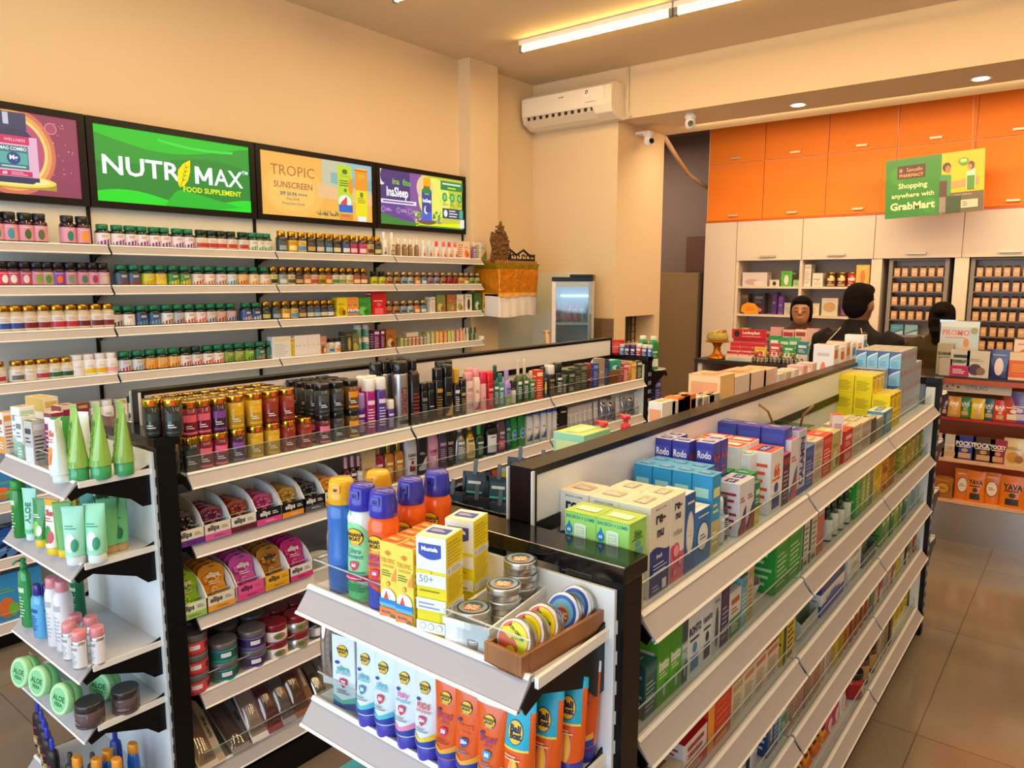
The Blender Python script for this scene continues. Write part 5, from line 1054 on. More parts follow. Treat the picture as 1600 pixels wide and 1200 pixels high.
# ================================================================== MIDDLE UNIT: hair products, right-hand side facing the aisle
ZL = (1.095, .89, .67, .42, .17)
MG, DKG, YL, AM, PU = 'c:7a1438', 'c:2c3030', 'c:c8a028', 'c:8a2c1c', 'c:3c2038'
gold, blkc = mat('cfa63c', .15, metal=1), mat('17151a', .2, coat=.5)
def cj(content, lid, lab, ac='e0561c', ink='ffffff'): return jar(.0255, .104, content, lid, lab, ac, .2, ink)
seq = [(cj(DKG, gold, '3c4444', None), 'charcoal capsule jar with gold lid'), (cj(MG, gold, 'e86a80'), 'magenta capsule jar with coral label'), (cj(MG, gold, 'f06a90'), 'magenta capsule jar with pink label'), (cj(PU, gold, '8a4ab0'), 'dark capsule jar with purple label'),
       (cj(YL, gold, 'e8b418'), 'yellow capsule jar with gold lid'), (cj(YL, gold, 'f0bc28'), 'yellow capsule jar with amber label'), (cj(AM, gold, '9a3828'), 'red brown capsule jar'), (cj(AM, gold, 'a04030'), 'red brown capsule jar with gold lid'),
       (cj('c:5c1c34', blkc, 'e87898', None), 'black lidded jar with pink label'), (cj('c:34383c', blkc, '4a4e52', None), 'black lidded jar with grey label'), (cj('c:6a4a20', blkc, 'f0981c', None), 'black lidded jar with orange label')]
lowf = [1.072,1.114,1.164,1.221,1.284,1.344,1.404,1.469,1.545,1.605,1.671]
upf = [1.091,1.151,1.21,1.276,1.337,1.399,1.461,1.526,1.585,1.646]
upk = [1, 2, 3, 4, 5, 6, 7, 9, 9, 10]
GJ = 'capsule jars stacked two high'
put(cj(DKG, gold, '3c4444'), 'capsule_jar', *(-2.031,0.958), 1.222, 'charcoal capsule jar standing on the black cap, left one', 'jar', GJ, 60)
put(cj(DKG, gold, '3c4444'), 'capsule_jar', *(-1.995,0.998), 1.222, 'charcoal capsule jar standing on the black cap, right one', 'jar', GJ, 60)
put(cj(DKG, gold, '3c4444'), 'capsule_jar', -2.05, lowf[0]-.06, 1.095, 'charcoal capsule jar, lower tier, beside the corner post', 'jar', GJ, 75)
for d in range(4):
    dx = -d*.0535; rw = ['front', 'second', 'third', 'back'][d]
    for i, y in enumerate(lowf): put(seq[i][0], 'capsule_jar', -2.052+dx, y, ZL[0], '%s, lower tier, %s row, %s from left' % (seq[i][1], rw, ORD[i]), 'jar', GJ, 75)
    for i, y in enumerate(upf):
        kk, ds = seq[upk[i]]
        # the upper tier stands on the jars below
        yy = lowf[i+1] if i+1 < len(lowf) else y
        yy = min(lowf, key=lambda q: abs(q-y)) if i else lowf[0]
        yy = lowf[i+(1 if i > 6 else 0)]
        put(kk, 'capsule_jar', -2.052+dx, yy, ZL[0]+.1045, '%s, upper tier, %s row, %s from left' % (ds, rw, ORD[i]), 'jar', GJ, 75)
def runL(items, z, x0, where, group, rz=80):
    for i, (y, kk, nm, cat, ds) in enumerate(items):
        x = x0
        if isinstance(y, tuple): y, x = y
        l = '%s, %s' % (ds, where)
        put(kk, nm, x, y, z, ' '.join(l.split()), cat, group, rz)
sp = lambda r, h, b, c, ds, lab=None, cf=.2, nk=1, st='print', ink='f0f0f0', t='', cc=None, dome=0: (can(r, h, b, c, lab, cf, nk, st, ink, t, cc, 2.4, dome), 'hair_spray', 'spray can', ds)
T = 'top shelf of the middle unit'
A = [(559, sp(.021, .155, 'f:4c1c80', 'f:9a80d0', 'purple can with a lavender cap', cf=.34, ink='e8d8f0')), (576, sp(.024, .205, 'f:b01c78', 'f:f2f0f4', 'tall magenta can with a white cap', cf=.22, ink='f8d8f0')), (594, sp(.024, .205, 'f:5c3898', 'f:f2f0f4', 'tall purple can with a white cap', cf=.22, ink='e8e0f8')), (609, sp(.018, .115, 'f:5c3898', 'f:f0f0ea', 'short purple can with a white cap', cf=.3, ink='e8e0f8')),
     (627, sp(.030, .255, 's:c4c6ca', 'f:101012', 'tall silver can with red and black lettering', cf=.18, st='vname', t='HEXPROTE', cc=('2a2a2c', '8a2838'))), (647, sp(.026, .255, 'f:17171a', 'f:0e0e10', 'tall black can with red print', cf=.16, nk=.6, st='print', cc=('17171a', 'b02c2c'))), (660, sp(.019, .16, 'f:141416', 'f:0c0c0e', 'short black can, left of two', cf=.2, ink='8a8a8a')), (672, sp(.019, .16, 'f:141416', 'f:0c0c0e', 'short black can with a white sticker', cf=.2, st='name', cc=('141416', 'e8e8e8'))),
     (684, sp(.022, .21, 'f:18161a', 'f:0e0e10', 'black can with a thin gold collar', cf=.22, st='print', cc=('c8902c', 'a87828'))), (699, sp(.025, .22, 'f:18161a', 'f:0e0e10', 'wide black can with gold script', cf=.22, st='swoosh', cc=('2a2a2e', 'c89838'))), (714, sp(.018, .20, 'f:1c1a18', 'f:d8a820', 'black bottle with a yellow collar', cf=.3, nk=.8)), (723, sp(.018, .15, 'f:161616', 'f:0e0e10', 'small black can with a gold ring', cf=.2, cc=('c8a040', 'c8a040'))),
     (736, sp(.024, .175, 'f:e8ccc0', 'f:e89aa4', 'pale pink can with a clear pink cap', cf=.2, nk=.9, ink='c88a8a')), (749, sp(.021, .19, 'f:f0dcd4', 'f:f0a0b0', 'white can with pink cap and red scribble', cf=.2, nk=.8, st='swoosh', cc=('e8b0b8', 'b04050'))), (760, sp(.019, .17, 'f:f0bcc4', 'f:e02858', 'light pink can with a hot pink cap', cf=.3, st='vname', cc=('f090a8', 'd04878'))), (772, sp(.020, .17, 'f:c01020', 'f:d81828', 'glossy red can', cf=.3, dome=1, ink='f0a0a0')),
     (781, sp(.018, .19, 'f:1c5a5a', 'f:1c4a4a', 'dark teal bottle', cf=.35, nk=.5)), (789, sp(.018, .15, 'f:20968c', 'f:1c7a74', 'teal bottle', cf=.25, nk=.6)), (800, sp(.021, .165, 'f:a890dc', 'f:b49ce4', 'lavender spray bottle', cf=.3, nk=.5, st='low', cc=('98c040', '6a50a0'))), (809, sp(.014, .11, 'f:3a3438', 'f:2a2428', 'small dark bottle with a white label', lab='e8e4e4', cf=.3)),
     (815, sp(.020, .20, 'c:3c5a30', 'f:d8ccb0', 'green glass bottle with a pump, left of two', cf=.36, nk=.35)), (826, sp(.020, .20, 'c:3c5a30', 'f:d8ccb0', 'green glass bottle with a pump, right of two', cf=.36, nk=.35)), (836, sp(.018, .14, 'c:3a7a48', 'f:e0b8b0', 'small green bottle with a pink cap', cf=.25, nk=.5)),
     (847, (carton(.042, .04, .14, 'e0481c', 'print', ('f8e0d0', 'f8d8c8')), 'hair_box', 'box', 'orange red carton')), (858, sp(.022, .15, '24344a', '2a3a50', 'navy bottle with a yellow picture', cf=.15, nk=.6, st='pic', cc=('e8d020', '6aa0c8'))), (871, sp(.026, .155, 'f:282220', 'f:e0e0e0', 'black jar with a white cap', cf=.28, ink='a88858')), (884, sp(.026, .16, 'f:202428', 'f:181a1e', 'round black jar bottle', cf=.3, nk=.9)), (893, sp(.018, .09, 'c:2c4c44', 'c:44685c', 'small dark green bottle', cf=.3)),
     (903, (carton(.05, .05, .115, '30382e', 'low', ('404c3c', '98a088')), 'hair_box', 'box', 'dark olive box, left of three')), (915, (carton(.05, .05, .12, '3a4236', 'print', ('586450', '98a088')), 'hair_box', 'box', 'dark olive box, middle of three')), (926, (carton(.05, .05, .135, '484c44', 'print', ('888c80', 'a8a890')), 'hair_box', 'box', 'grey olive box, right of three')),
     (938, sp(.020, .135, 'c:7a2418', 'f:a83028', 'red brown bottle with a white sticker', cf=.2, st='name', cc=('7a2418', 'f0e8e8'))), (947, (carton(.04, .045, .13, '3c50a8', 'print', ('8a9ad8', 'a8b4e0')), 'hair_box', 'box', 'blue box')), (957, (carton(.045, .045, .15, 'a0907c', 'vname', ('c8b8a0', 'd0c0a8')), 'hair_box', 'box', 'beige grey tall box')), (967, (carton(.045, .045, .14, '38406c', 'print', ('484c78', '8088b8')), 'hair_box', 'box', 'dusk blue box')),
     (983, (carton(.10, .05, .075, '8a5434', 'plain', ('6a4028', 'a87850')), 'hair_box', 'box', 'brown kraft box'))]
yA = dict(zip((559,576,594,609,627,647,660,672,684,699,714,723,736,749,760,772,781,789,800,809,815,826,836,847,858,871,884,893,903,915,926,938,947,957,967,983), [1.708,1.752,1.805,1.852,1.908,1.975,2.027,2.066,2.11,2.162,2.216,2.255,2.291,2.34,2.382,2.429,2.469,2.504,2.549,2.596,2.634,2.682,2.731,2.781,2.827,2.88,2.945,2.994,3.045,3.103,3.156,3.216,3.272,3.329,3.374,3.454]))
runL([(yA[px], *it) for px, it in A], ZL[0], -2.055, T, 'hair styling cans and bottles')
runL([(y, carton(.045, .04, .105, c, 'print', ('f4e0d8', 'f0e8d0')), 'hair_box', 'box', d) for y, c, d in zip([3.565,3.651,3.717], ('c85060', 'd8a020', '2c4434'), ('rose red box near the far end', 'yellow box near the far end', 'dark green box at the far end'))], ZL[0], -2.04, T, None)
# things behind the front row
BK = [(597, .23, 'f:f2f0f4', 'white capped magenta can behind'), (611, .255, 'f:101012', 'black capped silver can behind'), (600, .26, 'f:101012', 'black capped can with a price tag behind'), (634, .265, 'f:101012', 'black capped can furthest behind')]
for i, (y, h, c, cp, d) in enumerate(zip([1.784,1.827,1.849,1.895,1.931,1.975,2.017,2.2,2.239,2.381], (.205, .205, .25, .255, .26, .26, .25, .225, .225, .18), ('f:b01c78', 'f:b01c78', 'f:17171a', 's:c4c6ca', 'f:17171a', 'f:17171a', 'f:17171a', 'f:18161a', 'f:18161a', 'f:e8ccc0'), ('f:f2f0f4', 'f:f2f0f4', 'f:101012', 'f:101012', 'f:101012', 'f:101012', 'f:101012', 'f:0e0e10', 'f:0e0e10', 'f:e89aa4'),
                     ('magenta can with white cap', 'magenta can with white cap, right one', 'black can with white tag', 'silver can', 'black can', 'tall black can', 'black can, right one', 'black gold can', 'black gold can, right one', 'pink can'))):
    put(can(.024, h, c, cp, None, .2), 'hair_spray', -2.125, y, ZL[0], '%s standing in the second row, %s from left' % (d.split(',')[0], ORD[i]), 'spray can', 'cans in the second row of the middle unit')
# the pile at the far end of the top shelf
t = put(carton(.095, .06, .055, '38b0a0', 'fruit', ('d0f0e8', '208070'), '', '48b8a8'), 'gift_box', -2.06, 3.467, ZL[0]+.0755, 'teal green box lying on the brown kraft box', 'box', None, 90)
put(carton(.08, .05, .025, 'e85060', 'plain', ('f08090', 'e87888')), 'gift_box', -2.10, 3.354, ZL[0], 'coral box behind the blue box, top shelf of the middle unit', 'box', None, 90)
m = MB(); m.lathe([(.02, -.018), (.038, -.018), (.038, .018), (.02, .018)], 'f2ece8', 24, axis='y'); 
kk = Kit(); kk.part('roll', m); a = Art(lambda u, v, e: (u, -.018-e, v)); a.ell(0, 0, .033, .033, 'e8a818', 20).ell(0, 0, .012, .012, '2a2420', 12); kk.part('printed_disc', a)
put(kk, 'tape_roll', -2.08, 3.36, ZL[0]+.11, 'white and yellow round roll standing above the coral box', 'roll', None, 75)
put(carton(.12, .05, .072, '5c4a44', 'plain', ('6c5a54', '8a7a70')), 'hair_box', -2.13, 3.443, ZL[0], 'plain brown box under the yellow roll', 'box', None, 90)
# ---- second shelf: capsule pouch trays then bottles
def disp_tray(w, base, band, ink, ink2, fill, kind):
    """shelf display tray: curved white side walls, printed lip, packs inside"""
    key = ('dtray', w, base, band, kind)
    def mk():
        k = Kit(); h0 = .048; d = .15; H = .115; wm = mat('f2f1ee', .5)
        k.part('tray_base', MB().box(-w/2, w/2, -d/2, d/2, 0, .003, wm))
        k.part('printed_lip', MB().box(-w/2, w/2, -d/2, -d/2+.0025, 0, h0, base))
        for s in (-1, 1):
            pts = [(-d/2, 0), (d/2, 0), (d/2, H)]
            pts += [(d/2-.02-(d-.03)*math.sin(R(a)), h0+(H-h0)*math.cos(R(a))) for a in (0, 15, 30, 45, 60, 75, 90)][:6]+[(-d/2, h0)]
            x = s*(w/2-.0012); k.part('side_wall', MB().prism(pts, 'x', x-.0011, x+.0011, wm))
        k.part('back_wall', MB().box(-w/2, w/2, d/2-.002, d/2, 0, H, wm))
        a = Art(lambda u, v, e: (u, -d/2-e, v)); ARTS['ellips'](a, w*.99, h0, 0, (band, ink, ink2), ''); k.part('lettering', a)
        return k
    return kit(key, mk)
def pack(col, w=.075, h=.095, kind=0, ink='ffffff'):
    """clear capsule blister: bubble cluster on a shaped card"""
    def mk():
        k = Kit(); m = MB()
        pr = [(0.001, 0), (w*.30, .0), (w*.38, h*.12), (w*.5, h*.3), (w*.42, h*.52), (w*.5, h*.72), (w*.42, h*.92), (w*.2, h), (0.001, h)]
        pts = [(x, z) for x, z in pr]+[(-x, z) for x, z in pr[::-1]]
        m.prism(pts, 'y', 0, .0012, col); k.part('card', m)
        rr2 = random.Random(4); b = MB()
        for i in range(7):
            for j in range(2):
                an = i*.9; b.lathe([(.001, -.010), (.006, -.008), (.009, -.002), (.009, .0)], mat(col[-6:], .12, coat=1), 8, (w*(.24*math.cos(an)*(j+.4)*.8), -.001, h*(.32+.34*j)+.012*math.sin(an)), axis='y')
        k.part('capsules', b)
        a = Art(lambda u, v, e: (u, -.011-e, v)); a.text('ellips', 0, h*.72, h*.12, ink, .03, w*.6); a.lines(-w*.2, w*.25, h*.5, h*.6, 2, ink, .3) if kind else a; a.rect(-.008, .008, h*.93, h*.955, '2a2a2a') if kind else a
        k.part('lettering', a) if kind else None
        return k
    return kit(('pack', col, w, h, kind), mk)
tr = [('e8e0d0', '6a2c90', '2a2a2a', 'b09858', 'c:2c1420', 'cream tray with a purple foot'), ('e8e0d4', 'e060a8', '2a2a2a', 'b09858', 'c:6a1c44', 'cream tray with a pink foot'), ('eae6dc', '6a2430', '2a2a2a', 'b09858', 'c:8a3424', 'cream tray with a maroon foot'),
      ('141416', 'e8489c', 'f4f4f4', 'd8d8d8', 'c:b03878', 'black tray with a bright pink foot'), ('141416', 'f09820', 'f4f4f4', 'd8d8d8', 'c:b08828', 'black tray with an orange foot'), ('141416', '55565a', 'f4f4f4', 'd8d8d8', 'c:202024', 'black tray with a grey foot'), ('eae8e4', 'f09820', '2a2a2a', 'b09858', 'c:d89020', 'white tray with an orange foot')]
ty = [1.03,1.115,1.201,1.289,1.381,1.462,1.544]
wds = [ty[1]-ty[0]]+[(ty[min(i+1, 6)]-ty[i-1])/2 if i < 6 else ty[6]-ty[5] for i in range(1, 7)]
for i, (b, f_, ik, ik2, pc, ds) in enumerate(tr):
    w = .088
    put(disp_tray(w, b, f_, ik, ik2, pc, i), 'display_tray', -2.075, ty[i]+.0, ZL[1], ds+', %s on the second shelf of the middle unit' % ORD[i], 'display tray', 'display trays of hair capsules', 90)
    for j in range(4): put(pack(pc, .072, .085), 'capsule_pack', -2.025-j*.03, ty[i], ZL[1]+.0035, '%s capsule pack in the %s, %s from the front' % (['dark plum', 'plum', 'copper', 'pink', 'golden', 'black', 'amber'][i], ds.split(' with')[0]+' with'+ds.split(' with')[1], ORD[j]), 'capsule pack', 'capsule packs in the second shelf trays', 90, rx=R(-12))
B = [(.022, .13, 'c:501c28', 'f:e0a0a8', 'dark red bottle with a pink cap, left'), (.022, .13, 'c:3c1820', 'f:e0a0a8', 'dark red bottle with a pink cap, middle'), (.022, .13, 'c:3c1820', 'f:e0a0a8', 'dark red bottle with a pink cap, right')]
T2 = 'second shelf of the middle unit'
ys2 = [1.639,1.668,1.697,1.733,1.786,1.839,1.889,1.953,2.012,2.073,2.129,2.174,2.237,2.297,2.36,2.437,2.504,2.554,2.596,2.654,2.713,2.768,2.825,2.873,2.916,2.976]
it = [(can(.017, .14, 'c:501c28', 'f:e0a0a8', None, .3, .4), 'hair_serum', 'bottle', 'dark red bottle with a pink cap, left of three'), (can(.017, .14, 'c:44182a', 'f:e0a0a8', None, .3, .4), 'hair_serum', 'bottle', 'dark red bottle with a pink cap, middle of three'), (can(.017, .135, 'c:3c1820', 'f:e0a0a8', 'd8d0c8', .3, .4), 'hair_serum', 'bottle', 'dark red bottle with a pink cap, right of three'),
      (carton(.055, .045, .15, 'c8a878', 'name', ('e0cca0', '8a5a28'), ''), 'hair_box', 'box', 'tan box with a bottle picture'), (lotion(.05, .036, .165, 'c:a01848', 'f:c8a060', None, 'f0d0d8', .25, .45), 'hair_oil', 'bottle', 'magenta oil bottle with a gold cap'), (lotion(.046, .036, .17, 'c:c07818', 'g:c9982c', None, 'f0e0b0', .3, .4), 'hair_oil', 'bottle', 'amber oil bottle with a gold pump, left'), (lotion(.046, .036, .17, 'c:c07818', 'g:c9982c', None, 'f0e0b0', .3, .4), 'hair_oil', 'bottle', 'amber oil bottle with a gold pump, right'),
      (lotion(.06, .036, .175, 'd0ccd0', 'c0bcc0', None, '9a1828', .05, .85, 'name', 'SLIMHA', ('8a1828', '50505c')), 'shampoo_bottle', 'bottle', 'grey bottle with a red curl'), (lotion(.055, .036, .17, '1c1a1e', '2a1418', None, 'c8c8cc', .05, .85, 'swoosh'), 'shampoo_bottle', 'bottle', 'black bottle next to the grey one'), (lotion(.058, .036, .165, 'e0a0b8', 'd890ac', None, '9a4468', .05, .8, 'name', 'LUMIA', ('e8c0d0', '8a4060')), 'shampoo_bottle', 'bottle', 'pink bottle'), (lotion(.05, .034, .165, '54405c', '3c2c44', None, 'b8a0c0', .05, .8), 'shampoo_bottle', 'bottle', 'dusky purple bottle'), (lotion(.045, .03, .165, '241c20', '181416', None, 'b8a0a0', .08, .8), 'shampoo_bottle', 'bottle', 'narrow black bottle'),
      (lotion(.065, .045, .165, 's:a8acac', 'f:d8d8d8', '787c80', 'f0f0f0', .18, .35, shape='round'), 'shampoo_bottle', 'bottle', 'round silver bottle with a pump'), (lotion(.06, .045, .165, 's:c8a848', 'f:d8c890', 'e8d8a0', '806020', .18, .35, shape='round'), 'shampoo_bottle', 'bottle', 'round golden bottle with a pump'), (lotion(.05, .036, .15, 'f:1c4a30', 'f:28c048', None, 'd8e8d8', .3, .4), 'hair_tonic', 'bottle', 'dark green bottle with a bright green cap'), (lotion(.065, .045, .14, '141416', '101012', 'f2f2f2', '141416', .1, .6, 'pic', '', ('f4f4f4', '141416')), 'shampoo_bottle', 'bottle', 'black bottle with a white face shape'),
      (lotion(.055, .04, .165, 'c:6a4a54', '2a2024', None, 'e0e0e0', .1, .6, 'low', '', ('e8506c', 'd0c8cc')), 'shampoo_bottle', 'bottle', 'smoky bottle with a coral foot'), (lotion(.035, .03, .165, '185c68', '185c68', None, 'a0d0d0', .1, .6), 'shampoo_bottle', 'bottle', 'narrow teal bottle'), (lotion(.048, .032, .17, 'f:189c3c', 'f:189c3c', None, 'e8f4f8', .12, .7, 'oval', '', ('3a78c8', 'e8f4f8')), 'shampoo_bottle', 'bottle', 'green shampoo bottle, left of two'), (lotion(.048, .032, .17, 'f:189c3c', 'f:189c3c', None, 'e8f4f8', .12, .7, 'oval', '', ('3a78c8', 'e8f4f8')), 'shampoo_bottle', 'bottle', 'green shampoo bottle, right of two'),
      (lotion(.05, .034, .17, 'f0f0f4', 'f:1c50b0', None, '1c50b0', .2, .8, 'swoosh', '', ('d8b858', '1c50b0')), 'shampoo_bottle', 'bottle', 'white bottle with a blue cap and gold swoosh'), (lotion(.05, .034, .17, 'f0f0f4', 'f:1c50b0', None, '1c50b0', .2, .8, 'swoosh', '', ('68b050', '1c50b0')), 'shampoo_bottle', 'bottle', 'white bottle with a blue cap and green swoosh'), (lotion(.046, .034, .17, 'f0f0f4', 'f:1c50b0', None, '1c50b0', .2, .8, 'swoosh', '', ('68a0d8', '1c50b0')), 'shampoo_bottle', 'bottle', 'white bottle with a blue cap and blue swoosh'), (can(.018, .165, 'f0f0f4', 'f:2058b8', None, .2), 'shampoo_bottle', 'bottle', 'slim white tube with a blue cap, left'), (can(.018, .165, 'f0f0f4', 'f:2058b8', None, .2), 'shampoo_bottle', 'bottle', 'slim white tube with a blue cap, right'), (carton(.06, .045, .14, '161618', 'pic', ('161618', 'e8e8e8')), 'hair_box', 'box', 'black box with a small white mark')]
runL([(y, *q_) for y, q_ in zip(ys2, it)], ZL[1], -2.055, T2, 'shampoos and hair oils')
for i, y in enumerate([3.031,3.071,3.112,3.154,3.197,3.24,3.296,3.374,3.447,3.522,3.593,3.665,3.732]):
    kk = [squeeze(.016, .02, .04, .13, 'ece8ee', 'd8d0dc', 'print', ('d8d0dc', '888898')), blister(.06, .13, 'd8d4dc', clear('b8c0dc', .6)), blister(.06, .12, 'c8d0d0', clear('9aa8c0', .6), c=('3a5a8a', 'e8e8e8'))][i % 3 if i > 5 else 0]
    put(kk, 'hair_accessory' if i > 5 else 'cream_tube', -2.05, y, ZL[1], ('clear pack of hair accessories, %s towards the far end' if i > 5 else 'slim white tube, %s of the group past the black box') % ORD[i if i < 6 else i-6], 'hair accessory' if i > 5 else 'tube', 'small goods at the far end of the second shelf', 85)
# ---- third shelf
tr3 = [('e4ecd0', 'a0cc60', '2a2a2a', '909090', '9ccc1c', 'cream tray with a green foot', 'lime'), ('eae2d0', 'f0a838', '2a2a2a', '909090', 'e89c1c', 'cream tray with a yellow orange foot', 'orange'), ('ec5ca0', 'e04890', '2a2a2a', 'd0508c', 'd858b0', 'all pink tray', 'pink'), ('f0b838', 'e8a820', '2a2a2a', 'c08820', 'b87c28', 'all yellow tray', 'bronze'), ('eae6e6', 'e03c80', '2a2a2a', '909090', 'd02c88', 'white tray with a pink foot', 'cerise')]
ty3 = [1.024,1.113,1.214,1.311,1.399]
for i, (b, f_, ik, ik2, pc, ds, cn) in enumerate(tr3):
    put(disp_tray(.094, b, f_, ik, ik2, pc, 10+i), 'display_tray', -2.075, ty3[i], ZL[2], ds+', %s on the third shelf of the middle unit' % ORD[i], 'display tray', 'display trays of heart shaped packs', 90)
    for j in range(4): put(pack(pc, .088, .125, 1, 'f8f0e0' if i != 3 else '2a2a2a'), 'heart_pack', -2.03-j*.028, ty3[i], ZL[2]+.0035, '%s heart shaped pack, %s from the front of its tray' % (cn, ORD[j]), 'capsule pack', 'heart shaped packs in the third shelf trays', 90, rx=R(-14))
    if i == 2: put(carton(.085, .004, .16, 'e87cb4', 'name', ('e87cb4', '9a2c6c'), 'ellips'), 'display_card', -2.152, ty3[i], ZL[2]+.0035, 'pink header card standing at the back of the all pink tray', 'card', None, 90)
put(lotion(.09, .05, .045, 'f0eeea', 'f0eeea', None, 'c8c8c8', .2, .9), 'soap_dish', -2.05, 1.504, ZL[2], 'low white dish right of the pink footed tray', 'dish', None, 80)
for i, (y, c, cp) in enumerate(zip([1.576,1.628,1.686,1.747,1.811,1.883,1.961,2.043,2.129,2.187,2.242,2.304,2.354,2.41,2.468,2.527,2.583,2.65,2.74,2.844,2.952], ['e8e4e0', 'd8d4e0', 'e0dcd8', 'd0c8c0', 'e8e0d8', 'c8d0c8', 'e8e8e8', 'e0e4e4', 'e4e4e4', 'e4e6e8', 'e4e8e8', 'dce8e0', 'e8e8ec', 'e4e6ec', 'c04030', 'd8d030', '40a050', 'b0c828', '60b060', 'd8d8a0', 'a0b0a0'], ['e8e4e0']*12+['1c50b0', '1c50b0', 'e87020', 'f0f0f0', '308040', '208030', 'd8d8d8', 'f0f0f0', 'e0e0e0'])):
    put(lotion(.05, .034, .15 if i > 11 else .135, c, 'f:'+cp, None, '707880', .15, .8), 'lotion_bottle', -2.055, y, ZL[2], '%s bottle on the third shelf of the middle unit, %s from the dish' % ('white' if i < 14 else ['red', 'yellow green', 'green', 'lime', 'pale green', 'cream', 'grey'][i-14], ORD[i]), 'bottle', 'bottles past the trays on the third shelf', 80)
# ---- fourth shelf: jars
def mask(body, lab, n=1): return jar(.043, .062, body, mat('77757a', .35, metal=.3), lab, 'f4f0f2', .36, '402030', 'band')
J = [(302, 3, mask('f:d83848', 'e04858'), 'coral red hair mask jar'), (349, 2, mask('f:18a89c', '0c6a64'), 'teal hair mask jar'), (395, 2, mask('f:8a70c0', '3a2860'), 'violet hair mask jar')]
for (px, n, kk, ds), y in zip(J, [1.043,1.14,1.241]):
    for j in range(n): put(kk, 'mask_jar', -2.055, y, ZL[3]+j*.0625, '%s, %s of %d on the fourth shelf' % (ds, 'bottom' if j == 0 else 'top' if j == n-1 else 'middle', n), 'jar', 'stacked hair mask jars', 70)
for i, (x, y) in enumerate(zip((-2.15, -2.15, -2.15), [1.086,1.2,1.301])):
    for j in range(2): put(mask('f:8a8090', '5a5060'), 'mask_jar', x, y, ZL[3]+j*.0625, 'grey lidded jar in the back row, %s stack, %s' % (['left', 'middle', 'right'][i], ['lower', 'upper'][j]), 'jar', 'stacked hair mask jars', 70)
red = mat('8a1420', .3, coat=.4)
for (n, body, ds), y in zip(((2, 'f2ece8', 'white jar with a dark red lid'), (2, 's:c8ccd0', 'silver jar with a dark red lid')), [1.321,1.406]):
    for j in range(n): put(jar(.041, .058, body, red, 'b08060', '508040', .4, 'ffffff', 'wm'), 'mask_jar', -2.05, y, ZL[3]+j*.0585, '%s, %s one on the fourth shelf' % (ds, ['lower', 'upper'][j]), 'jar', 'red lidded jars', 80)
for i, y in enumerate([1.319,1.387,1.465]):
    for j in range(2): put(jar(.041, .058, 'e8e0dc', red, 'b08060', None, .4, 'ffffff', 'wm'), 'mask_jar', -2.14, y, ZL[3]+j*.0585, 'red lidded jar in the back row, %s stack, %s' % (['left', 'middle', 'right'][i], ['lower', 'upper'][j]), 'jar', 'red lidded jars', 80)
put(jar(.03, .07, '2c3048', mat('2a2c38', .3), 'e8e4e8', None, .25, 'ffffff', 'band'), 'mask_jar', -2.05, 1.483, ZL[3], 'small navy jar with a white label right of the silver jars', 'jar')
for i, y in enumerate([1.557,1.629,1.704,1.799,1.899,2.004,2.116,2.234]): put(jar(.036, .08, ['d8d0d0', '3a3a48', 'c8b8a0'][i % 3], mat(['8a1420', '24242c', 'e8e0d8'][i % 3], .35), 'b0a8a0', None, .3), 'mask_jar', -2.05, y, ZL[3], 'cream jar %s past the navy one on the fourth shelf' % ORD[i], 'jar', 'jars beyond the navy jar')
# ---- bottom shelf: hair brushes in clear packs, leaning
bl = [(315, .30, -62, '2a2426', 'vname', ('3a3032', 'd8d4d0'), 'VIDAL SASSOON', 'black card brush pack with pale lettering, leftmost'), (340, .28, -58, 'c8bca8', 'vname', ('a89880', '5a4030'), 'Styling Brush', 'beige card styling brush pack'), (395, .27, -70, '8c8488', 'vname', ('6a5058', '2c2c48'), 'VIDAL', 'grey card brush pack lying flat at the back'), (425, .28, -52, 'd8d4d8', 'vname', ('b04830', 'e8e4e8'), 'VIDAL SASSOON', 'white card brush pack with a red corner'), (447, .28, -50, '7a2c3c', 'vname', ('a03c4c', 'f0e8e0'), 'VIDAL SASSOON', 'maroon card brush pack'), (468, .27, -50, '8c9098', 'vname', ('3c4048', 'e8e8ec'), 'SASSOON', 'silver card brush pack with black strip'), (488, .27, -48, '8a5a38', 'vname', ('2c2420', 'e8dcc8'), 'SASSOON', 'brown paddle brush pack, rightmost')]
for i, ((px, h, an, card, st, c, t_, ds), y) in enumerate(zip(bl, [0.991,1.062,1.171,1.24,1.3,1.355,1.406])):
    place(blister(.085, h*.82, card, clear('d8ccc4', .82), .014, st, c, t_), 'hair_brush_pack', (-2.005, y, ZL[4]+.004+.002*i), ds+' on the bottom shelf', 'brush pack', 'clear packs of hair brushes', R(90), rx=R(an+10))
for i, y in enumerate([1.495,1.58,1.669,1.763,1.88]): place(blister(.085, .2, '8a8084', clear('c8b8b0', .55), .02, 'vname', ('6a5058', 'e8e4e8'), 'SASSOON'), 'hair_brush_pack', (-2.005, y, ZL[4]+.004), 'grey brush pack further along the bottom shelf, %s' % ORD[i], 'brush pack', 'clear packs of hair brushes', R(90), rx=R(-45))
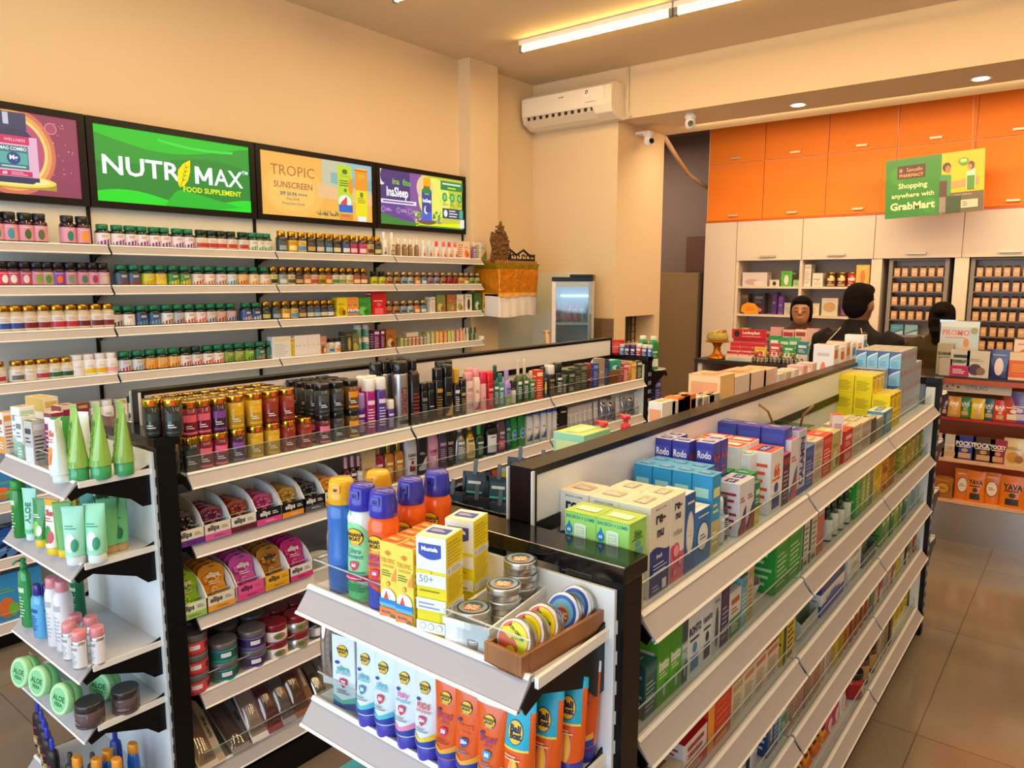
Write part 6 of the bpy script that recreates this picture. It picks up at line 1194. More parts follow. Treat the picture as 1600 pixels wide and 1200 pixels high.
# ---- far end unit of the middle shelving
zf = 1.13
for i, (x, c, cp, r, h, ds) in enumerate(((-2.175, 'f:3878c8', 'f:c8d8e8', .017, .07, 'blue bottle'), (-2.14, 'f:3c2868', 'f:584080', .018, .07, 'violet tub, left'), (-2.102, 'f:3c2868', 'f:584080', .018, .07, 'violet tub, right'), (-2.065, 'f:c83030', 'f:f0e8e4', .018, .08, 'red and white tub'), (-2.028, 'f:284c98', 'f:e8e0d0', .018, .075, 'blue tub with a cream lid'), (-1.995, 'f:3060a8', 'f:e0e0e8', .014, .075, 'narrow blue tub'))):
    put(jar(r, h*.9, c, wrapcol(cp), 'd8d8d8', None, .3), 'cosmetic_tub', x, 3.786, 1.222, ds+' on the far black cap of the middle unit', 'tub', 'small tubs on the far cap')
put(pouch(.10, .085, 'f:c01c24', 'name', ('e0605c', 'f0d8d0'), ''), 'snack_pouch', -2.222, 3.79, 1.222, 'red foil pouch at the left of the far cap', 'pouch', None, 35)
for i, x in enumerate((-2.115, -2.045)):
    put(lotion(.07, .04, .20, 'f:1f8a48', 'f:d8e8d8', None, 'e8f0e8', .12, .6, 'low', '', ('e8f0f0', 'b0e0b8')), 'mouthwash_bottle', x, 3.92, 1.13, 'green bottle with a pale cap on the far end shelf, %s one' % ['left', 'right'][i], 'bottle', 'green bottles on the far end shelf', 60)
for i in range(4): put(carton(.04, .06, .17, ['5058b0', '6068b8', '484c98', '3c3c78'][i], 'print', ('8088d0', '9aa0d8')), 'cosmetic_carton', -2.16+i*.044, 3.925, .9, 'tall blue violet carton, %s on the far end shelf below' % ORD[i], 'box', 'blue cartons on the far end', 60)
# ================================================================== RIGHT UNIT, aisle side
ZR = (1.10, .875, .65, .425, .14)
XF = -.572
def seqR(z, where, grp, items, xf=XF):
    """items: (y0, y1, depth, height, base, style, colours, text, top, description)"""
    for i, (y0, y1, d, h, b, st, c, t, top, ds) in enumerate(items):
        w_ = max(round(y1-y0-.002, 3), .018)
        put(carton(w_, d, h, b, st, c, t, top), 'medicine_box', xf-d/2, (y0+y1)/2, z, (ds+', '+where) if where else ds, 'box', grp, 90)
B0 = [1.103,1.18,1.241,1.286,1.36,1.427]
g1 = 'boxes on the top shelf of the right unit'
put(carton(B0[1]-B0[0]-.002, .062, .165, 'e8e4dc', 'renu', ('24388c', 'b8c4ee'), '', 'e6d8bc', 'none'), 'lens_solution_box', XF-.031, (B0[0]+B0[1])/2, ZR[0], 'cream and navy eye care box at the near corner of the right unit', 'box', g1, 90)
for j in range(2): put(carton(.0625, B0[1]-B0[0]-.002, .165, 'e8e4dc', 'renu', ('24388c', 'b8c4ee'), '', 'e6d8bc'), 'lens_solution_box', XF-.0935-.064*j+.0, (B0[0]+B0[1])/2, ZR[0], 'cream topped navy eye care box, %s behind the green boxes' % ['middle one', 'leftmost one'][j], 'box', g1, 0)
put(carton(B0[2]-B0[1]-.002, .062, .165, 'e8e4dc', 'relax', ('e87c9c', 'c8a0a8'), '', 'e6d8bc'), 'lens_solution_box', XF-.031, (B0[1]+B0[2])/2, ZR[0], 'cream and pink eye care box with red bubbles', 'box', g1, 90)
put(carton(B0[2]-B0[1]-.002, .062, .165, 'e8e4dc', 'renu', ('24388c', 'b8c4ee'), '', 'e6d8bc'), 'lens_solution_box', XF-.095, (B0[1]+B0[2])/2, ZR[0], 'cream topped eye care box behind the pink one', 'box', g1, 90)
put(carton(B0[3]-B0[2]-.002, .06, .155, '2f5fa8', 'oval', ('e8e4dc', 'c8d4e8'), '', 'd8dce8'), 'lens_solution_box', XF-.03, (B0[2]+B0[3])/2, ZR[0], 'blue box with a white oval, third past the pink one', 'box', g1, 90)
put(carton(B0[4]-B0[3]-.002, .06, .11, '2878c0', 'oval', ('e8ecf0', '1c4888'), '', 'e4e6ea'), 'lens_case_box', XF-.03, (B0[3]+B0[4])/2, ZR[0], 'low blue box with a white circle', 'box', g1, 90)
for i, (x, y) in enumerate(((-.658, 1.045), (-.595, 1.045))):
    put(carton(.06, .055, .0925, 'd8d4cc', 'print', ('c0b8a8', 'a09888')), 'medicine_box', x, y, ZR[0], 'pale box directly beneath the bright green one on the %s' % ['left', 'right'][i], 'box', g1, 0)
    put(carton(.0625, .058, .068, '9fe070', 'bausch', ('f0f8d8', '4a9a6a'), 'bio', 'a8d050', 'name', ('5ab0d0', '4a8a3a')), 'lens_solution_box', x, y, 1.1935, 'bright green twin box with a blue drop, %s one behind the black cap' % ['left', 'right'][i], 'box', 'bright green boxes behind the black cap', 0)
C0 = [1.366,1.427,1.468,1.507,1.551,1.597,1.633,1.695,1.785,1.837,1.896,1.964,2.036,2.118,2.206,2.299]
tb = [carton(.043, .045, .165, '2f9fe0', 'low', ('3a90d8', 'a0e0e8'), '', '5ab0e0', 'low', ('c8b878', 'e0e8a0'))]
for i in range(4): put(tb[0], 'lens_solution_box', XF-.024-.0445*i, C0[0]+.0225, ZR[0], 'sky blue box, %s from the aisle in its row' % ORD[i], 'box', g1, 0)
for i in range(3): put(tb[0], 'lens_solution_box', XF-.06-.0445*i, C0[0]+.07, ZR[0], 'sky blue box, second row back, %s from the aisle' % ORD[i], 'box', g1, 0)
pk = carton(.04, .04, .20, '3c3ca8', 'print', ('5050c0', '9aa0e0'), 'Rodo', 'e0e0f0', 'swoosh', ('2c4898', 'c04040'))
for i, (x, dy) in enumerate(((-.742, .135), (-.70, .135), (-.742, .178), (-.652, .155), (-.652, .197))): put(pk, 'medicine_box', x, C0[0]+dy, ZR[0]+.0, 'tall indigo and white box near the header, %s of five' % ORD[i], 'box', g1, 0)
put(can(.017, .10, 'c:9ab0c8', 'f:dfe6ec', 'c8d4e0', .25, .8), 'dropper_bottle', XF-.025, (C0[1]+C0[2])/2, ZR[0], 'clear bottle with a white cap right after the sky blue boxes', 'bottle', None, 90)
put(can(.016, .095, 'f:24345c', 'f:2c3040', None, .25, .8), 'dropper_bottle', XF-.03, (C0[2]+C0[3])/2-.004, ZR[0], 'dark bottle next to the clear one', 'bottle', None, 90)
seqR(ZR[0], '', g1, [(C0[3], C0[4], .055, .118, 'dcdce8', 'swoosh', ('2c3c90', 'a83040'), '', 'c8c8e0', 'purple and white box beside the dark bottle'), (C0[4], C0[5], .055, .118, 'dcdce8', 'swoosh', ('2c3c90', 'a83040'), '', 'c8c8e0', 'purple and white box, the second one'),
    (C0[5]+.002, C0[6], .045, .10, '2f7a5c', 'low', ('e0c820', 'd0e8d8'), '', '3a8a6a', 'green box with a yellow foot'), (C0[7], C0[8], .06, .152, 'e8eaee', 'name', ('2c4898', 'e85828'), '66', 'e85c24', 'white box with navy numerals and orange top'), (C0[8], C0[9], .06, .13, '4a2c40', 'print', ('a83048', 'c0a8b8'), '', 'c84878', 'dark box with red print'),
    (C0[9], C0[10], .06, .158, 'd8dce4', 'swoosh', ('4868a8', 'd04868'), '', 'd8588c', 'white box with a pink top'), (C0[10], C0[11], .06, .172, 'c8ccd8', 'vname', ('3454a8', '2c3c90'), 'CALAMIN', '5848a8', 'white box with blue upright lettering'), (C0[11], C0[12], .055, .115, '2c50a0', 'print', ('4a70c0', 'a0b8e0'), '', '4878c0', 'blue box with pale print'),
    (C0[12], C0[13], .055, .12, 'c8c0b4', 'print', ('a8a090', '989080'), '', 'd0c8bc', 'cream box beside the red one'), (C0[13], C0[14], .055, .12, 'd03428', 'print', ('e06858', 'f0d0c8'), '', 'd84438', 'vivid red box in the front row'), (C0[14], C0[15], .055, .115, 'b8b070', 'fruit', ('d8d0a0', '708040'), '', 'c0b878', 'khaki box right of the vivid red one')])
gb = carton(.045, .05, .115, '1c8a48', 'top', ('2c9a58', 'c8e8d0'), 'OVS', '2c9a58')
for i in range(2): put(gb, 'medicine_box', -.66+.05*i, C0[5]+.03, ZR[0], 'green box with white letters, %s one' % ['left', 'right'][i], 'box', g1, 0)
wb = carton(.05, .05, .15, 'e4e8ee', 'print', ('e8eef4', '7a9ac8'), '', '8ac0b8')
for i in range(4): put(wb, 'medicine_box', -.735+.052*i if i < 3 else -.735, C0[5]+.085+(.052 if i == 3 else 0), ZR[0], 'white box with blue print behind the green pair, %s' % ORD[i], 'box', g1, 0)
ob = carton(.062, .06, .165, 'e4e8f0', 'print', ('e4e8f0', '7a90c8'), '', 'e85c20')
for i in range(4): put(ob, 'medicine_box', -.725+.066*(i % 2), C0[6]+.04+.066*(i//2), ZR[0]+.002, 'white box with an orange top, %s of four' % ORD[i], 'box', g1, 0)
vb = carton(.06, .055, .185, '3c48b0', 'print', ('4858c0', 'a0a8e8'), '', '5848a8')
for i in range(3): put(vb, 'medicine_box', -.74+.062*i, C0[9]+.02, ZR[0], 'blue violet box beyond the orange topped ones, %s from the header' % ORD[i], 'box', g1, 0)
for i in range(6): put(carton(.055, .045, .13, ['c83830', 'e0d8c8', '3a9a4c', 'd8d0c4', 'c8b8a8', 'a03028'][i], 'print', ('e8d8d0', 'e0d0c8'), '', ['d8b8a8', 'e0d0b8', '8ac070', 'e0d8c8', 'd8c0a8', 'c84838'][i]), 'medicine_box', -.735+.058*(i % 2), C0[10]+.055+.05*(i//2), ZR[0], ['red', 'cream', 'green', 'ivory', 'tan', 'dark red'][i]+' box in the inner rows before the wire basket', 'box', g1, 0)
# clear basket with green sachets on wire handles
t = empty('clear_basket', (-.69, C0[14]-.03, ZR[0]+.001), 'clear plastic basket of green sachets with orange tipped handles', 'basket')
m = MB(); bxm = clear('e8f4ee', .6); m.box(-.06, .06, -.055, .055, .055, .058, bxm).box(-.06, -.058, -.055, .055, .055, .13, bxm).box(.058, .06, -.055, .055, .055, .13, bxm).box(-.06, .06, -.055, -.053, .055, .13, bxm).box(-.06, .06, .053, .055, .055, .13, bxm); m.build('basket_shell', t)
MB().box(-.035, .035, -.03, .03, 0, .055, clear('d8e8e0', .5)).build('basket_foot', t)
for s in (-1, 1): MB().tube([(s*.03, 0, .10), (s*.05, -.03, .17), (s*.085, -.06, .205)], .0035, 'a8703c' if s < 0 else '8a6a48', 6).build('handle', t)
MB().box(-.03, .02, -.0565, -.0555, .06, .072, 'f0f0f0').build('price_tag', t)
for i in range(7): place(pouch(.05, .07, ['f:3aa030', 'f:58c0a0', 'f:4ab048'][i % 3], 'fruit', ('c8f0d8', 'e8f8e8'), '', .012), 'sachet', (-.72+.011*i, C0[14]-.03-.02+.007*(i % 4), ZR[0]+.0605), ['green', 'mint', 'bright green'][i % 3]+' sachet in the clear basket, %s' % ORD[i], 'sachet', 'green sachets in the basket', R(rr.uniform(-30, 30)), rx=R(rr.uniform(-10, 10)))
D0 = [2.306,2.437,2.547,2.674,2.747,2.852,2.995]
put(carton(.03, .03, .155, 'e8d8dc', 'low', ('d02c30', 'c8a0c0'), '', 'e05a48'), 'cream_box', XF-.02, D0[0]+.01, ZR[0], 'slim white box fading to red at its foot', 'box', g1, 30)
seqR(ZR[0], '', g1, [(D0[0]+.03, D0[1], .06, .10, 'c82c30', 'low', ('e0504c', 'f0c8c8'), '', 'b82c2c', 'small red tray of red and white packs'), (D0[1], D0[2], .09, .098, 'c8c0b0', 'print', ('b0a898', '989080'), '', 'd0c4ac', 'long cream box end beside the red packs'), (D0[2], D0[3], .09, .094, 'c0b8a8', 'print', ('a8a090', '888070'), '', 'd0c4ac', 'second long cream box end'),
    (D0[3], D0[4], .09, .088, '3c4838', 'plain', ('586450', '889080'), '', 'a8a890', 'thin dark green box before the yellow stack'), (D0[4], D0[5], .05, .078, 'a8a898', 'stripe', ('788878', '686858'), '', 'c8c4b0', 'grey striped box before the yellow stack'), (D0[5], D0[6], .055, .088, '58a0c8', 'stripe', ('3878a8', 'd8d8a0'), '', 'c8d8d8', 'teal blue box leaning at the yellow stack')])
yb = carton(.062, .062, .066, 'f0e010', 'print', ('f0e010', '9a8a18'), '', 'd8b820', 'print', ('d09020', 'a86818'))
y0 = 2.974
yn = 0
for rj in range(3):
    for tz in range(3 if rj < 3 else 2):
        for ci in range(3):
            if tz == 2 and ci == 2: continue
            if tz < 1 and rj == 0 and ci < 2 and False: continue
            yn += 1
            put(yb, 'vitamin_box', -.738+.064*ci, y0+.034+.064*rj-.0, ZR[0]+.0664*tz, 'yellow cube box, %s row back, %s tier, %s from the header' % (ORD[rj], ['bottom', 'middle', 'top'][tz], ORD[ci]), 'box', 'yellow cube boxes stacked on the top shelf', 0)
bb = carton(.040, .062, .068, '9ad4f0', 'plain', ('b8dcf0', 'd0e0f0'), '', 'b8b4b0', 'print', ('8898c0', 'a8a8b8'))
def bbk():
    k = Kit(); w, d, h = .040, .062, .068
    k.part('carton', MB().box(-w/2, w/2, -d/2, d/2, 0, h, '7fc4ec', skip='t').box(-w/2, w/2, -d/2, d/2, 0, h, 'b4b0aa', skip='bfklr'))
    a = Art(flat_f(d)); a.rect(-w/2, w/2, 0, h, '8accf2'); a.curve(-w/2, w/2, lambda u: h*(.55+.38*((u/w+.5))**.6), lambda u: h, '4a68a8'); a.curve(-w/2, w/2, lambda u: h*(.42+.42*((u/w+.5))**.6), lambda u: h*(.55+.38*((u/w+.5))**.6), 'd8ecf8'); a.lines(-w*.36, w*.36, h*.08, h*.42, 4, '4a80b8', .3)
    a.e = .0004; a.on(flat_r(w)); a.rect(-d/2, d/2, 0, h, '9cc0de'); a.rect(-d*.46, d*.46, h*.04, h*.95, 'a9b8cc'); a.rect(-d*.3, d*.2, h*.5, h*.8, 'b08a90'); a.lines(-d*.4, d*.4, h*.1, h*.4, 3, 'b8c0d8'); k.part('printed_faces', a); return k
bb = kit('bluebox', bbk)
yb0 = y0+.034+.064*3+.0; nrow = max(1, int((3.74-yb0)/.064))
for rj in range(nrow):
    for tz in range(4 if rj > 0 else 3):
        for ci in range(4):
            if tz == 3 and (rj < 1 or rj > nrow-3): continue
            if tz > 0 and ci == 3 and rj == 0: continue
            if 0 < rj < nrow-1 and ci < 3 and tz < 2: continue      # inside the block: nothing of them shows
            put(bb, 'medicine_box', -.748+.0425*ci, yb0+.064*rj, ZR[0]+.0684*tz, 'light blue box, %s row, %s tier, %s from the header' % (ORD[rj], ORD[tz], ORD[ci]), 'box', 'light blue boxes stacked to the far end', 0)
# ---- shelf two
def bounds(*a): return a
g2 = 'boxes on the second shelf of the right unit'
e = [1.099,1.147,1.196,1.245,1.273,1.338,1.391,1.434,1.479,1.545,1.583,1.622,1.769,1.864,1.973,2.034,2.109,2.177]
W = 'second shelf'
seqR(ZR[1], W, g2, [(e[0], e[1], .05, .10, '1c5a60', 'print', ('2c7a80', 'a0c8c8'), '', '2c7078', 'dark teal box at the near end'), (e[1], e[2], .06, .13, '5ab828', 'insto', ('3c9c20', 'f0f8e8'), 'insto', '4aac28', 'lime green eye drop box, left'), (e[2], e[3], .06, .13, '5ab828', 'insto', ('3c9c20', 'f0f8e8'), 'insto', '4aac28', 'lime green eye drop box, right'),
    (e[3], e[4], .06, .13, '8ab0a8', 'insto', ('1c4a50', 'e8f0f0'), 'insto', '1c4a58', 'teal topped eye drop box'), (e[4], e[5], .06, .14, 'dce4ec', 'name', ('3a88c8', '1c2c4c'), 'ROHTO', 'b8c4cc', 'white eye drop box with a blue drop'), (e[5], e[6], .06, .14, 'dce4ec', 'name', ('1c2c50', '1c2c4c'), 'V.ROHTO', '1c3040', 'white eye drop box with a navy top'),
    (e[6], e[7], .06, .135, 'c8d0d4', 'pic', ('3c4a54', '8a98a0'), '', 'a8b8b8', 'grey box with a dark dot'), (e[7], e[8], .06, .13, '383058', 'print', ('483c70', 'b0a0d0'), '', '2c2c58', 'dark violet box'), (e[8], e[9], .06, .105, 'd8dcd8', 'low', ('3a8a68', 'c05830'), '', 'd8e0dc', 'white box with a green label'), (e[9], e[10], .06, .12, '78b0c0', 'print', ('5898b0', 'c8e0e8'), '', '4a98b8', 'pale teal box'), (e[10], e[11], .06, .13, 'c8b890', 'print', ('b8a878', '887850'), '', 'd0bc88', 'tan box'),
    (e[12], e[13], .10, .15, '2ca03c', 'print', ('48b858', 'b8e8b8'), '', '38a848', 'emerald green box, left'), (e[13], e[14], .10, .15, '2ca03c', 'print', ('48b858', 'b8e8b8'), '', '38a848', 'emerald green box, right'), (e[14], e[15], .06, .14, 'd8dcd4', 'stripe', ('1c5a30', '688068'), '', 'c0c8b8', 'white box with a dark green stripe, left'), (e[15], e[16], .06, .14, 'd8dcd4', 'stripe', ('1c5a30', '688068'), '', 'c0c8b8', 'white box with a dark green stripe, right'), (e[16], e[17], .06, .145, 'd87048', 'print', ('c8c8d8', '8888a8'), '', 'e07848', 'orange and grey box')])
t = empty('paper_bowl', (-.635, (e[11]+e[12])/2, ZR[1]), 'grey white folded paper tray between tan and emerald boxes', 'tray')
MB().lathe([(.03, 0), (.033, .002), (.052, .055), (.0505, .055), (.031, .004)], mat('b8bec2', .6), 8, capt=False).build('tray_shell', t); MB().box(-.03, .03, -.03, .03, .003, .02, 'a8a090').build('liner', t)
put(carton(.05, .045, .06, '7a6a50', 'print', ('a89878', '504030')), 'medicine_box', -.695, (e[11]+e[12])/2+.02, ZR[1], 'small brown box behind the grey white paper tray', 'box', None, 90)
for i, y in enumerate([2.269,2.33,2.401,2.476,2.554]): put(can(.016, .10+.008*(i % 2), 'c:1c4a2c', 'f:1c3a28', 'd8e0d0', .2, .6), 'oil_bottle', -.59, y, ZR[1], 'dark green oil bottle on the second shelf, %s in the front row' % ORD[i], 'bottle', 'dark green oil bottles', 90)
for i, y in enumerate([2.428,2.5,2.575,2.654,2.737]): put(can(.016, .13, 'c:1c4a2c', 'f:1c3a28', 'd8e0d0', .2, .6), 'oil_bottle', -.64, y, ZR[1], 'dark green oil bottle on the second shelf, %s in the back row' % ORD[i], 'bottle', 'dark green oil bottles', 90)
e = [2.533,2.591,2.65,2.712,2.767,2.882,2.995,3.115]
seqR(ZR[1], W, g2, [(e[0], e[1], .08, .14, '38a838', 'print', ('58c050', 'c0e8b0'), '', '', 'leaf green box past the oil bottles'), (e[1], e[2], .08, .135, 'a8c858', 'stripe', ('88a838', 'd8e8a8'), '', '', 'lime striped box, first'), (e[2], e[3], .08, .13, 'b0c868', 'stripe', ('889c40', 'e0e8b8'), '', '', 'lime striped box, second'), (e[3], e[4], .08, .125, '88907c', 'print', ('a0a890', '606850'), '', '', 'sage grey box')])
for j in range(2): seqR(ZR[1]+.068*j, W, g2, [(e[4], e[5], .08, .066, 'e8d818', 'print', ('d8b818', '888018'), '', '', 'yellow box in %s tier, left' % ['lower', 'upper'][j]), (e[5], e[6], .08, .066, 'd8a018', 'fruit', ('b85818', '903810'), '', '', 'amber picture box in %s tier' % ['lower', 'upper'][j]), (e[6], e[7], .08, .05, 'c89028', 'print', ('886018', '504010'), '', '', 'brown yellow box in %s tier' % ['lower', 'upper'][j])])
for i, y in enumerate([3.308,3.395,3.486,3.581,3.681,3.785,3.879]):
    for j in range(2): put(carton(.05, .07, .055, ['c8c048', 'b8a838', 'd8b030', 'a8b058', '98a040', 'c8c878', 'a8a868'][i], 'print', ('e8e0a0', '706820'), '', 'b0a850'), 'medicine_box', -.61, y, ZR[1]+.0554*j, 'olive yellow carton, %s column from the near side, %s tier' % (ORD[i], ['lower', 'upper'][j]), 'box', 'olive yellow cartons at the far end', 90)
# ---- shelf three
g3 = 'boxes on the third shelf of the right unit'
e = [1.107,1.171,1.273,1.386,1.518,1.586,1.659,1.737,1.83,1.86,1.957]
W = 'third shelf'
seqR(ZR[2], W, g3, [(e[0], e[1], .09, .05, 'c8b8a0', 'fruit', ('8a5430', 'b08860'), '', 'd0c0a8', 'brown picture box at the near end'), (e[1], e[2], .10, .05, 'c8b8a0', 'fruit', ('8a5430', 'b08860'), '', 'd0c0a8', 'second brown picture box'), (e[2], e[3], .10, .085, 'e0dcd8', 'low', ('c01828', 'a02030'), 'HOT CREAM', 'b01828', 'white box with a crimson top'), (e[3], e[4], .10, .14, 'd83c14', 'stripe', ('f0a020', 'e8602c'), '', 'e0481c', 'fiery orange red box'),
    (e[4], e[5], .06, .10, 'd8d0b8', 'print', ('c0a868', '988858'), '', 'd89048', 'cream box with an orange top, first'), (e[5], e[6], .06, .10, 'dcd4c0', 'print', ('d08850', '988858'), '', 'd89048', 'cream box with an orange top, second'), (e[6], e[7], .06, .10, 'dcd0c4', 'print', ('c87050', '987858'), '', 'd88858', 'cream box with an orange top, third'), (e[7], e[8], .06, .095, 'dcd0c4', 'print', ('c87050', '987858'), '', 'd88858', 'cream box with an orange top, fourth'),
    (e[9], e[10], .05, .14, 'd8c020', 'stripe', ('1c2c48', '504c20'), '', '1c2c50', 'navy and yellow box')])
for j in range(3): put(carton(.075, .06, .032, 'c83020' if j < 2 else 'e06020', 'print', ('e8d0c0', 'f0c8a8'), '', 'd84830'), 'medicine_box', -.655, (e[7]+e[9])/2, ZR[2]+.1*0+.0325*j, 'flat red box lying behind the cream boxes, %s' % ORD[j], 'box', g3, 90)
e = [2.024,2.182,2.214,2.47,2.516,2.68,2.714,2.9]
def slot_tray(y, w_, ds, col='b8c0bc'):
    t = empty('display_tray', (-.63, y, ZR[2]), ds, 'display tray', None, R(90)); wm = mat(col, .5)
    MB().box(-w_/2, w_/2, -.055, -.053, 0, .05, wm).box(-w_/2, w_/2, .05, .052, 0, .10, wm).box(-w_/2, w_/2, -.053, .05, 0, .002, wm).build('tray_shell', t)
    for s in (-1, 1): MB().prism([(-.053, 0), (.05, 0), (.05, .10), (.02, .10), (-.053, .05)], 'x', s*w_/2-.001, s*w_/2+.001, wm).build('side_wall', t)
slot_tray((e[0]+e[1])/2, e[1]-e[0]-.006, 'grey display tray of green leaflets on the third shelf')
for i in range(4): put(carton((e[1]-e[0])*.8, .008, .12, ['5a8068', '88a890', '4a7058', 'c8d0c0'][i], 'print', ('c8d8c8', '385040')), 'leaflet_pack', -.60-.02*i, (e[0]+e[1])/2, ZR[2]+.0025, 'thin green pack in the grey tray, %s from the aisle' % ORD[i], 'box', 'thin green packs', 90)
for j in range(3): put(carton(e[3]-e[2], .11, .035, ['2c50b0', 'e8e8e8', '2c4888'][j], 'name', ('3c60c0', 'e0e4f0' if j != 1 else '2c50b0'), '', ['3a5aa8', 'e0d8c8', '8a9058'][j]), 'plaster_box', -.632, (e[2]+e[3])/2, ZR[2]+.0352*j, 'flat %s box, %s of the pile on the third shelf' % (['blue', 'white', 'dark blue'][j], ['bottom', 'middle', 'top'][j]), 'box', g3, 90)
for j in range(3): put(carton(e[5]-e[4], .11, .04, ['d8d8d8', 'e0e4e0', 'e4e8e4'][j], 'name', ('a0b8a8', '3a6a4c'), '', '208040'), 'plaster_box', -.632, (e[4]+e[5])/2, ZR[2]+.0402*j, 'flat white box with a green top, %s of the pile' % ['bottom', 'middle', 'top'][j], 'box', g3, 90)
slot_tray((e[6]+e[7])/2, e[7]-e[6]-.004, 'dark grey open tray past the green topped boxes', '6a7278')
for i in range(3): put(carton((e[7]-e[6])*.7, .01, .11, ['3c5a4c', 'a8b0a8', '48605c'][i], 'print', ('a0b8a8', 'c8d0c8')), 'leaflet_pack', -.60-.025*i, (e[6]+e[7])/2, ZR[2]+.0025, 'thin dark pack in the dark grey tray, %s from the aisle' % ORD[i], 'box', 'thin dark packs', 90)
for i, y in enumerate([3.005,3.078,3.154,3.233,3.316,3.403,3.493,3.587,3.686]): put(carton(.055, .07, .10 if i < 6 else .12, ['68a048', '90b870', '3a7a48', 'a8d040', '88a878', '507858', 'a8c8d8', '90b8d0', 'b8d0d8'][i], 'print', ('d8e8c8', '385838')), 'medicine_box', -.61, y, ZR[2], '%s box on the third shelf, %s past the dark grey tray' % (['green', 'pale green', 'forest green', 'lime', 'sage', 'moss', 'ice blue', 'light blue', 'pale blue'][i], ORD[i]), 'box', g3, 90)
for i, y in enumerate([3.804,3.946]): put(carton(.08, .09, .045, 'd8dade', 'name', ('c0c4cc', '8a2c30')), 'medicine_box', -.62, y, ZR[2], 'flat white box at the far end of the third shelf, %s' % ['nearer', 'further'][i], 'box', g3, 90)
# ---- shelf four
g4 = 'goods on the fourth shelf of the right unit'
L4 = [(lotion(.05, .04, .12, 'c:3c1c28', 'f:1c1c20', 'c8b8c0', '888888', .2, .6), 'syrup_bottle', 'bottle', 'dark wine syrup bottle'), (lotion(.055, .04, .13, 'c:1c2438', 'f:14141a', 'c8ccd4', '888888', .2, .6), 'syrup_bottle', 'bottle', 'navy syrup bottle'), (carton(.04, .05, .15, '2c4878', 'vname', ('3c60a0', 'c8d8f0'), 'sunduo', '3a6a88'), 'medicine_box', 'box', 'blue box with upright lettering'), (carton(.04, .05, .15, '34588c', 'print', ('5a80b0', 'c8d8f0'), '', '3a6a88'), 'medicine_box', 'box', 'second blue box'), (carton(.05, .05, .16, 'c8d0d0', 'low', ('2c9468', '8898a0'), '', 'b8d0c8'), 'medicine_box', 'box', 'white and green box')]
for y, (kk, n, c, ds) in zip([1.643,1.719,1.809,1.851,1.911], L4): put(kk, n, -.60, y, ZR[3], ds+' on the fourth shelf of the right unit', c, g4, 90)
cols = ['a89080', 'b89888', 'c09078', 'a88068', 'c09880', 'b88868', 'd0a888', 'd8d0c8', 'c8b090', 'e0c020', 'b8a020', 'c87828', 'a85c30', 'b06838', 'a86030', 'b87040']
nmc = 'taupe,rosy brown,clay,brown,tan,dark clay,sand,white,khaki,yellow,mustard,orange,rust,sienna,dark rust,copper'.split(',')
for i, y in enumerate([1.948,1.996,2.046,2.098,2.151,2.201,2.252,2.298,2.346,2.41,2.469,2.538,2.602,2.669,2.738,2.81]): put(carton(.035 if i < 11 else .03, .06, .13 if i < 12 else .10, cols[i], 'print', ('e0d0c0', '805030'), '', cols[i]), 'medicine_box', -.60, y, ZR[3], nmc[i]+' box on the fourth shelf of the right unit', 'box', g4, 90)
cols = ['5a8a80', 'c8a890', 'b04838', 'c8c0c8', 'd8b0a0', 'a87868', 'e0d820', 'd8d0c0', '403830', 'b8a890', 'a85038', 'c8b8a0', '8a5838']
nmc = 'teal,beige,brick red,lilac white,blush,cocoa,bright yellow,ivory,black brown,stone,red brown,oatmeal,chestnut'.split(',')
for i, y in enumerate([2.876,2.945,3.016,3.09,3.167,3.247,3.33,3.417,3.508,3.603,3.688,3.777,3.869]): put(carton(.05, .06, .12, cols[i], ['print', 'fruit', 'low'][i % 3], ('e8e0d0', '705840')), 'medicine_box', -.60, y, ZR[3], nmc[i]+' box towards the far end of the fourth shelf', 'box', g4, 90)
# ---- bottom shelf
g5 = 'goods on the bottom shelf of the right unit'
for i, y in enumerate([2.093,2.164,2.246,2.333,2.425]): place(carton(.055, .03, .15, ['e09820', 'e88c28', 'e89028', 'd87828', 'f0a838'][i], 'vname', ('c86818', '2c2418'), 'FRESH'), 'toothpaste_box', (-.60, y, ZR[4]+.002), 'orange carton with black lettering, %s on the bottom shelf' % ORD[i], 'box', g5, R(90), rx=R(-28))
for i, y in enumerate([2.46,2.543,2.631]): put(pouch(.07, .12, ['f:d05870', 'f:c84860', 'f:e8e0e0'][i], 'fruit', ('f0c8d0', '903048'), ''), 'soap_pouch', -.60, y+.01, ZR[4], ['rose', 'crimson', 'white'][i]+' pouch on the bottom shelf of the right unit', 'pouch', g5, 90)
put(jar(.04, .10, 'f:a81c24', mat('1c1c1e', .3), 'b02028', 'e8d0c8', .24, 'e0c0b8', 'band'), 'powder_jar', -.60, 2.768, ZR[4], 'red labelled jar with a black and white lid', 'jar', None, 90)
for i, y in enumerate([2.887,2.995]): put(jar(.033, .13, 'c:3c2418', mat('181412', .3), 'b89060', 'c8a878', .22, 'd8c098', 'band'), 'powder_jar', -.60, y, ZR[4], 'brown jar with a tan label, %s' % ['left', 'right'][i], 'jar', 'brown jars', 90)
for i, y in enumerate([3.043,3.117,3.195,3.276]): put(carton(.045, .06, .16, ['c8b890', 'd0c0a0', 'b09878', '4a3c30'][i], 'stripe', ('8a6840', '604828')), 'medicine_box', -.60, y, ZR[4], ['cream', 'pale cream', 'light brown', 'dark brown'][i]+' box on the bottom shelf of the right unit', 'box', g5, 90)
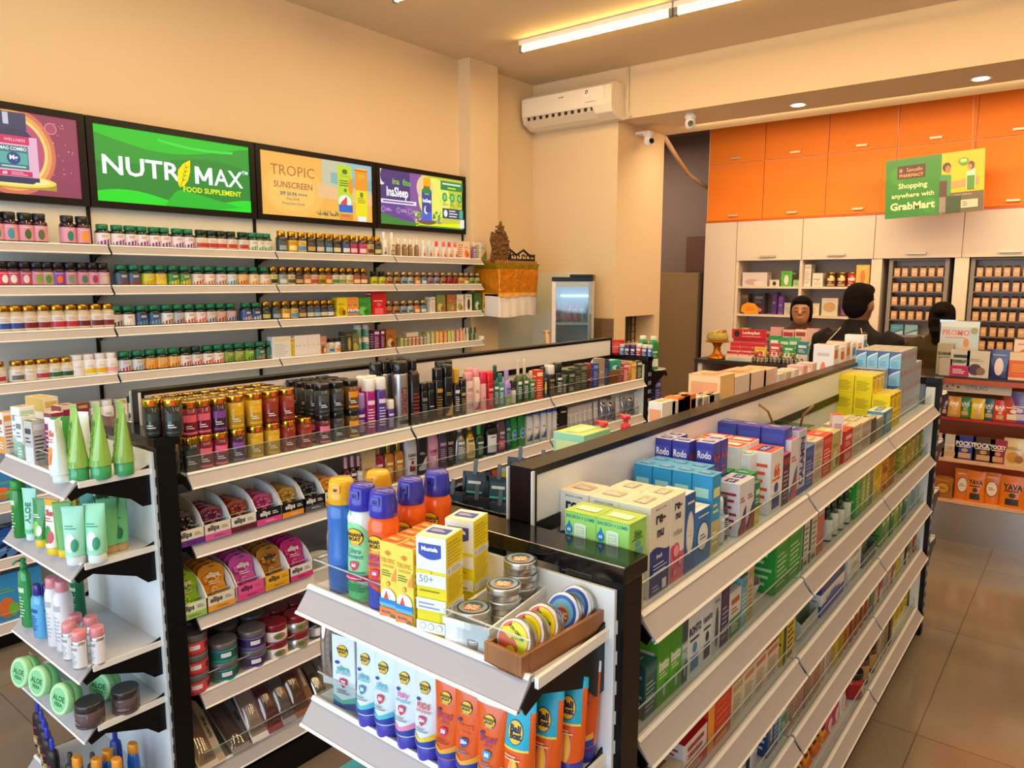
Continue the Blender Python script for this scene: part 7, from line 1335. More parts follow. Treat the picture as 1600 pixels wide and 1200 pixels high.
for i, y in enumerate([3.409,3.497,3.59,3.687,3.788,3.894]): put(pouch(.10, .19+.01*(i % 2), 'f:e8d810', 'print', ('d0a818', 'a88818'), ''), 'yellow_pouch', -.60, y, ZR[4], 'tall yellow pouch, %s from the near side at the far end' % ORD[i], 'pouch', 'tall yellow pouches', 90)
# ---- hidden side of the right unit: goods whose tops show over the header
g6 = 'boxes showing over the header of the right unit'
cols = ['ece6d8', 'e8dcc8', 'f08030', 'f09048', 'f0ece4', 'f0ece8', 'f0e8e0', 'e8e4e0', 'f0ece8']
for i, (y, h) in enumerate(zip([1.724,1.779,1.814,1.849,1.893,1.935,1.974,2.014,2.046], (.243, .24, .245, .245, .232, .228, .228, .228, .228))): put(carton(.075, .04, h, cols[i], 'print', ('f0a060', 'd0b090')), 'medicine_box', -.87, y+.0, 1.10, '%s box top peeking over the header, %s from the near side' % ('orange' if i in (2, 3) else 'cream', ORD[i]), 'box', g6, -90)
for i, (y, w_, h, c) in enumerate(zip([2.105,2.224,2.355,2.473], (.11, .14, .15, .13), (.275, .262, .262, .258), ('f4c888', 'e8d8d0', 'ecd0c0', 'e8c8b8'))): put(carton(w_, .10, h, c, 'print', ('e89858', 'c0b0a8'), '', 'f0b898'), 'medicine_box', -.90, y, 1.10, ['amber', 'white', 'peach', 'rose'][i]+' large box standing behind the header', 'box', g6, -90)
for i, (y, h, c) in enumerate(zip([2.557,2.63,2.713,2.814,2.93], (.235, .235, .235, .24, .24), ('e0d8d0', 'd0c0b0', 'e8dcd4', 'e8b8b0', 'e8c8c0'))): put(carton(.05, .06, h, c, 'print', ('f0e8e0', 'b0a8a0')), 'medicine_box', -.87, y, 1.10, 'pale box top just above the header, %s' % ORD[i], 'box', g6, -90)
for i, (y, h, c) in enumerate(zip([3.283,3.382,3.475,3.572,3.673,3.768], (.285, .27, .285, .275, .27, .30), ('e8e4e0', 'f0ece8', 'ecd8cc', 'e8eef0', 'f0d8cc', 'ecf0f4'))): put(carton(.085, .06, h, c, 'pic', ('2c9ad0' if i in (3, 5) else 'e87838', 'c0c0c0')), 'medicine_box', -.90, y, 1.10, 'white medicine box above the far end of the header, %s' % ORD[i], 'box', g6, 0)
pump = lotion(.06, .04, .235, 'f:e8e0e4', 'f:e02840', None, 'd05060', .16, .4, pump='y')
for i, y in enumerate([1.418,1.52]): put(pump, 'pump_bottle', -.86, y, 1.10, 'bottle with a bright red pump behind the header, %s one' % ['nearer', 'further'][i], 'bottle', 'bottles with red pumps', 250)
put(carton(.11, .08, .222, '9ad8b0', 'print', ('d8e8a0', '60a880'), '', 'b8dc80'), 'medicine_box', -.88, 1.362, 1.10, 'pale green box standing behind the header', 'box', None, -90)
# black clip rack behind the cap
t = empty('clip_rack', (-.93, 1.10, 1.101), 'black clip rack of dark packs behind the near black cap', 'display rack')
bm_ = mat('0e1012', .3)
MB().box(-.10, .10, -.075, -.07, .10, .12, bm_).build('front_rail', t); MB().box(-.10, .10, .12, .125, .1, .12, bm_).build('rear_rail', t)
for s in (-1, 1): MB().box(s*.1-.003, s*.1+.003, -.075, .125, 0, .12, bm_).build('side_frame', t)
for i, (x, y) in enumerate(((-.065, -.05), (0, -.05), (.06, -.05), (-.065, .02), (0, .02), (.06, .02), (0, .09), (.06, .09))):
    kk = kit(('clip', i % 2), lambda: (lambda k: (k.part('frame', MB().box(-.028, .028, -.004, .004, 0, .006, bm_).box(-.028, -.022, -.004, .004, 0, .125, bm_).box(.022, .028, -.004, .004, 0, .125, bm_).box(-.028, .028, -.004, .004, .115, .125, bm_)), k.part('card', MB().box(-.022, .022, -.001, .001, .006, .115, ['1c4a50', '20343c'][i % 2])), k.part('clip', MB().box(-.004, .004, -.007, -.004, .12, .15, '4a5256')), k.part('printed_mark', (lambda a: (a.rect(-.018, .018, .08, .084, '48b8c0'), a.lines(-.015, .015, .095, .11, 1, 'c8d0d0'), a)[2])(Art(flat_f(.008)))), k)[4])(Kit()))
    place(kk, 'clip_pack', (-.93+x, 1.10+y, 1.1015+.03*(i // 3)*.9), 'black framed teal pack in the clip rack, %s' % ORD[i], 'pack', 'dark packs in the clip rack', R(20), rx=R(-12))
# ================================================================== SERVICE AREA
orm = mat('ff8600', .6); crm = mat('e6d6c0', .45); dkr = mat('2c2420', .5)
YC = 7.0
EX = [-3.10, -2.556, -1.994, -1.442, -.881, -.32, .24, .80, 1.36]
def handle(p, x, z, w_=.09, y=YC):
    MB().box(x-w_/2, x+w_/2, y-.044, y-.034, z-.008, z+.008, mat('d8c8a8', .35, metal=.4)).box(x-w_/2, x-w_/2+.008, y-.034, y-.019, z-.006, z+.006, 'c8b898').box(x+w_/2-.008, x+w_/2, y-.034, y-.019, z-.006, z+.006, 'c8b898').build('handle', p)
t = empty('wall_cabinet', (0, 0, 0), 'tall built-in cabinet with two rows of orange doors over cream ones', 'cabinet')
MB().box(-3.11, 1.4, YC, YC+.5, 1.86, 3.26, crm).build('carcass', t)
for r_, (z0, z1) in enumerate(((2.762, 3.25), (2.232, 2.756))):
    for i in range(8):
        d = MB().box(EX[i]+.003, EX[i+1]-.003, YC-.018, YC-.001, z0, z1, orm).build('door', t, .001); handle(d, (EX[i]+EX[i+1])/2, z0+.04)
MB().box(-3.11, 1.4, YC-.014, YC, 2.215, 2.231, 'd86414').build('trim_strip', t)
CXs = [-2.79, -2.175, -1.57, -.915, -.26, .4, 1.05]
for i in range(6):
    d = MB().box(CXs[i]+.003, CXs[i+1]-.003, YC-.018, YC-.001, 1.845, 2.212, crm).build('door', t, .001); handle(d, (CXs[i]+CXs[i+1])/2, 1.885, .15)
MB().box(-3.11, -2.793, YC-.018, YC+.5, 0, 2.212, crm).build('end_panel', t)
for x in (-2.79, -2.19, -1.585): MB().box(x, x+.025, YC-.005, YC+.3, .9, 1.845, crm).build('upright_panel', t)
for z in (1.604, 1.339, 1.06): MB().box(-2.765, -1.585, YC+.0, YC+.3, z-.02, z, crm).build('cabinet_shelf', t)
MB().box(-2.79, -1.57, YC+.29, YC+.3, .9, 1.86, 'a89a90').build('back_board', t)
for x0, x1 in ((-1.56, -1.50), (-.96, -.86), (-.10, .0)): MB().box(x0, x1, YC-.01, YC+.3, .9, 1.845, crm).build('upright_panel', t)
MB().box(-2.79, 1.4, YC-.05, YC+.3, 0, .9, crm).build('base_unit', t)
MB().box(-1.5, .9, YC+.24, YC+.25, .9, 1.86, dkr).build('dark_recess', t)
def drawers(x0, x1, zs, n, label, grp):
    t = empty('pigeonhole_unit', ((x0+x1)/2, YC+.02, .9), label, 'shelving'); gm = mat('8a8078', .5)
    cx = (x0+x1)/2; y = lambda v: v-(YC+.02)
    MB().box(x0-.03-cx, x0-cx, 0, .16, 0, .925, gm).build('side_panel', t); MB().box(x1-cx, x1+.03-cx, 0, .16, 0, .925, gm).build('side_panel', t); MB().box(x0-.03-cx, x1+.03-cx, 0, .16, .925, .94, gm).build('top_panel', t)
    MB().box(x0-cx, x1-cx, .15, .16, 0, .925, 'b8a494').build('back_board', t)
    k = kit(('pb', 1), lambda: (lambda k: (k.part('box', MB().box(-.021, .021, -.03, .03, 0, .068, 'd0a070')), k.part('plastic_bag', MB().prism([(-.029, .066), (-.02, .078), (.0, .075), (.015, .085), (.027, .066)], 'x', -.02, .02, clear('f0ece4', .45))), k.part('label_strip', (lambda a: (a.rect(-.015, .015, .03, .05, 'e0bc90'), a)[1])(Art(flat_f(.06)))), k)[3])(Kit()))
    rows = 0
    for r_, z in enumerate(zs):
        MB().box(x0-cx, x1-cx, 0, .15, z-.9-.012, z-.9, '6a5a4e').build('shelf', t)
        m = n-(1 if r_ == 3 and n < 7 and x0 < -1.2 else 0)
        for i in range(m):
            put(k, 'paper_box', x0+(x1-x0)*(i+.5)/n+rr.uniform(-.004, .004), YC+.055, z, 'tan paper pill box, %s from left on the %s row of the %s rack' % (ORD[i], ['top', 'second', 'third', 'fourth', 'fifth', 'lowest'][r_], 'left' if x0 < -1.2 else 'right'), 'box', grp)
drawers(-1.42, -1.03, (1.694, 1.568, 1.452, 1.331), 6, 'grey pigeonhole rack of tan pill boxes, left one', 'tan pill boxes in the left rack')
drawers(-.82, -.13, (1.692, 1.574, 1.452, 1.341, 1.216, 1.106), 11, 'grey pigeonhole rack of tan pill boxes, right one', 'tan pill boxes in the right rack')
for i in range(2): put(carton(.10, .05, .085, ['5a94a8', '8ab0b8'][i], 'swoosh', ('2c5a78', 'a8c8d0')), 'medicine_box', -1.36+.11*i, YC+.07, 1.2, 'blue %s pack on the low shelf of the left rack' % ['dark', 'pale'][i], 'box')
MB().box(-1.42, -1.03, YC+.02, YC+.17, 1.18, 1.2, '8a8078').build('low_shelf', t)
m = MB().box(-.035, .035, -.004, 0, -.035, .035, 'f0ece4'); m.box(-.02, -.012, -.0055, -.004, -.008, .008, '4a4a4a').box(.012, .02, -.0055, -.004, -.008, .008, '4a4a4a')
o = m.build('wall_socket', None, 0, (-1.2, YC+.235, 1.06)); tag(o, 'white double wall socket under the left pill rack', 'socket')
# goods on the cabinet shelves
S1 = [(-2.62, .24, .13, 'e0d4cc', 'fruit', ('d0a8a8', 'e8dcd8'), 'white box with a pink device picture'), (-2.43, .09, .06, 'e8d8c0', 'pic', ('3c3430', 'c0a890'), 'small white box with a dark picture'), (-2.32, .10, .14, '68b83c', 'pic', ('f0e8e0', '3c7a28'), 'green box with a white rabbit shape'), (-2.225, .06, .06, 'c8e0b0', 'print', ('88b068', '688850'), 'pale green small box'),
      (-2.13, .06, .20, 'e4dcd0', 'print', ('c8b8a8', 'a89888'), 'tall white box'), (-2.04, .09, .12, 'ecdfcc', 'name', ('d8c8b0', '2a2420'), 'white box with black letters'), (-1.66, .11, .19, 'e0b840', 'pic', ('d08030', 'f0e0a0'), 'yellow formula box')]
for i, (x, w_, h, b, st, c, ds) in enumerate(S1): put(carton(w_, .12, h, b, st, c), 'medicine_box', x, YC+.10, 1.604, ds+' on the top cabinet shelf', 'box', 'boxes in the open cabinet')
for i, (x, c) in enumerate(((-1.93, 'g:b08840'), (-1.84, 'g:b08840'), (-1.755, 'f:b83028'))): put(jar(.042, .125, wrapcol(c), wrapcol('g:d0b070'), 'e0d0b0' if i < 2 else 'f0e8e0', None, .08, 'f0e0c0'), 'formula_tin', x, YC+.09, 1.604, ['gold milk tin, left', 'gold milk tin, right', 'red milk tin'][i]+' on the top cabinet shelf', 'tin', 'milk tins')
kk = Kit(); kk.part('fan', MB().prism([(-.09, .02), (-.08, .08), (-.03, .11), (.04, .10), (.08, .06), (.085, 0), (.03, -.0), (-.04, .0)], 'y', -.006, .006, 'f:f09a18')); a = Art(flat_f(.012)); a.lines(-.04, .05, .03, .07, 2, 'c86a10'); kk.part('printed_face', a)
put(kk, 'orange_pack', -2.65, YC+.03, 1.339, 'orange leaf shaped pack leaning in the second cabinet shelf', 'pack', None, 0, rx=R(-8))
S2 = [(-2.72, .07, .19, '5c4430', 'print', ('7a6048', '3a2c20'), 'brown dark box'), (-2.58, .11, .20, '2c2830', 'low', ('5a1c28', '6a6470'), 'black box with a wine foot'), (-2.43, .045, .21, '4c2870', 'vname', ('6a3c90', 'c0a8d8'), 'purple tall box, left'), (-2.37, .045, .17, '6a3c94', 'vname', ('8a5cb0', 'c0a8d8'), 'purple tall box, right'), (-2.28, .11, .11, 'd8ccc0', 'print', ('c0b0a0', '909088'), 'off white box'),
      (-2.08, .12, .11, 'e4d4b8', 'print', ('d0bc98', 'a89878'), 'cream box'), (-1.93, .14, .16, 'd8ccb8', 'oval', ('d8a048', '80a8b8'), 'box with an orange swirl'), (-1.77, .13, .14, '6a3868', 'print', ('8a5088', 'c0a0b8'), 'plum flat boxes')]
for (x, w_, h, b, st, c, ds) in S2: put(carton(w_, .10, h, b, st, c), 'medicine_box', x, YC+.12, 1.339, ds+' on the second cabinet shelf', 'box', 'boxes in the open cabinet')
for i, (x, h, b) in enumerate(((-2.70, .14, 'c8b030'), (-2.58, .11, 'c8c098'), (-2.42, .12, 'b8a890'), (-2.0, .13, 'd0c0b0'), (-1.88, .16, '3c5868'), (-1.80, .16, '486878'), (-1.72, .15, '3c5868'))): put(carton(.08, .08, h, b, 'print', ('d8d0b0', '706848')), 'medicine_box', x, YC+.10, 1.06, ['mustard', 'khaki', 'taupe', 'beige', 'slate', 'steel blue', 'dark slate'][i]+' box on the third cabinet shelf', 'box', 'boxes in the open cabinet')
# counter
t = empty('service_counter', (0, 5.32, 0), 'orange backed service counter with dark edged shelves', 'counter')
drk = mat('2a211c', .35); y = 0
MB().box(-2.42, 2.2, -.01, .42, 1.03, 1.06, drk).build('worktop', t, .002); MB().box(-2.36, 2.2, .40, .42, .25, 1.03, mat('e4701c', .45)).build('back_panel', t)
MB().box(-2.42, -2.395, 0, .42, 0, 1.03, drk).box(-2.395, -2.36, .004, .40, 0, 1.03, 'd8ccc4').build('side_panel', t)
for x in (-1.55, .9): MB().box(x, x+.03, 0, .40, .25, 1.03, crm).build('divider', t)
for z in (.80, .535, .27): MB().box(-2.36, 2.2, .0, .40, z-.018, z, mat('e0b088', .4) if z < .7 else drk).build('shelf', t)
MB().box(-.74, .9, -.002, .0, .815-.03, .802, 'b01c14').build('red_shelf_edge', t); MB().box(-.74, .9, -.012, -.0105, 1.02, 1.05, 'b85428').build('orange_edge', t)
MB().box(-2.42, 2.2, .0, .4, 0, .25, mat('b0aaa6', .22, metal=.7)).build('plinth', t)
CT = 1.061; CY = 5.40
# gold offering stand
def offering():
    t = empty('offering_stand', (-2.285, 5.42, CT), 'golden pedestal bowl with an offering at the left end of the counter', 'offering stand')
    gm = mat('c87818', .3, metal=.7)
    MB().lathe([(.075, 0), (.07, .012), (.045, .03), (.028, .05), (.026, .09), (.04, .12), (.085, .128), (.092, .136), (.085, .138)], gm, 24).build('pedestal', t)
    MB().lathe([(.07, .138), (.08, .15), (.082, .175), (.07, .19), (.07, .2)], mat('b8a048', .6, bump=(60, .8)), 20).build('woven_basket', t)
    m = MB(); q = random.Random(2)
    for i in range(22): m.lathe([(.001, -.008), (.009, -.003), (.009, .004), (.001, .009)], q.choice(['d0b058', 'a83030', '5a7a30', 'e0d090', 'c89038']), 6, (q.uniform(-.055, .055), q.uniform(-.055, .055), .205+q.uniform(-.006, .01)))
    m.build('flower_heap', t)
offering()
def cart(x, y, z, w_, d, h, b, st, c, t_, ds, top=None, n='medicine_box', cat='box', g='goods on the service counter', rz=0): put(carton(w_, d, h, b, st, c, t_, top), n, x, y, z, ds, cat, g, rz)
put(carton(.26, .012, .07, 'c8141c', 'plain', ('d83038', 'f0e0e0')), 'header_board', -2.06, 5.47, CT+.16, 'red header board with white lettering over the plaster boxes', 'sign')
a = Art(flat_f(.013)); a.text('Leukoplast', .02, .042, .022, 'f4ece8', .03); a.lines(-.05, .1, .012, .022, 1, 'f0c8c8'); a.ell(-.09, .035, .022, .026, '2a2020'); o = a.build('lettering', [x for x in bpy.data.objects if x.name.startswith('header_board')][0])
for r_ in range(4):
    for i in range(3): cart(-2.15+.088*i+.01*(r_ % 2), 5.40+.030*r_, CT+.0, .082, .026, .065+.034*r_, 'e8c0bc', 'top', ('c82830', 'c86868'), '', 'pink and white plaster box, %s step, %s from left' % (ORD[r_], ORD[i]))
cart(-2.08, 5.358, CT, .20, .05, .035, 'dcd8d0', 'print', ('e8d8a8', 'c0b8a8'), '', 'low white box with cream print at the counter front')
cart(-1.925, 5.37, CT, .085, .03, .11, 'e8c850', 'oval', ('d03840', 'f0e090'), '', 'yellow box with a red seal', rz=0)
GQ = [(-1.87, 5.50, .19, '2c9c50', 'green'), (-1.80, 5.51, .18, '38a858', 'bright green'), (-1.73, 5.50, .185, '58b070', 'pale green'), (-1.86, 5.46, .13, '3c68b8', 'blue'), (-1.835, 5.415, .14, 'd04050', 'red'), (-1.735, 5.415, .135, '2ca048', 'emerald'), (-1.655, 5.46, .16, '3a8a98', 'teal'), (-1.62, 5.50, .19, 'd8b090', 'tan')]
for x, y_, h, c, nm in GQ: cart(x, y_, CT, .08, .035, h, c, 'low', ('e8d8d8', 'f0f0e8'), '', nm+' packet standing on the counter between customer and till')
GQ = [(-2.14, .22, 'c0a828', 'yellow'), (-1.96, .215, 'b8a890', 'grey beige'), (-1.88, .25, 'e0a0a0', 'pink'), (-1.79, .235, 'e8b0b0', 'rose'), (-1.70, .24, 'f0d0b8', 'cream'), (-1.62, .25, 'd8b0a0', 'white with red figures')]
for x, h, c, nm in GQ: cart(x, 5.56, CT, .082, .05, h, c, 'fruit' if h > .24 else 'print', ('a83838', 'e8d8d0'), '', nm+' box in the back row on the counter')
kb_ = can(.012, .075, 'c:5c3a30', 'f:e8e0d8', None, .4, .6)
for i in range(12): put(kb_ if i % 3 else can(.012, .08, 'c:2c2420', 'g:c9982c', None, .4, .8), 'small_bottle', -1.96+.030*i, 5.355+.006*(i % 2), CT, 'tiny dark bottle with %s cap at the counter front, %s from left' % ('a white' if i % 3 else 'a gold', ORD[i]), 'bottle', 'tiny bottles at the counter front')
# goods under the counter, left bay
cart(-2.22, 5.42, .80, .13, .10, .12, 'dcdcda', 'print', ('c8d0d8', '8898a8'), '', 'white medicine box on the left counter shelf, upper', None, 'medicine_box', 'box', 'boxes under the counter')
cart(-2.33, 5.45, .80, .03, .08, .10, 'd0c020', 'plain', ('c0b020', 'a09018'), '', 'thin yellow box under the counter', None, 'medicine_box', 'box', 'boxes under the counter')
for i in range(3): cart(-2.10+.12*i, 5.46, .80, .11, .10, .07, 'e8d8d0', 'print', ('d8c0b0', 'a09890'), '', 'pale box on the left counter shelf, %s' % ORD[i], None, 'medicine_box', 'box', 'boxes under the counter')
for i in range(7): put(can(.018, .11, 'd8d0c8', 'f:c8c0b8', None, .3, .6), 'white_figurine', -1.86+.04*i, 5.40, .80, 'small pale bottle on the counter shelf behind the header, %s' % ORD[i], 'bottle', 'pale bottles under the counter')
# right bay
def pch(px, y_, z, w_, h, b, st, c, t_, ds, top=None): put(pouch(w_, h, b, st, c, t_, .03), 'snack_pouch', px, y_, z, ds, 'snack', 'snacks on the counter shelves')
X1 = [-0.659,-0.564,-0.46,-0.363]
cart(X1[0], 5.35, CT, .105, .04, .165, 'c8c0b0', 'low', ('b82468', '2a4a3c'), 'EDAMAME', 'white and magenta snack packet', None, 'snack_box', 'snack', 'snacks on the counter'); cart(X1[1], 5.35, CT, .12, .04, .165, 'd0c8b8', 'fruit', ('503848', '8a6a50'), '', 'white packet with a dark berry picture', None, 'snack_box', 'snack', 'snacks on the counter')
pch(X1[2]+.005, 5.36, CT, .135, .18, 'f:2c2c68', 'pic', ('e8d8d0', 'a8a0c8'), '', 'navy foil pouch with a white spoon shape on the counter'); cart(X1[3]+.02, 5.35, CT, .12, .05, .17, 'e86820', 'top', ('e8d0a8', 'f0b030'), '', 'orange box with a cream top on the counter', None, 'snack_box', 'snack', 'snacks on the counter'); cart(X1[3]+.03, 5.44, CT, .12, .05, .24, 'e8d8c0', 'oval', ('d86828', 'b8a060'), '', 'cream box with an orange sun behind the orange box', None, 'snack_box', 'snack', 'snacks on the counter')
cart(-0.752, 5.42, CT, .09, .06, .20, 'b0a890', 'name', ('90886c', '2c3c30'), 'EDAMAME', 'grey beige packet beside the sign holder', None, 'snack_box', 'snack', 'snacks on the counter'); cart(-0.734, 5.345, CT, .07, .03, .11, 'b8b0a8', 'plain', ('c8c0b8', '8a8888'), '', 'grey card holder at the left of the snack packets', None, 'snack_box', 'box', 'snacks on the counter')
t = empty('sign_holder', (-0.695, 5.50, CT), 'clear acrylic sign holder with a pale blue poster on the counter', 'sign')
MB().box(-.115, .115, -.002, .002, .13, .345, clear('e8f0f4', .7)).box(-.03, .03, -.04, .04, 0, .004, clear('e8f0f4', .7)).box(-.02, .02, -.002, .002, 0, .13, clear('e8f0f4', .7)).build('acrylic_plate', t)
a = Art(lambda u, v, e: (u, -.0025-e, v)); a.rect(-.108, .108, .135, .338, 'c8d8e0'); a.rect(-.108, .108, .30, .338, 'e4eef0'); a.text('PROMO', -.02, .265, .035, 'f08060', .03, .15); a.lines(-.08, .04, .225, .24, 1, 'e88878'); a.ell(-.045, .16, .018, .026, 'f0944c'); a.ell(.04, .2, .016, .03, 'e8945c'); a.ell(.045, .155, .035, .02, 'd8c8b8'); a.ell(.08, .28, .02, .02, 'a8a878'); a.build('poster_print', t)
bars = [(1473, '5a2c78', 'purple'), (1491, 'e8a020', 'amber'), (1507, '4aa838', 'green'), (1528, 'f0c818', 'yellow'), (1545, '2a7a8a', 'teal'), (1563, 'd8381c', 'red')]
for (px, c, nm), x in zip(bars, [-0.737,-0.673,-0.617,-0.545,-0.488,-0.428]): pch(x, 5.37+(.03 if nm in ('green', 'teal', 'purple') else 0), .80, .072, .13, 'f:'+c, 'name', ('d8b080', 'f4ecd8'), 'BAR', nm+' snack bar pouch on the second counter shelf')
pch(-0.34+.01, 5.37, .80, .12, .19, 'f:6a4c98', 'name', ('d0c0e0', 'e8e0f0'), '', 'large purple and white pouch on the second counter shelf')
o = MB().box(-.22, .22, -.002, .002, 0, .06, 'c8bcb0').build('header_card', None, 0, (-0.597, 5.335, .965)); tag(o, 'pale header card with doodles under the worktop edge', 'sign'); a = Art(flat_f(.004)); a.text('UTILAO', .04, .032, .024, '5a4438', .0); [a.ell(-.18+.03*i, .03+.008*(i % 2), .008, .008, ['c06830', '5a4438', 'a84030'][i % 3]) for i in range(5)]; a.lines(-.2, -.08, .01, .02, 1, '8a7868'); a.build('lettering', o)
for (w_, c, t_, nm), x in zip(((.07, 'd8a8b8', '', 'pink'), (.10, 'c8c0b8', '', 'white and grey'), (.115, '2c3c9c', 'POCKY', 'blue'), (.12, '4a2c1c', 'POCKY', 'dark brown'), (.09, '9c1c38', 'POCKY', 'wine red')), [-0.741,-0.676,-0.595,-0.495,-0.418]): cart(x, 5.37, .535, w_, .03, .15, c, 'name', ('c8a070', 'f0ece4'), t_, nm+' biscuit stick packet on the third counter shelf', None, 'biscuit_box', 'snack', 'biscuit packets')
pch(-0.328, 5.36, .535, .13, .17, 'f:d8c088', 'fruit', ('c89038', '9a6a28'), '', 'cream and gold nut pouch on the third counter shelf')
cart(-0.697, 5.38, .27, .11, .08, .13, 'a86820', 'oval', ('d89828', '5a2c10'), 'SNACK', 'brown orange snack carton on the lowest counter shelf', None, 'snack_box', 'snack', 'snacks on the counter shelves')
for i, x in enumerate([-0.593,-0.52,-0.435,-0.325]): pch(x, 5.36+.02*(i % 2 == 0), .27, [.09, .10, .10, .13][i], .20, 'f:e87c14', 'oval' if i % 2 == 0 else 'name', ('f0e0c8', '8a2418') if i % 2 == 0 else ('3a3428', '2a2018'), 'YAVA' if i % 2 else '', 'orange YAVA nut pouch, %s from left' % ORD[i] if False else 'orange nut pouch with a %s on the lowest shelf, %s from left' % (['round picture', 'black curved word'][i % 2], ORD[i]))
for i in range(6): pch(-.36+.15*i, 5.37, [.80, .535, .27][i % 3], .12, .17, 'f:'+['c84830', '4868a8', 'e88c28'][i % 3], 'name', ('f0e0c8', 'f0f0e8'), '', 'snack pouch beyond the picture edge, %s' % ORD[i])
# brown chair with a black frame left of the counter
t = empty('side_chair', (-2.62, 5.15, 0), 'brown seated chair with a black tube frame beside the counter', 'chair')
MB().box(-.17, .17, -.17, .17, .70, .73, mat('a85828', .5)).build('seat', t, .01)
m = MB(); m.tube([(.17, -.17, .715), (.2, -.17, .73), (.215, -.17, .70), (.215, -.17, 0)], .01, '1a1614'); m.build('leg', t)
for x, y_ in ((-.17, -.17), (-.17, .17), (.2, .17)): MB().tube([(x, y_, .70), (x, y_, 0)], .01, '1a1614').build('leg', t)
# hanging poster board
def poster():
    t = empty('hanging_poster', (-1.095, 6.6, 2.388), 'green and yellow delivery poster board hanging before the orange cabinets', 'poster')
    t.rotation_euler = (0, R(-2.7), 0)
    W_, H_ = .67, .455
    MB().box(-W_/2, W_/2, 0, .012, -H_/2, H_/2, 'f0f0e8').build('board', t)
    for x in (-.25, .25): MB().tube([(x, .006, H_/2), (x, .006, H_/2+.68)], .0015, 'c8c0b0', 5).build('string', t)
    a = Art(lambda u, v, e: (u, -e, v), 1, 1, .0003, .0004)
    a.rect(-W_/2, .055, -H_/2, H_/2, '317e1e'); a.rect(.055, W_/2, -H_/2, H_/2, 'dcb400'); a.ell(-.25, .1, .05, .07, '3a8a22'); a.ell(-.02, -.15, .05, .06, '3a8a22')
    a.rect(-.25, -.055, .07, .17, '4a2a18'); a.ell(-.225, .135, .012, .016, 'e86a68'); a.text('Sanusfin', -.13, .137, .03, 'f0a060', .0, .11); a.text('PHARMACY', -.15, .095, .024, 'f09050', .03, .17)
    for s_, v, h, bd in (('Shopping', .01, .040, .015), ('anywhere with', -.062, .036, .012), ('GrabMart', -.14, .056, .03)): a.text(s_, -.14, v, h, 'ece8a8', bd, .36)
    a.quad(.06, .3, -.04, -.03, .0, .03, 'd8905c'); a.rect(.06, W_/2, -H_/2, -.075, '6a5c3c'); a.rect(.09, .19, -H_/2, -.1, '3c4a20'); a.ell(.09, .12, .028, .035, '4a3020'); a.ell(.098, .105, .018, .028, 'a87048'); a.quad(.05, .12, -.09, -.09, .07, .06, '3c8a4c'); a.rect(.045, .095, -.1, .02, '5a3828'); a.rect(.045, .088, -H_/2+.01, -.1, '8a8070')
    a.ell(.25, .115, .02, .03, '5a3828'); a.ell(.243, .105, .014, .02, 'b88058'); a.quad(.22, .28, -.06, -.06, .07, .09, 'e0d0b0'); a.rect(.225, .275, -.06, .04, '4a8a2c'); a.ell(.20, .15, .034, .028, '5a9a1c'); a.ell(.192, .155, .013, .012, 'f0f090'); a.ell(.208, .155, .013, .012, 'f0f090'); a.text('I want delivery', .2, -.095, .014, 'c8c0a0', .0, .18); a.rect(.19, .30, -.195, -.135, 'd8c0a0'); a.lines(.2, .235, -.185, -.145, 3, '6a5040')
    a.build('printed_face', t)
poster()
# ================================================================== PEOPLE
def blob(name, parent, parts, vox=.008, it=6, fac=.5, loc=(0, 0, 0)):
    m = MB()
    for p in parts:
        k, mt = p[0], p[-1]
        if k == 'e':
            c, r_ = p[1], p[2]; n = 14; vs = []; prof = [(math.sin(math.pi*i/10), -math.cos(math.pi*i/10)) for i in range(11)]
            b = MB(); b.lathe([(max(q_, .02), z_*r_[2]) for q_, z_ in prof], mt, n, c, r_[0], r_[1]); m.add(b.v, b.f, mt, True)
        elif k == 't': m.tube(p[1], p[2], mt, 12)
        elif k == 'l':     # elliptical rings: (z, cx, cy, rx, ry)
            n = 20; vs = []; L = p[1]
            for (z, cx, cy, rx, ry) in L: vs += [(cx+rx*math.cos(6.28318*i/n), cy+ry*math.sin(6.28318*i/n), z) for i in range(n)]
            fs = [(q*n+i, q*n+(i+1) % n, q*n+n+(i+1) % n, q*n+n+i) for q in range(len(L)-1) for i in range(n)]+[tuple(range(n))[::-1], tuple((len(L)-1)*n+i for i in range(n))]
            m.add(vs, fs, mt, True)
    o = m.build(name, parent, 0, loc)
    r_ = o.modifiers.new('skin', 'REMESH'); r_.mode = 'VOXEL'; r_.voxel_size = vox; r_.use_smooth_shade = True
    s_ = o.modifiers.new('smooth', 'SMOOTH'); s_.iterations = it; s_.factor = fac
    return o
def hand(base, dirv, side, sk):
    """palm, four unequal curled fingers and a thumb"""
    b = Vector(base); d = Vector(dirv).normalized(); u = d.cross(Vector((0, 0, 1))).normalized()*side; dn = Vector((0, 0, -1)); P_ = []
    P_.append(('t', [b, b+d*.04, b+d*.085], [.026, .036, .034], sk)); P_.append(('t', [b+d*.02+u*.018, b+d*.07+u*.02], [.018, .02], sk)); P_.append(('t', [b+d*.02-u*.018, b+d*.07-u*.02], [.018, .02], sk))
    for i, L in enumerate((.065, .075, .07, .055)):
        o_ = b+d*.085+u*(.030-.020*i); P_.append(('t', [o_, o_+d*L*.45+dn*.004, o_+d*L*.8+dn*.016, o_+d*L*.95+dn*.03], [.0095, .009, .0085, .007], sk))
    P_.append(('t', [b+d*.02+u*.03, b+d*.05+u*.055+dn*.008, b+d*.08+u*.062+dn*.016], [.012, .011, .008], sk))
    return P_
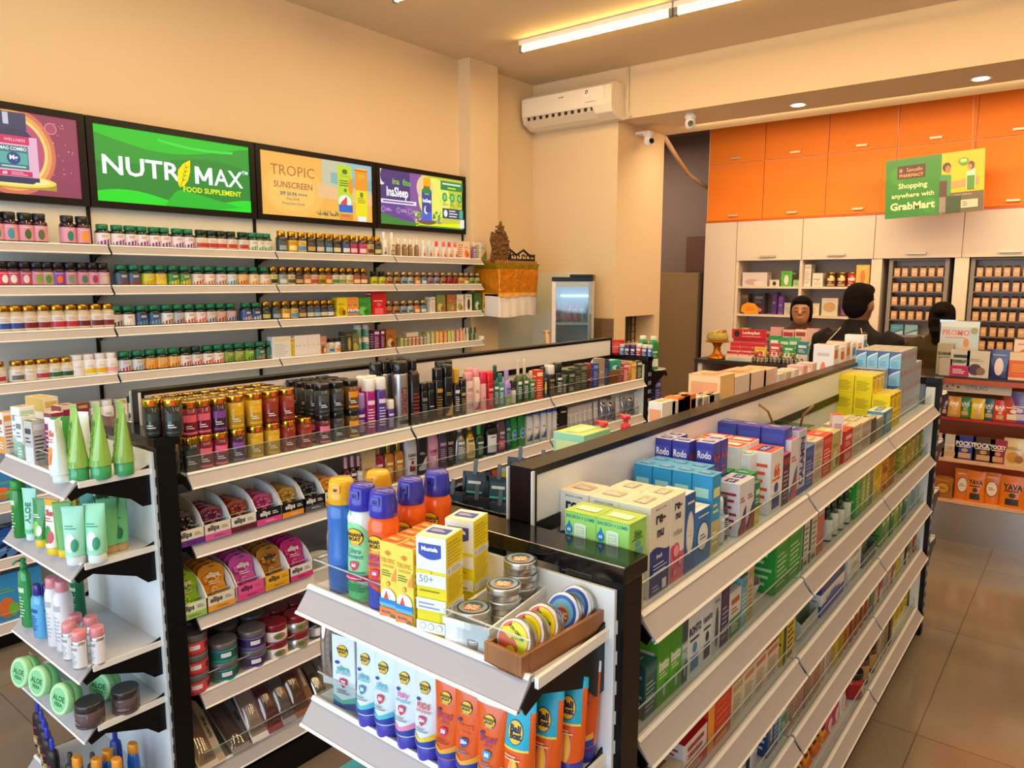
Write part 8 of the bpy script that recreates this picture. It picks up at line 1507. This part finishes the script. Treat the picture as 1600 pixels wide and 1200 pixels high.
def person(x, y, h, face, label, top, skin='8a5a3c', hair='120c0a', hairstyle='short', tilt=0, trousers='1c1a1c', female=False, head_turn=0, armfwd=.3, straps=False):
    """standing figure facing local -y"""
    t = empty('person', (x, y, 0), label, 'person', None, face)
    k = h/1.7; sk = mat(skin, .5); S = .205 if not female else .155; z = lambda v: v*k
    tp = mat(top, .7, bump=(40, .3)); zt = z(1.40)
    hd = [('e', (0, 0, z(1.60)), (.076, .095, .112), sk), ('e', (0, -.022, z(1.545)), (.058, .07, .072), sk), ('t', [(0, -.094, z(1.60)), (0, -.112, z(1.575)), (0, -.105, z(1.567))], [.009, .014, .012], sk), ('t', [(-.02, -.088, z(1.542)), (.02, -.088, z(1.542))], [.008, .008], mat('7a4038', .5)),
          ('e', (.078, .008, z(1.585)), (.012, .022, .032), sk), ('e', (-.078, .008, z(1.585)), (.012, .022, .032), sk), ('e', (0, -.075, z(1.622)), (.05, .02, .012), sk)]
    nk = [('t', [(0, .012, z(1.53)), (0, .015, z(1.46)), (0, .02, z(1.40))], [.05, .052, .062], sk)]
    tor = [('l', [(z(.86), 0, 0, .155, .105), (z(.96), 0, 0, .15, .10), (z(1.08), 0, 0, .145, .098), (z(1.22), 0, 0, S*.9, .11), (z(1.33), 0, .005, S, .105), (zt, 0, .01, S*.72, .075), (z(1.45), 0, .015, .06, .055)], sk)]
    arms = []; hands = []; sleeves = []
    for s_ in (-1, 1):
        sh = (s_*S, .01, z(1.36)); el = (s_*(S+.07), -.06, z(1.12)); wr = (s_*(S-.02), -armfwd, z(1.085))
        arms += [('t', [sh, ((sh[0]+el[0])/2, -.02, z(1.24)), el, ((el[0]+wr[0])/2, (el[1]+wr[1])/2, z(1.10)), wr], [.052, .048, .040, .036, .026], sk)]
        hands += hand(wr, (-s_*.15, -1, -.05), -s_, sk)
        sleeves += [('t', [(s_*(S-.05), .012, z(1.39)), (sh[0], sh[1], z(1.365)), ((sh[0]+el[0])/2, -.02, z(1.24)), el, ((el[0]+wr[0])/2, (el[1]+wr[1])/2, z(1.10)), ((el[0]+wr[0]*5)/6, (el[1]+wr[1]*5)/6, z(1.087))], [.062, .074, .068, .058, .05, .044], tp)]
    legs = [('t', [(s_*.085, 0, z(.90)), (s_*.09, -.01, z(.5)), (s_*.09, .015, z(.09))], [.088, .058, .04], sk) for s_ in (-1, 1)]+[('t', [(s_*.09, .03, .035), (s_*.095, -.06, .033), (s_*.1, -.15, .026)], [.036, .038, .03], sk) for s_ in (-1, 1)]
    blob('body', t, hd+nk+tor+arms+hands+legs, .0075, 4)
    for s_ in (-1, 1):
        MB().lathe([(.001, -.008), (.008, -.006), (.010, -.001), (.010, .003)], '3a2a22', 12, (s_*.031, -.084, z(1.598)), 1, .4, axis='y').build('eye', t)
        MB().tube([(s_*.018, -.093, z(1.604)), (s_*.031, -.097, z(1.607)), (s_*.045, -.09, z(1.602))], [.003, .0042, .003], mat(skin, .5), 6).build('eyelid', t)
        MB().tube([(s_*.014, -.096, z(1.63)), (s_*.032, -.097, z(1.637)), (s_*.052, -.085, z(1.628))], [.003, .004, .002], '1a100c', 6).build('eyebrow', t)
    jk = [('l', [(z(.84), 0, 0, .18, .125), (z(.98), 0, 0, .175, .12), (z(1.1), 0, 0, .172, .118), (z(1.24), 0, 0, S*1.02, .13), (z(1.34), 0, .008, S*1.1, .122), (z(1.405), 0, .012, S*.86, .098), (z(1.445), 0, .018, .10, .085), (z(1.48), 0, .022, .070, .072), (z(1.505), 0, .024, .066, .068)], tp)]+sleeves
    blob('jacket', t, jk, .009, 5)
    blob('trousers', t, [('l', [(z(.80), 0, 0, .165, .11), (z(.9), 0, 0, .162, .115), (z(.93), 0, 0, .158, .112)], mat(trousers, .7))]+[('t', [(s_*.085, 0, z(.86)), (s_*.09, -.01, z(.5)), (s_*.09, .012, z(.08))], [.1, .075, .062], mat(trousers, .7)) for s_ in (-1, 1)], .012, 5)
    hm = mat(hair, .85, bump=(90, .4)); hm.node_tree.nodes['Principled BSDF'].inputs['Specular IOR Level'].default_value = .12; tp.node_tree.nodes['Principled BSDF'].inputs['Specular IOR Level'].default_value = .15
    hr = [('e', (0, .018, z(1.645)), (.082, .098, .088), hm), ('e', (0, .055, z(1.60)), (.076, .06, .085), hm)]
    if hairstyle == 'short': hr += [('e', (0, -.03, z(1.685)), (.07, .07, .045), hm), ('e', (.0, .06, z(1.565)), (.055, .035, .04), hm)]
    else: hr += [('e', (0, -.02, z(1.69)), (.072, .072, .04), hm), ('e', (.07, .0, z(1.60)), (.018, .045, .09), hm), ('e', (-.07, .015, z(1.60)), (.018, .045, .09), hm), ('t', [(0, .09, z(1.6)), (0, .1, z(1.5)), (0, .09, z(1.40))], [.07, .065, .045], hm)]
    if hairstyle == 'bun': hr += [('e', (0, .11, z(1.665)), (.038, .04, .036), hm)]
    blob('hair', t, hr, .008, 3)
    if straps:
        MB().tube([(-.10, .10, z(1.43)), (-.06, .138, z(1.36)), (.02, .140, z(1.2)), (.08, .135, z(1.05)), (.14, .10, z(.95))], .016, mat('2e3018', .7), 8).build('bag_strap', t)
        for s_ in (-1, 1): MB().tube([(s_*.06, .088, z(1.455)), (s_*.09, .118, z(1.40)), (s_*.145, .128, z(1.325)), (s_*.165, .125, z(1.29))], .0035, 'c8b890', 6).build('piping', t)
    return t
person(-1.135, 4.78, 1.61, R(180-12), 'person seen from behind in a black piped jacket with an olive bag strap', '1b1716', hairstyle='short', straps=True, armfwd=.32, trousers='17181c')
w_ = person(-1.90, 6.17, 1.50, R(12), 'person with dark tied hair looking down behind the counter goods', '4a2c24', skin='b07a55', hairstyle='long', female=True, armfwd=.24)
person(-.895, 6.15, 1.47, R(180), 'person with dark gathered hair in an olive brown top, facing the pill racks', '3c3018', hairstyle='bun', female=True)
# ================================================================== CORNER: altar shelf, fridge
def altar():
    t = empty('altar_shelf', (XW+.12, 4.61, 1.785), 'wall altar shelf draped in gold and white cloth beside the wall shelves', 'altar', None, R(90))
    # local: x along the wall, -y into the room
    MB().box(-.235, .235, -.24, -.002, -.015, 0, mat('6a4420', .5)).build('board', t); MB().box(-.25, .24, -.25, -.02, .0, .02, mat('a87030', .45)).build('carved_edge', t)
    def cloth(z0, z1, off, m, name, amp, flare):
        g_ = MB()
        def fn(i, j):
            s_ = i*.95; z_ = z0+(z1-z0)*j; fl = flare*(1-j)
            w2 = .24+fl; d2 = .245+fl*.4
            if s_ < .235: q_ = s_/.235; x_, y_ = -w2, -d2*q_
            elif s_ < .715: q_ = (s_-.235)/.48; x_, y_ = -w2+2*w2*q_, -d2
            else: q_ = (s_-.715)/.235; x_, y_ = w2, -d2*(1-q_)
            return (x_, y_-off-amp*math.sin(s_*60)*(.3+j)*(1 if .235 <= s_ < .715 else 0), z_+.006*math.sin(s_*14)*j)
        g_.grid(fn, 72, 10, m); return g_.build(name, t)
    gold_ = mat('e08c10', .32, metal=.45, bump=(28, 1.0)); cloth(-.0, -.05, .008, mat('a88a10', .35, metal=.4, bump=(30, .8)), 'olive_band', .002, .02)
    cloth(-.045, -.235, .009, gold_, 'gold_cloth', .003, .012); cloth(-.225, -.255, .012, mat('f0b050', .6, bump=(80, .5)), 'fringe', .004, .0); cloth(-.235, -.41, .004, mat('ece6e4', .75, bump=(9, .4)), 'white_cloth', .003, .0)
    # carved wooden backrest and scroll rail
    wd = mat('6e4a20', .5, bump=(45, 1.0)); q = random.Random(8); m = MB()
    sil = [(x_-.12, z_*1.05) for x_, z_ in [(-.17, .02), (-.13, 0), (.0, 0), (.03, .05), (.045, .13), (.0, .20), (-.03, .23), (-.05, .30), (-.08, .225), (-.12, .205), (-.15, .22), (-.17, .16), (-.145, .10)]]
    m.prism([(x, z) for x, z in sil], 'y', -.215, -.195, wd)
    for i in range(85):
        x_, z_ = q.uniform(-.28, -.08), q.uniform(.01, .28)
        if abs(x_+.18) > .105-.33*max(0, z_-.15)+.0: continue
        r_ = q.uniform(.008, .018); m.lathe([(.001, -r_*.7), (r_*.8, -r_*.4), (r_, 0), (r_*.8, r_*.3)], wd, 8, (x_, -.215, z_), axis='y')
    m.build('carved_back', t)
    bk = mat('1a120c', .5); m = MB()
    m.tube([(-.09, -.22, .03), (-.07, -.225, .10), (.0, -.225, .065), (.09, -.225, .105), (.16, -.225, .07), (.2, -.225, .06), (.235, -.225, .07), (.235, -.225, .03), (-.09, -.225, .025)], .010, bk, 8)
    for x_ in (-.05, .02, .09, .15, .2): m.tube([(x_+.02*math.cos(a_*.7), -.225, .05+.02*math.sin(a_*.7)) for a_ in range(9)], .006, bk, 6)
    m.build('scroll_rail', t)
altar()
def fridge():
    t = empty('drinks_fridge', (-3.2-.11, 4.97, 0), 'small glass door drinks fridge with a black top in the corner', 'fridge', None, R(30))
    wm = mat('d8dade', .4); w2, d2, H = .155, .20, 1.68; fr = -d2
    MB().box(-w2, -w2+.02, fr, d2, .05, H-.03, wm).box(w2-.02, w2, fr, d2, .05, H-.03, wm).box(-w2+.02, w2-.02, d2-.02, d2, .05, H-.03, wm).box(-w2+.02, w2-.02, fr, d2-.02, .05, .08, wm).box(-w2+.02, w2-.02, fr, d2-.02, H-.06, H-.03, wm).build('cabinet', t)
    MB().box(-w2-.003, w2+.003, fr-.03, d2, H-.03, H, blk).box(-.02, w2+.005, fr-.032, d2, H, H+.02, blk).build('top_cover', t, .003); MB().box(-w2+.01, w2-.01, fr+.02, d2, 0, .05, blk).build('base', t)
    d = MB().box(-w2, -w2+.03, fr-.028, fr-.003, .06, H-.035, 'e0d8d0').box(w2-.03, w2, fr-.028, fr-.003, .06, H-.035, '9aa0a8').box(-w2+.03, w2-.03, fr-.028, fr-.003, .06, .11, 'c8ccd0').box(-w2+.03, w2-.03, fr-.028, fr-.003, H-.075, H-.035, 'a8b4b8').build('door', t)
    MB().box(-w2+.03, w2-.03, fr-.018, fr-.014, .11, H-.075, clear('e0eef4', .88)).build('glass_pane', d); MB().tube([(w2-.014, fr-.045, .9), (w2-.014, fr-.045, 1.4)], .006, '5a6068').build('handle', d)
    MB().box(-.12, .12, d2-.045, d2-.03, H-.16, H-.14, mat('eaf6ff', .4, emit=1.2)).build('light_strip', t)
    for z_ in (1.33, 1.02, .72, .42): MB().box(-w2+.022, w2-.022, fr+.02, d2-.03, z_-.02, z_, 'd8dcc8').build('shelf', t)
fridge()
for zi, z_ in enumerate((1.33, 1.02)):
    for i in range(5): put(lotion(.045, .045, .17 if zi == 0 else .16, ['c:b04858', 'c:c89098', 'c:d04858', 'c:c83848', 'c:6a9a98'][i] if zi == 0 else 'c:7890a8', 'f:e8e8e8', None, 'f0e0e0', .15, .4), 'drink_bottle', -3.2-.195+.046*i, 4.85+.026*i, z_, '%s drink bottle in the fridge, %s shelf, %s from left' % ('pink' if zi == 0 and i < 4 else 'teal' if zi == 0 else 'bluish', ['top', 'second'][zi], ORD[i]), 'bottle', 'drinks in the fridge')
t = empty('wooden_chair_back', (-3.35, 4.66, 0), 'pale wooden chair standing before the fridge', 'chair'); pw_ = mat('d8b078', .5)
MB().tube([(.02, 0, 0), (.02, 0, .9), (0, .0, 1.27)], .016, pw_, 8).build('post', t); MB().tube([(-.03, 0, 1.26), (.02, 0, 1.26)], .014, pw_, 8).build('top_rail', t); MB().tube([(-.30, 0, 0), (-.30, 0, .9), (-.32, .0, 1.1)], .016, pw_, 8).build('post', t); MB().box(-.32, .04, -.36, 0, .43, .46, pw_).build('seat', t)
for x_ in (-.3, .02): MB().tube([(x_, -.34, .43), (x_, -.34, 0)], .014, pw_, 8).build('leg', t)
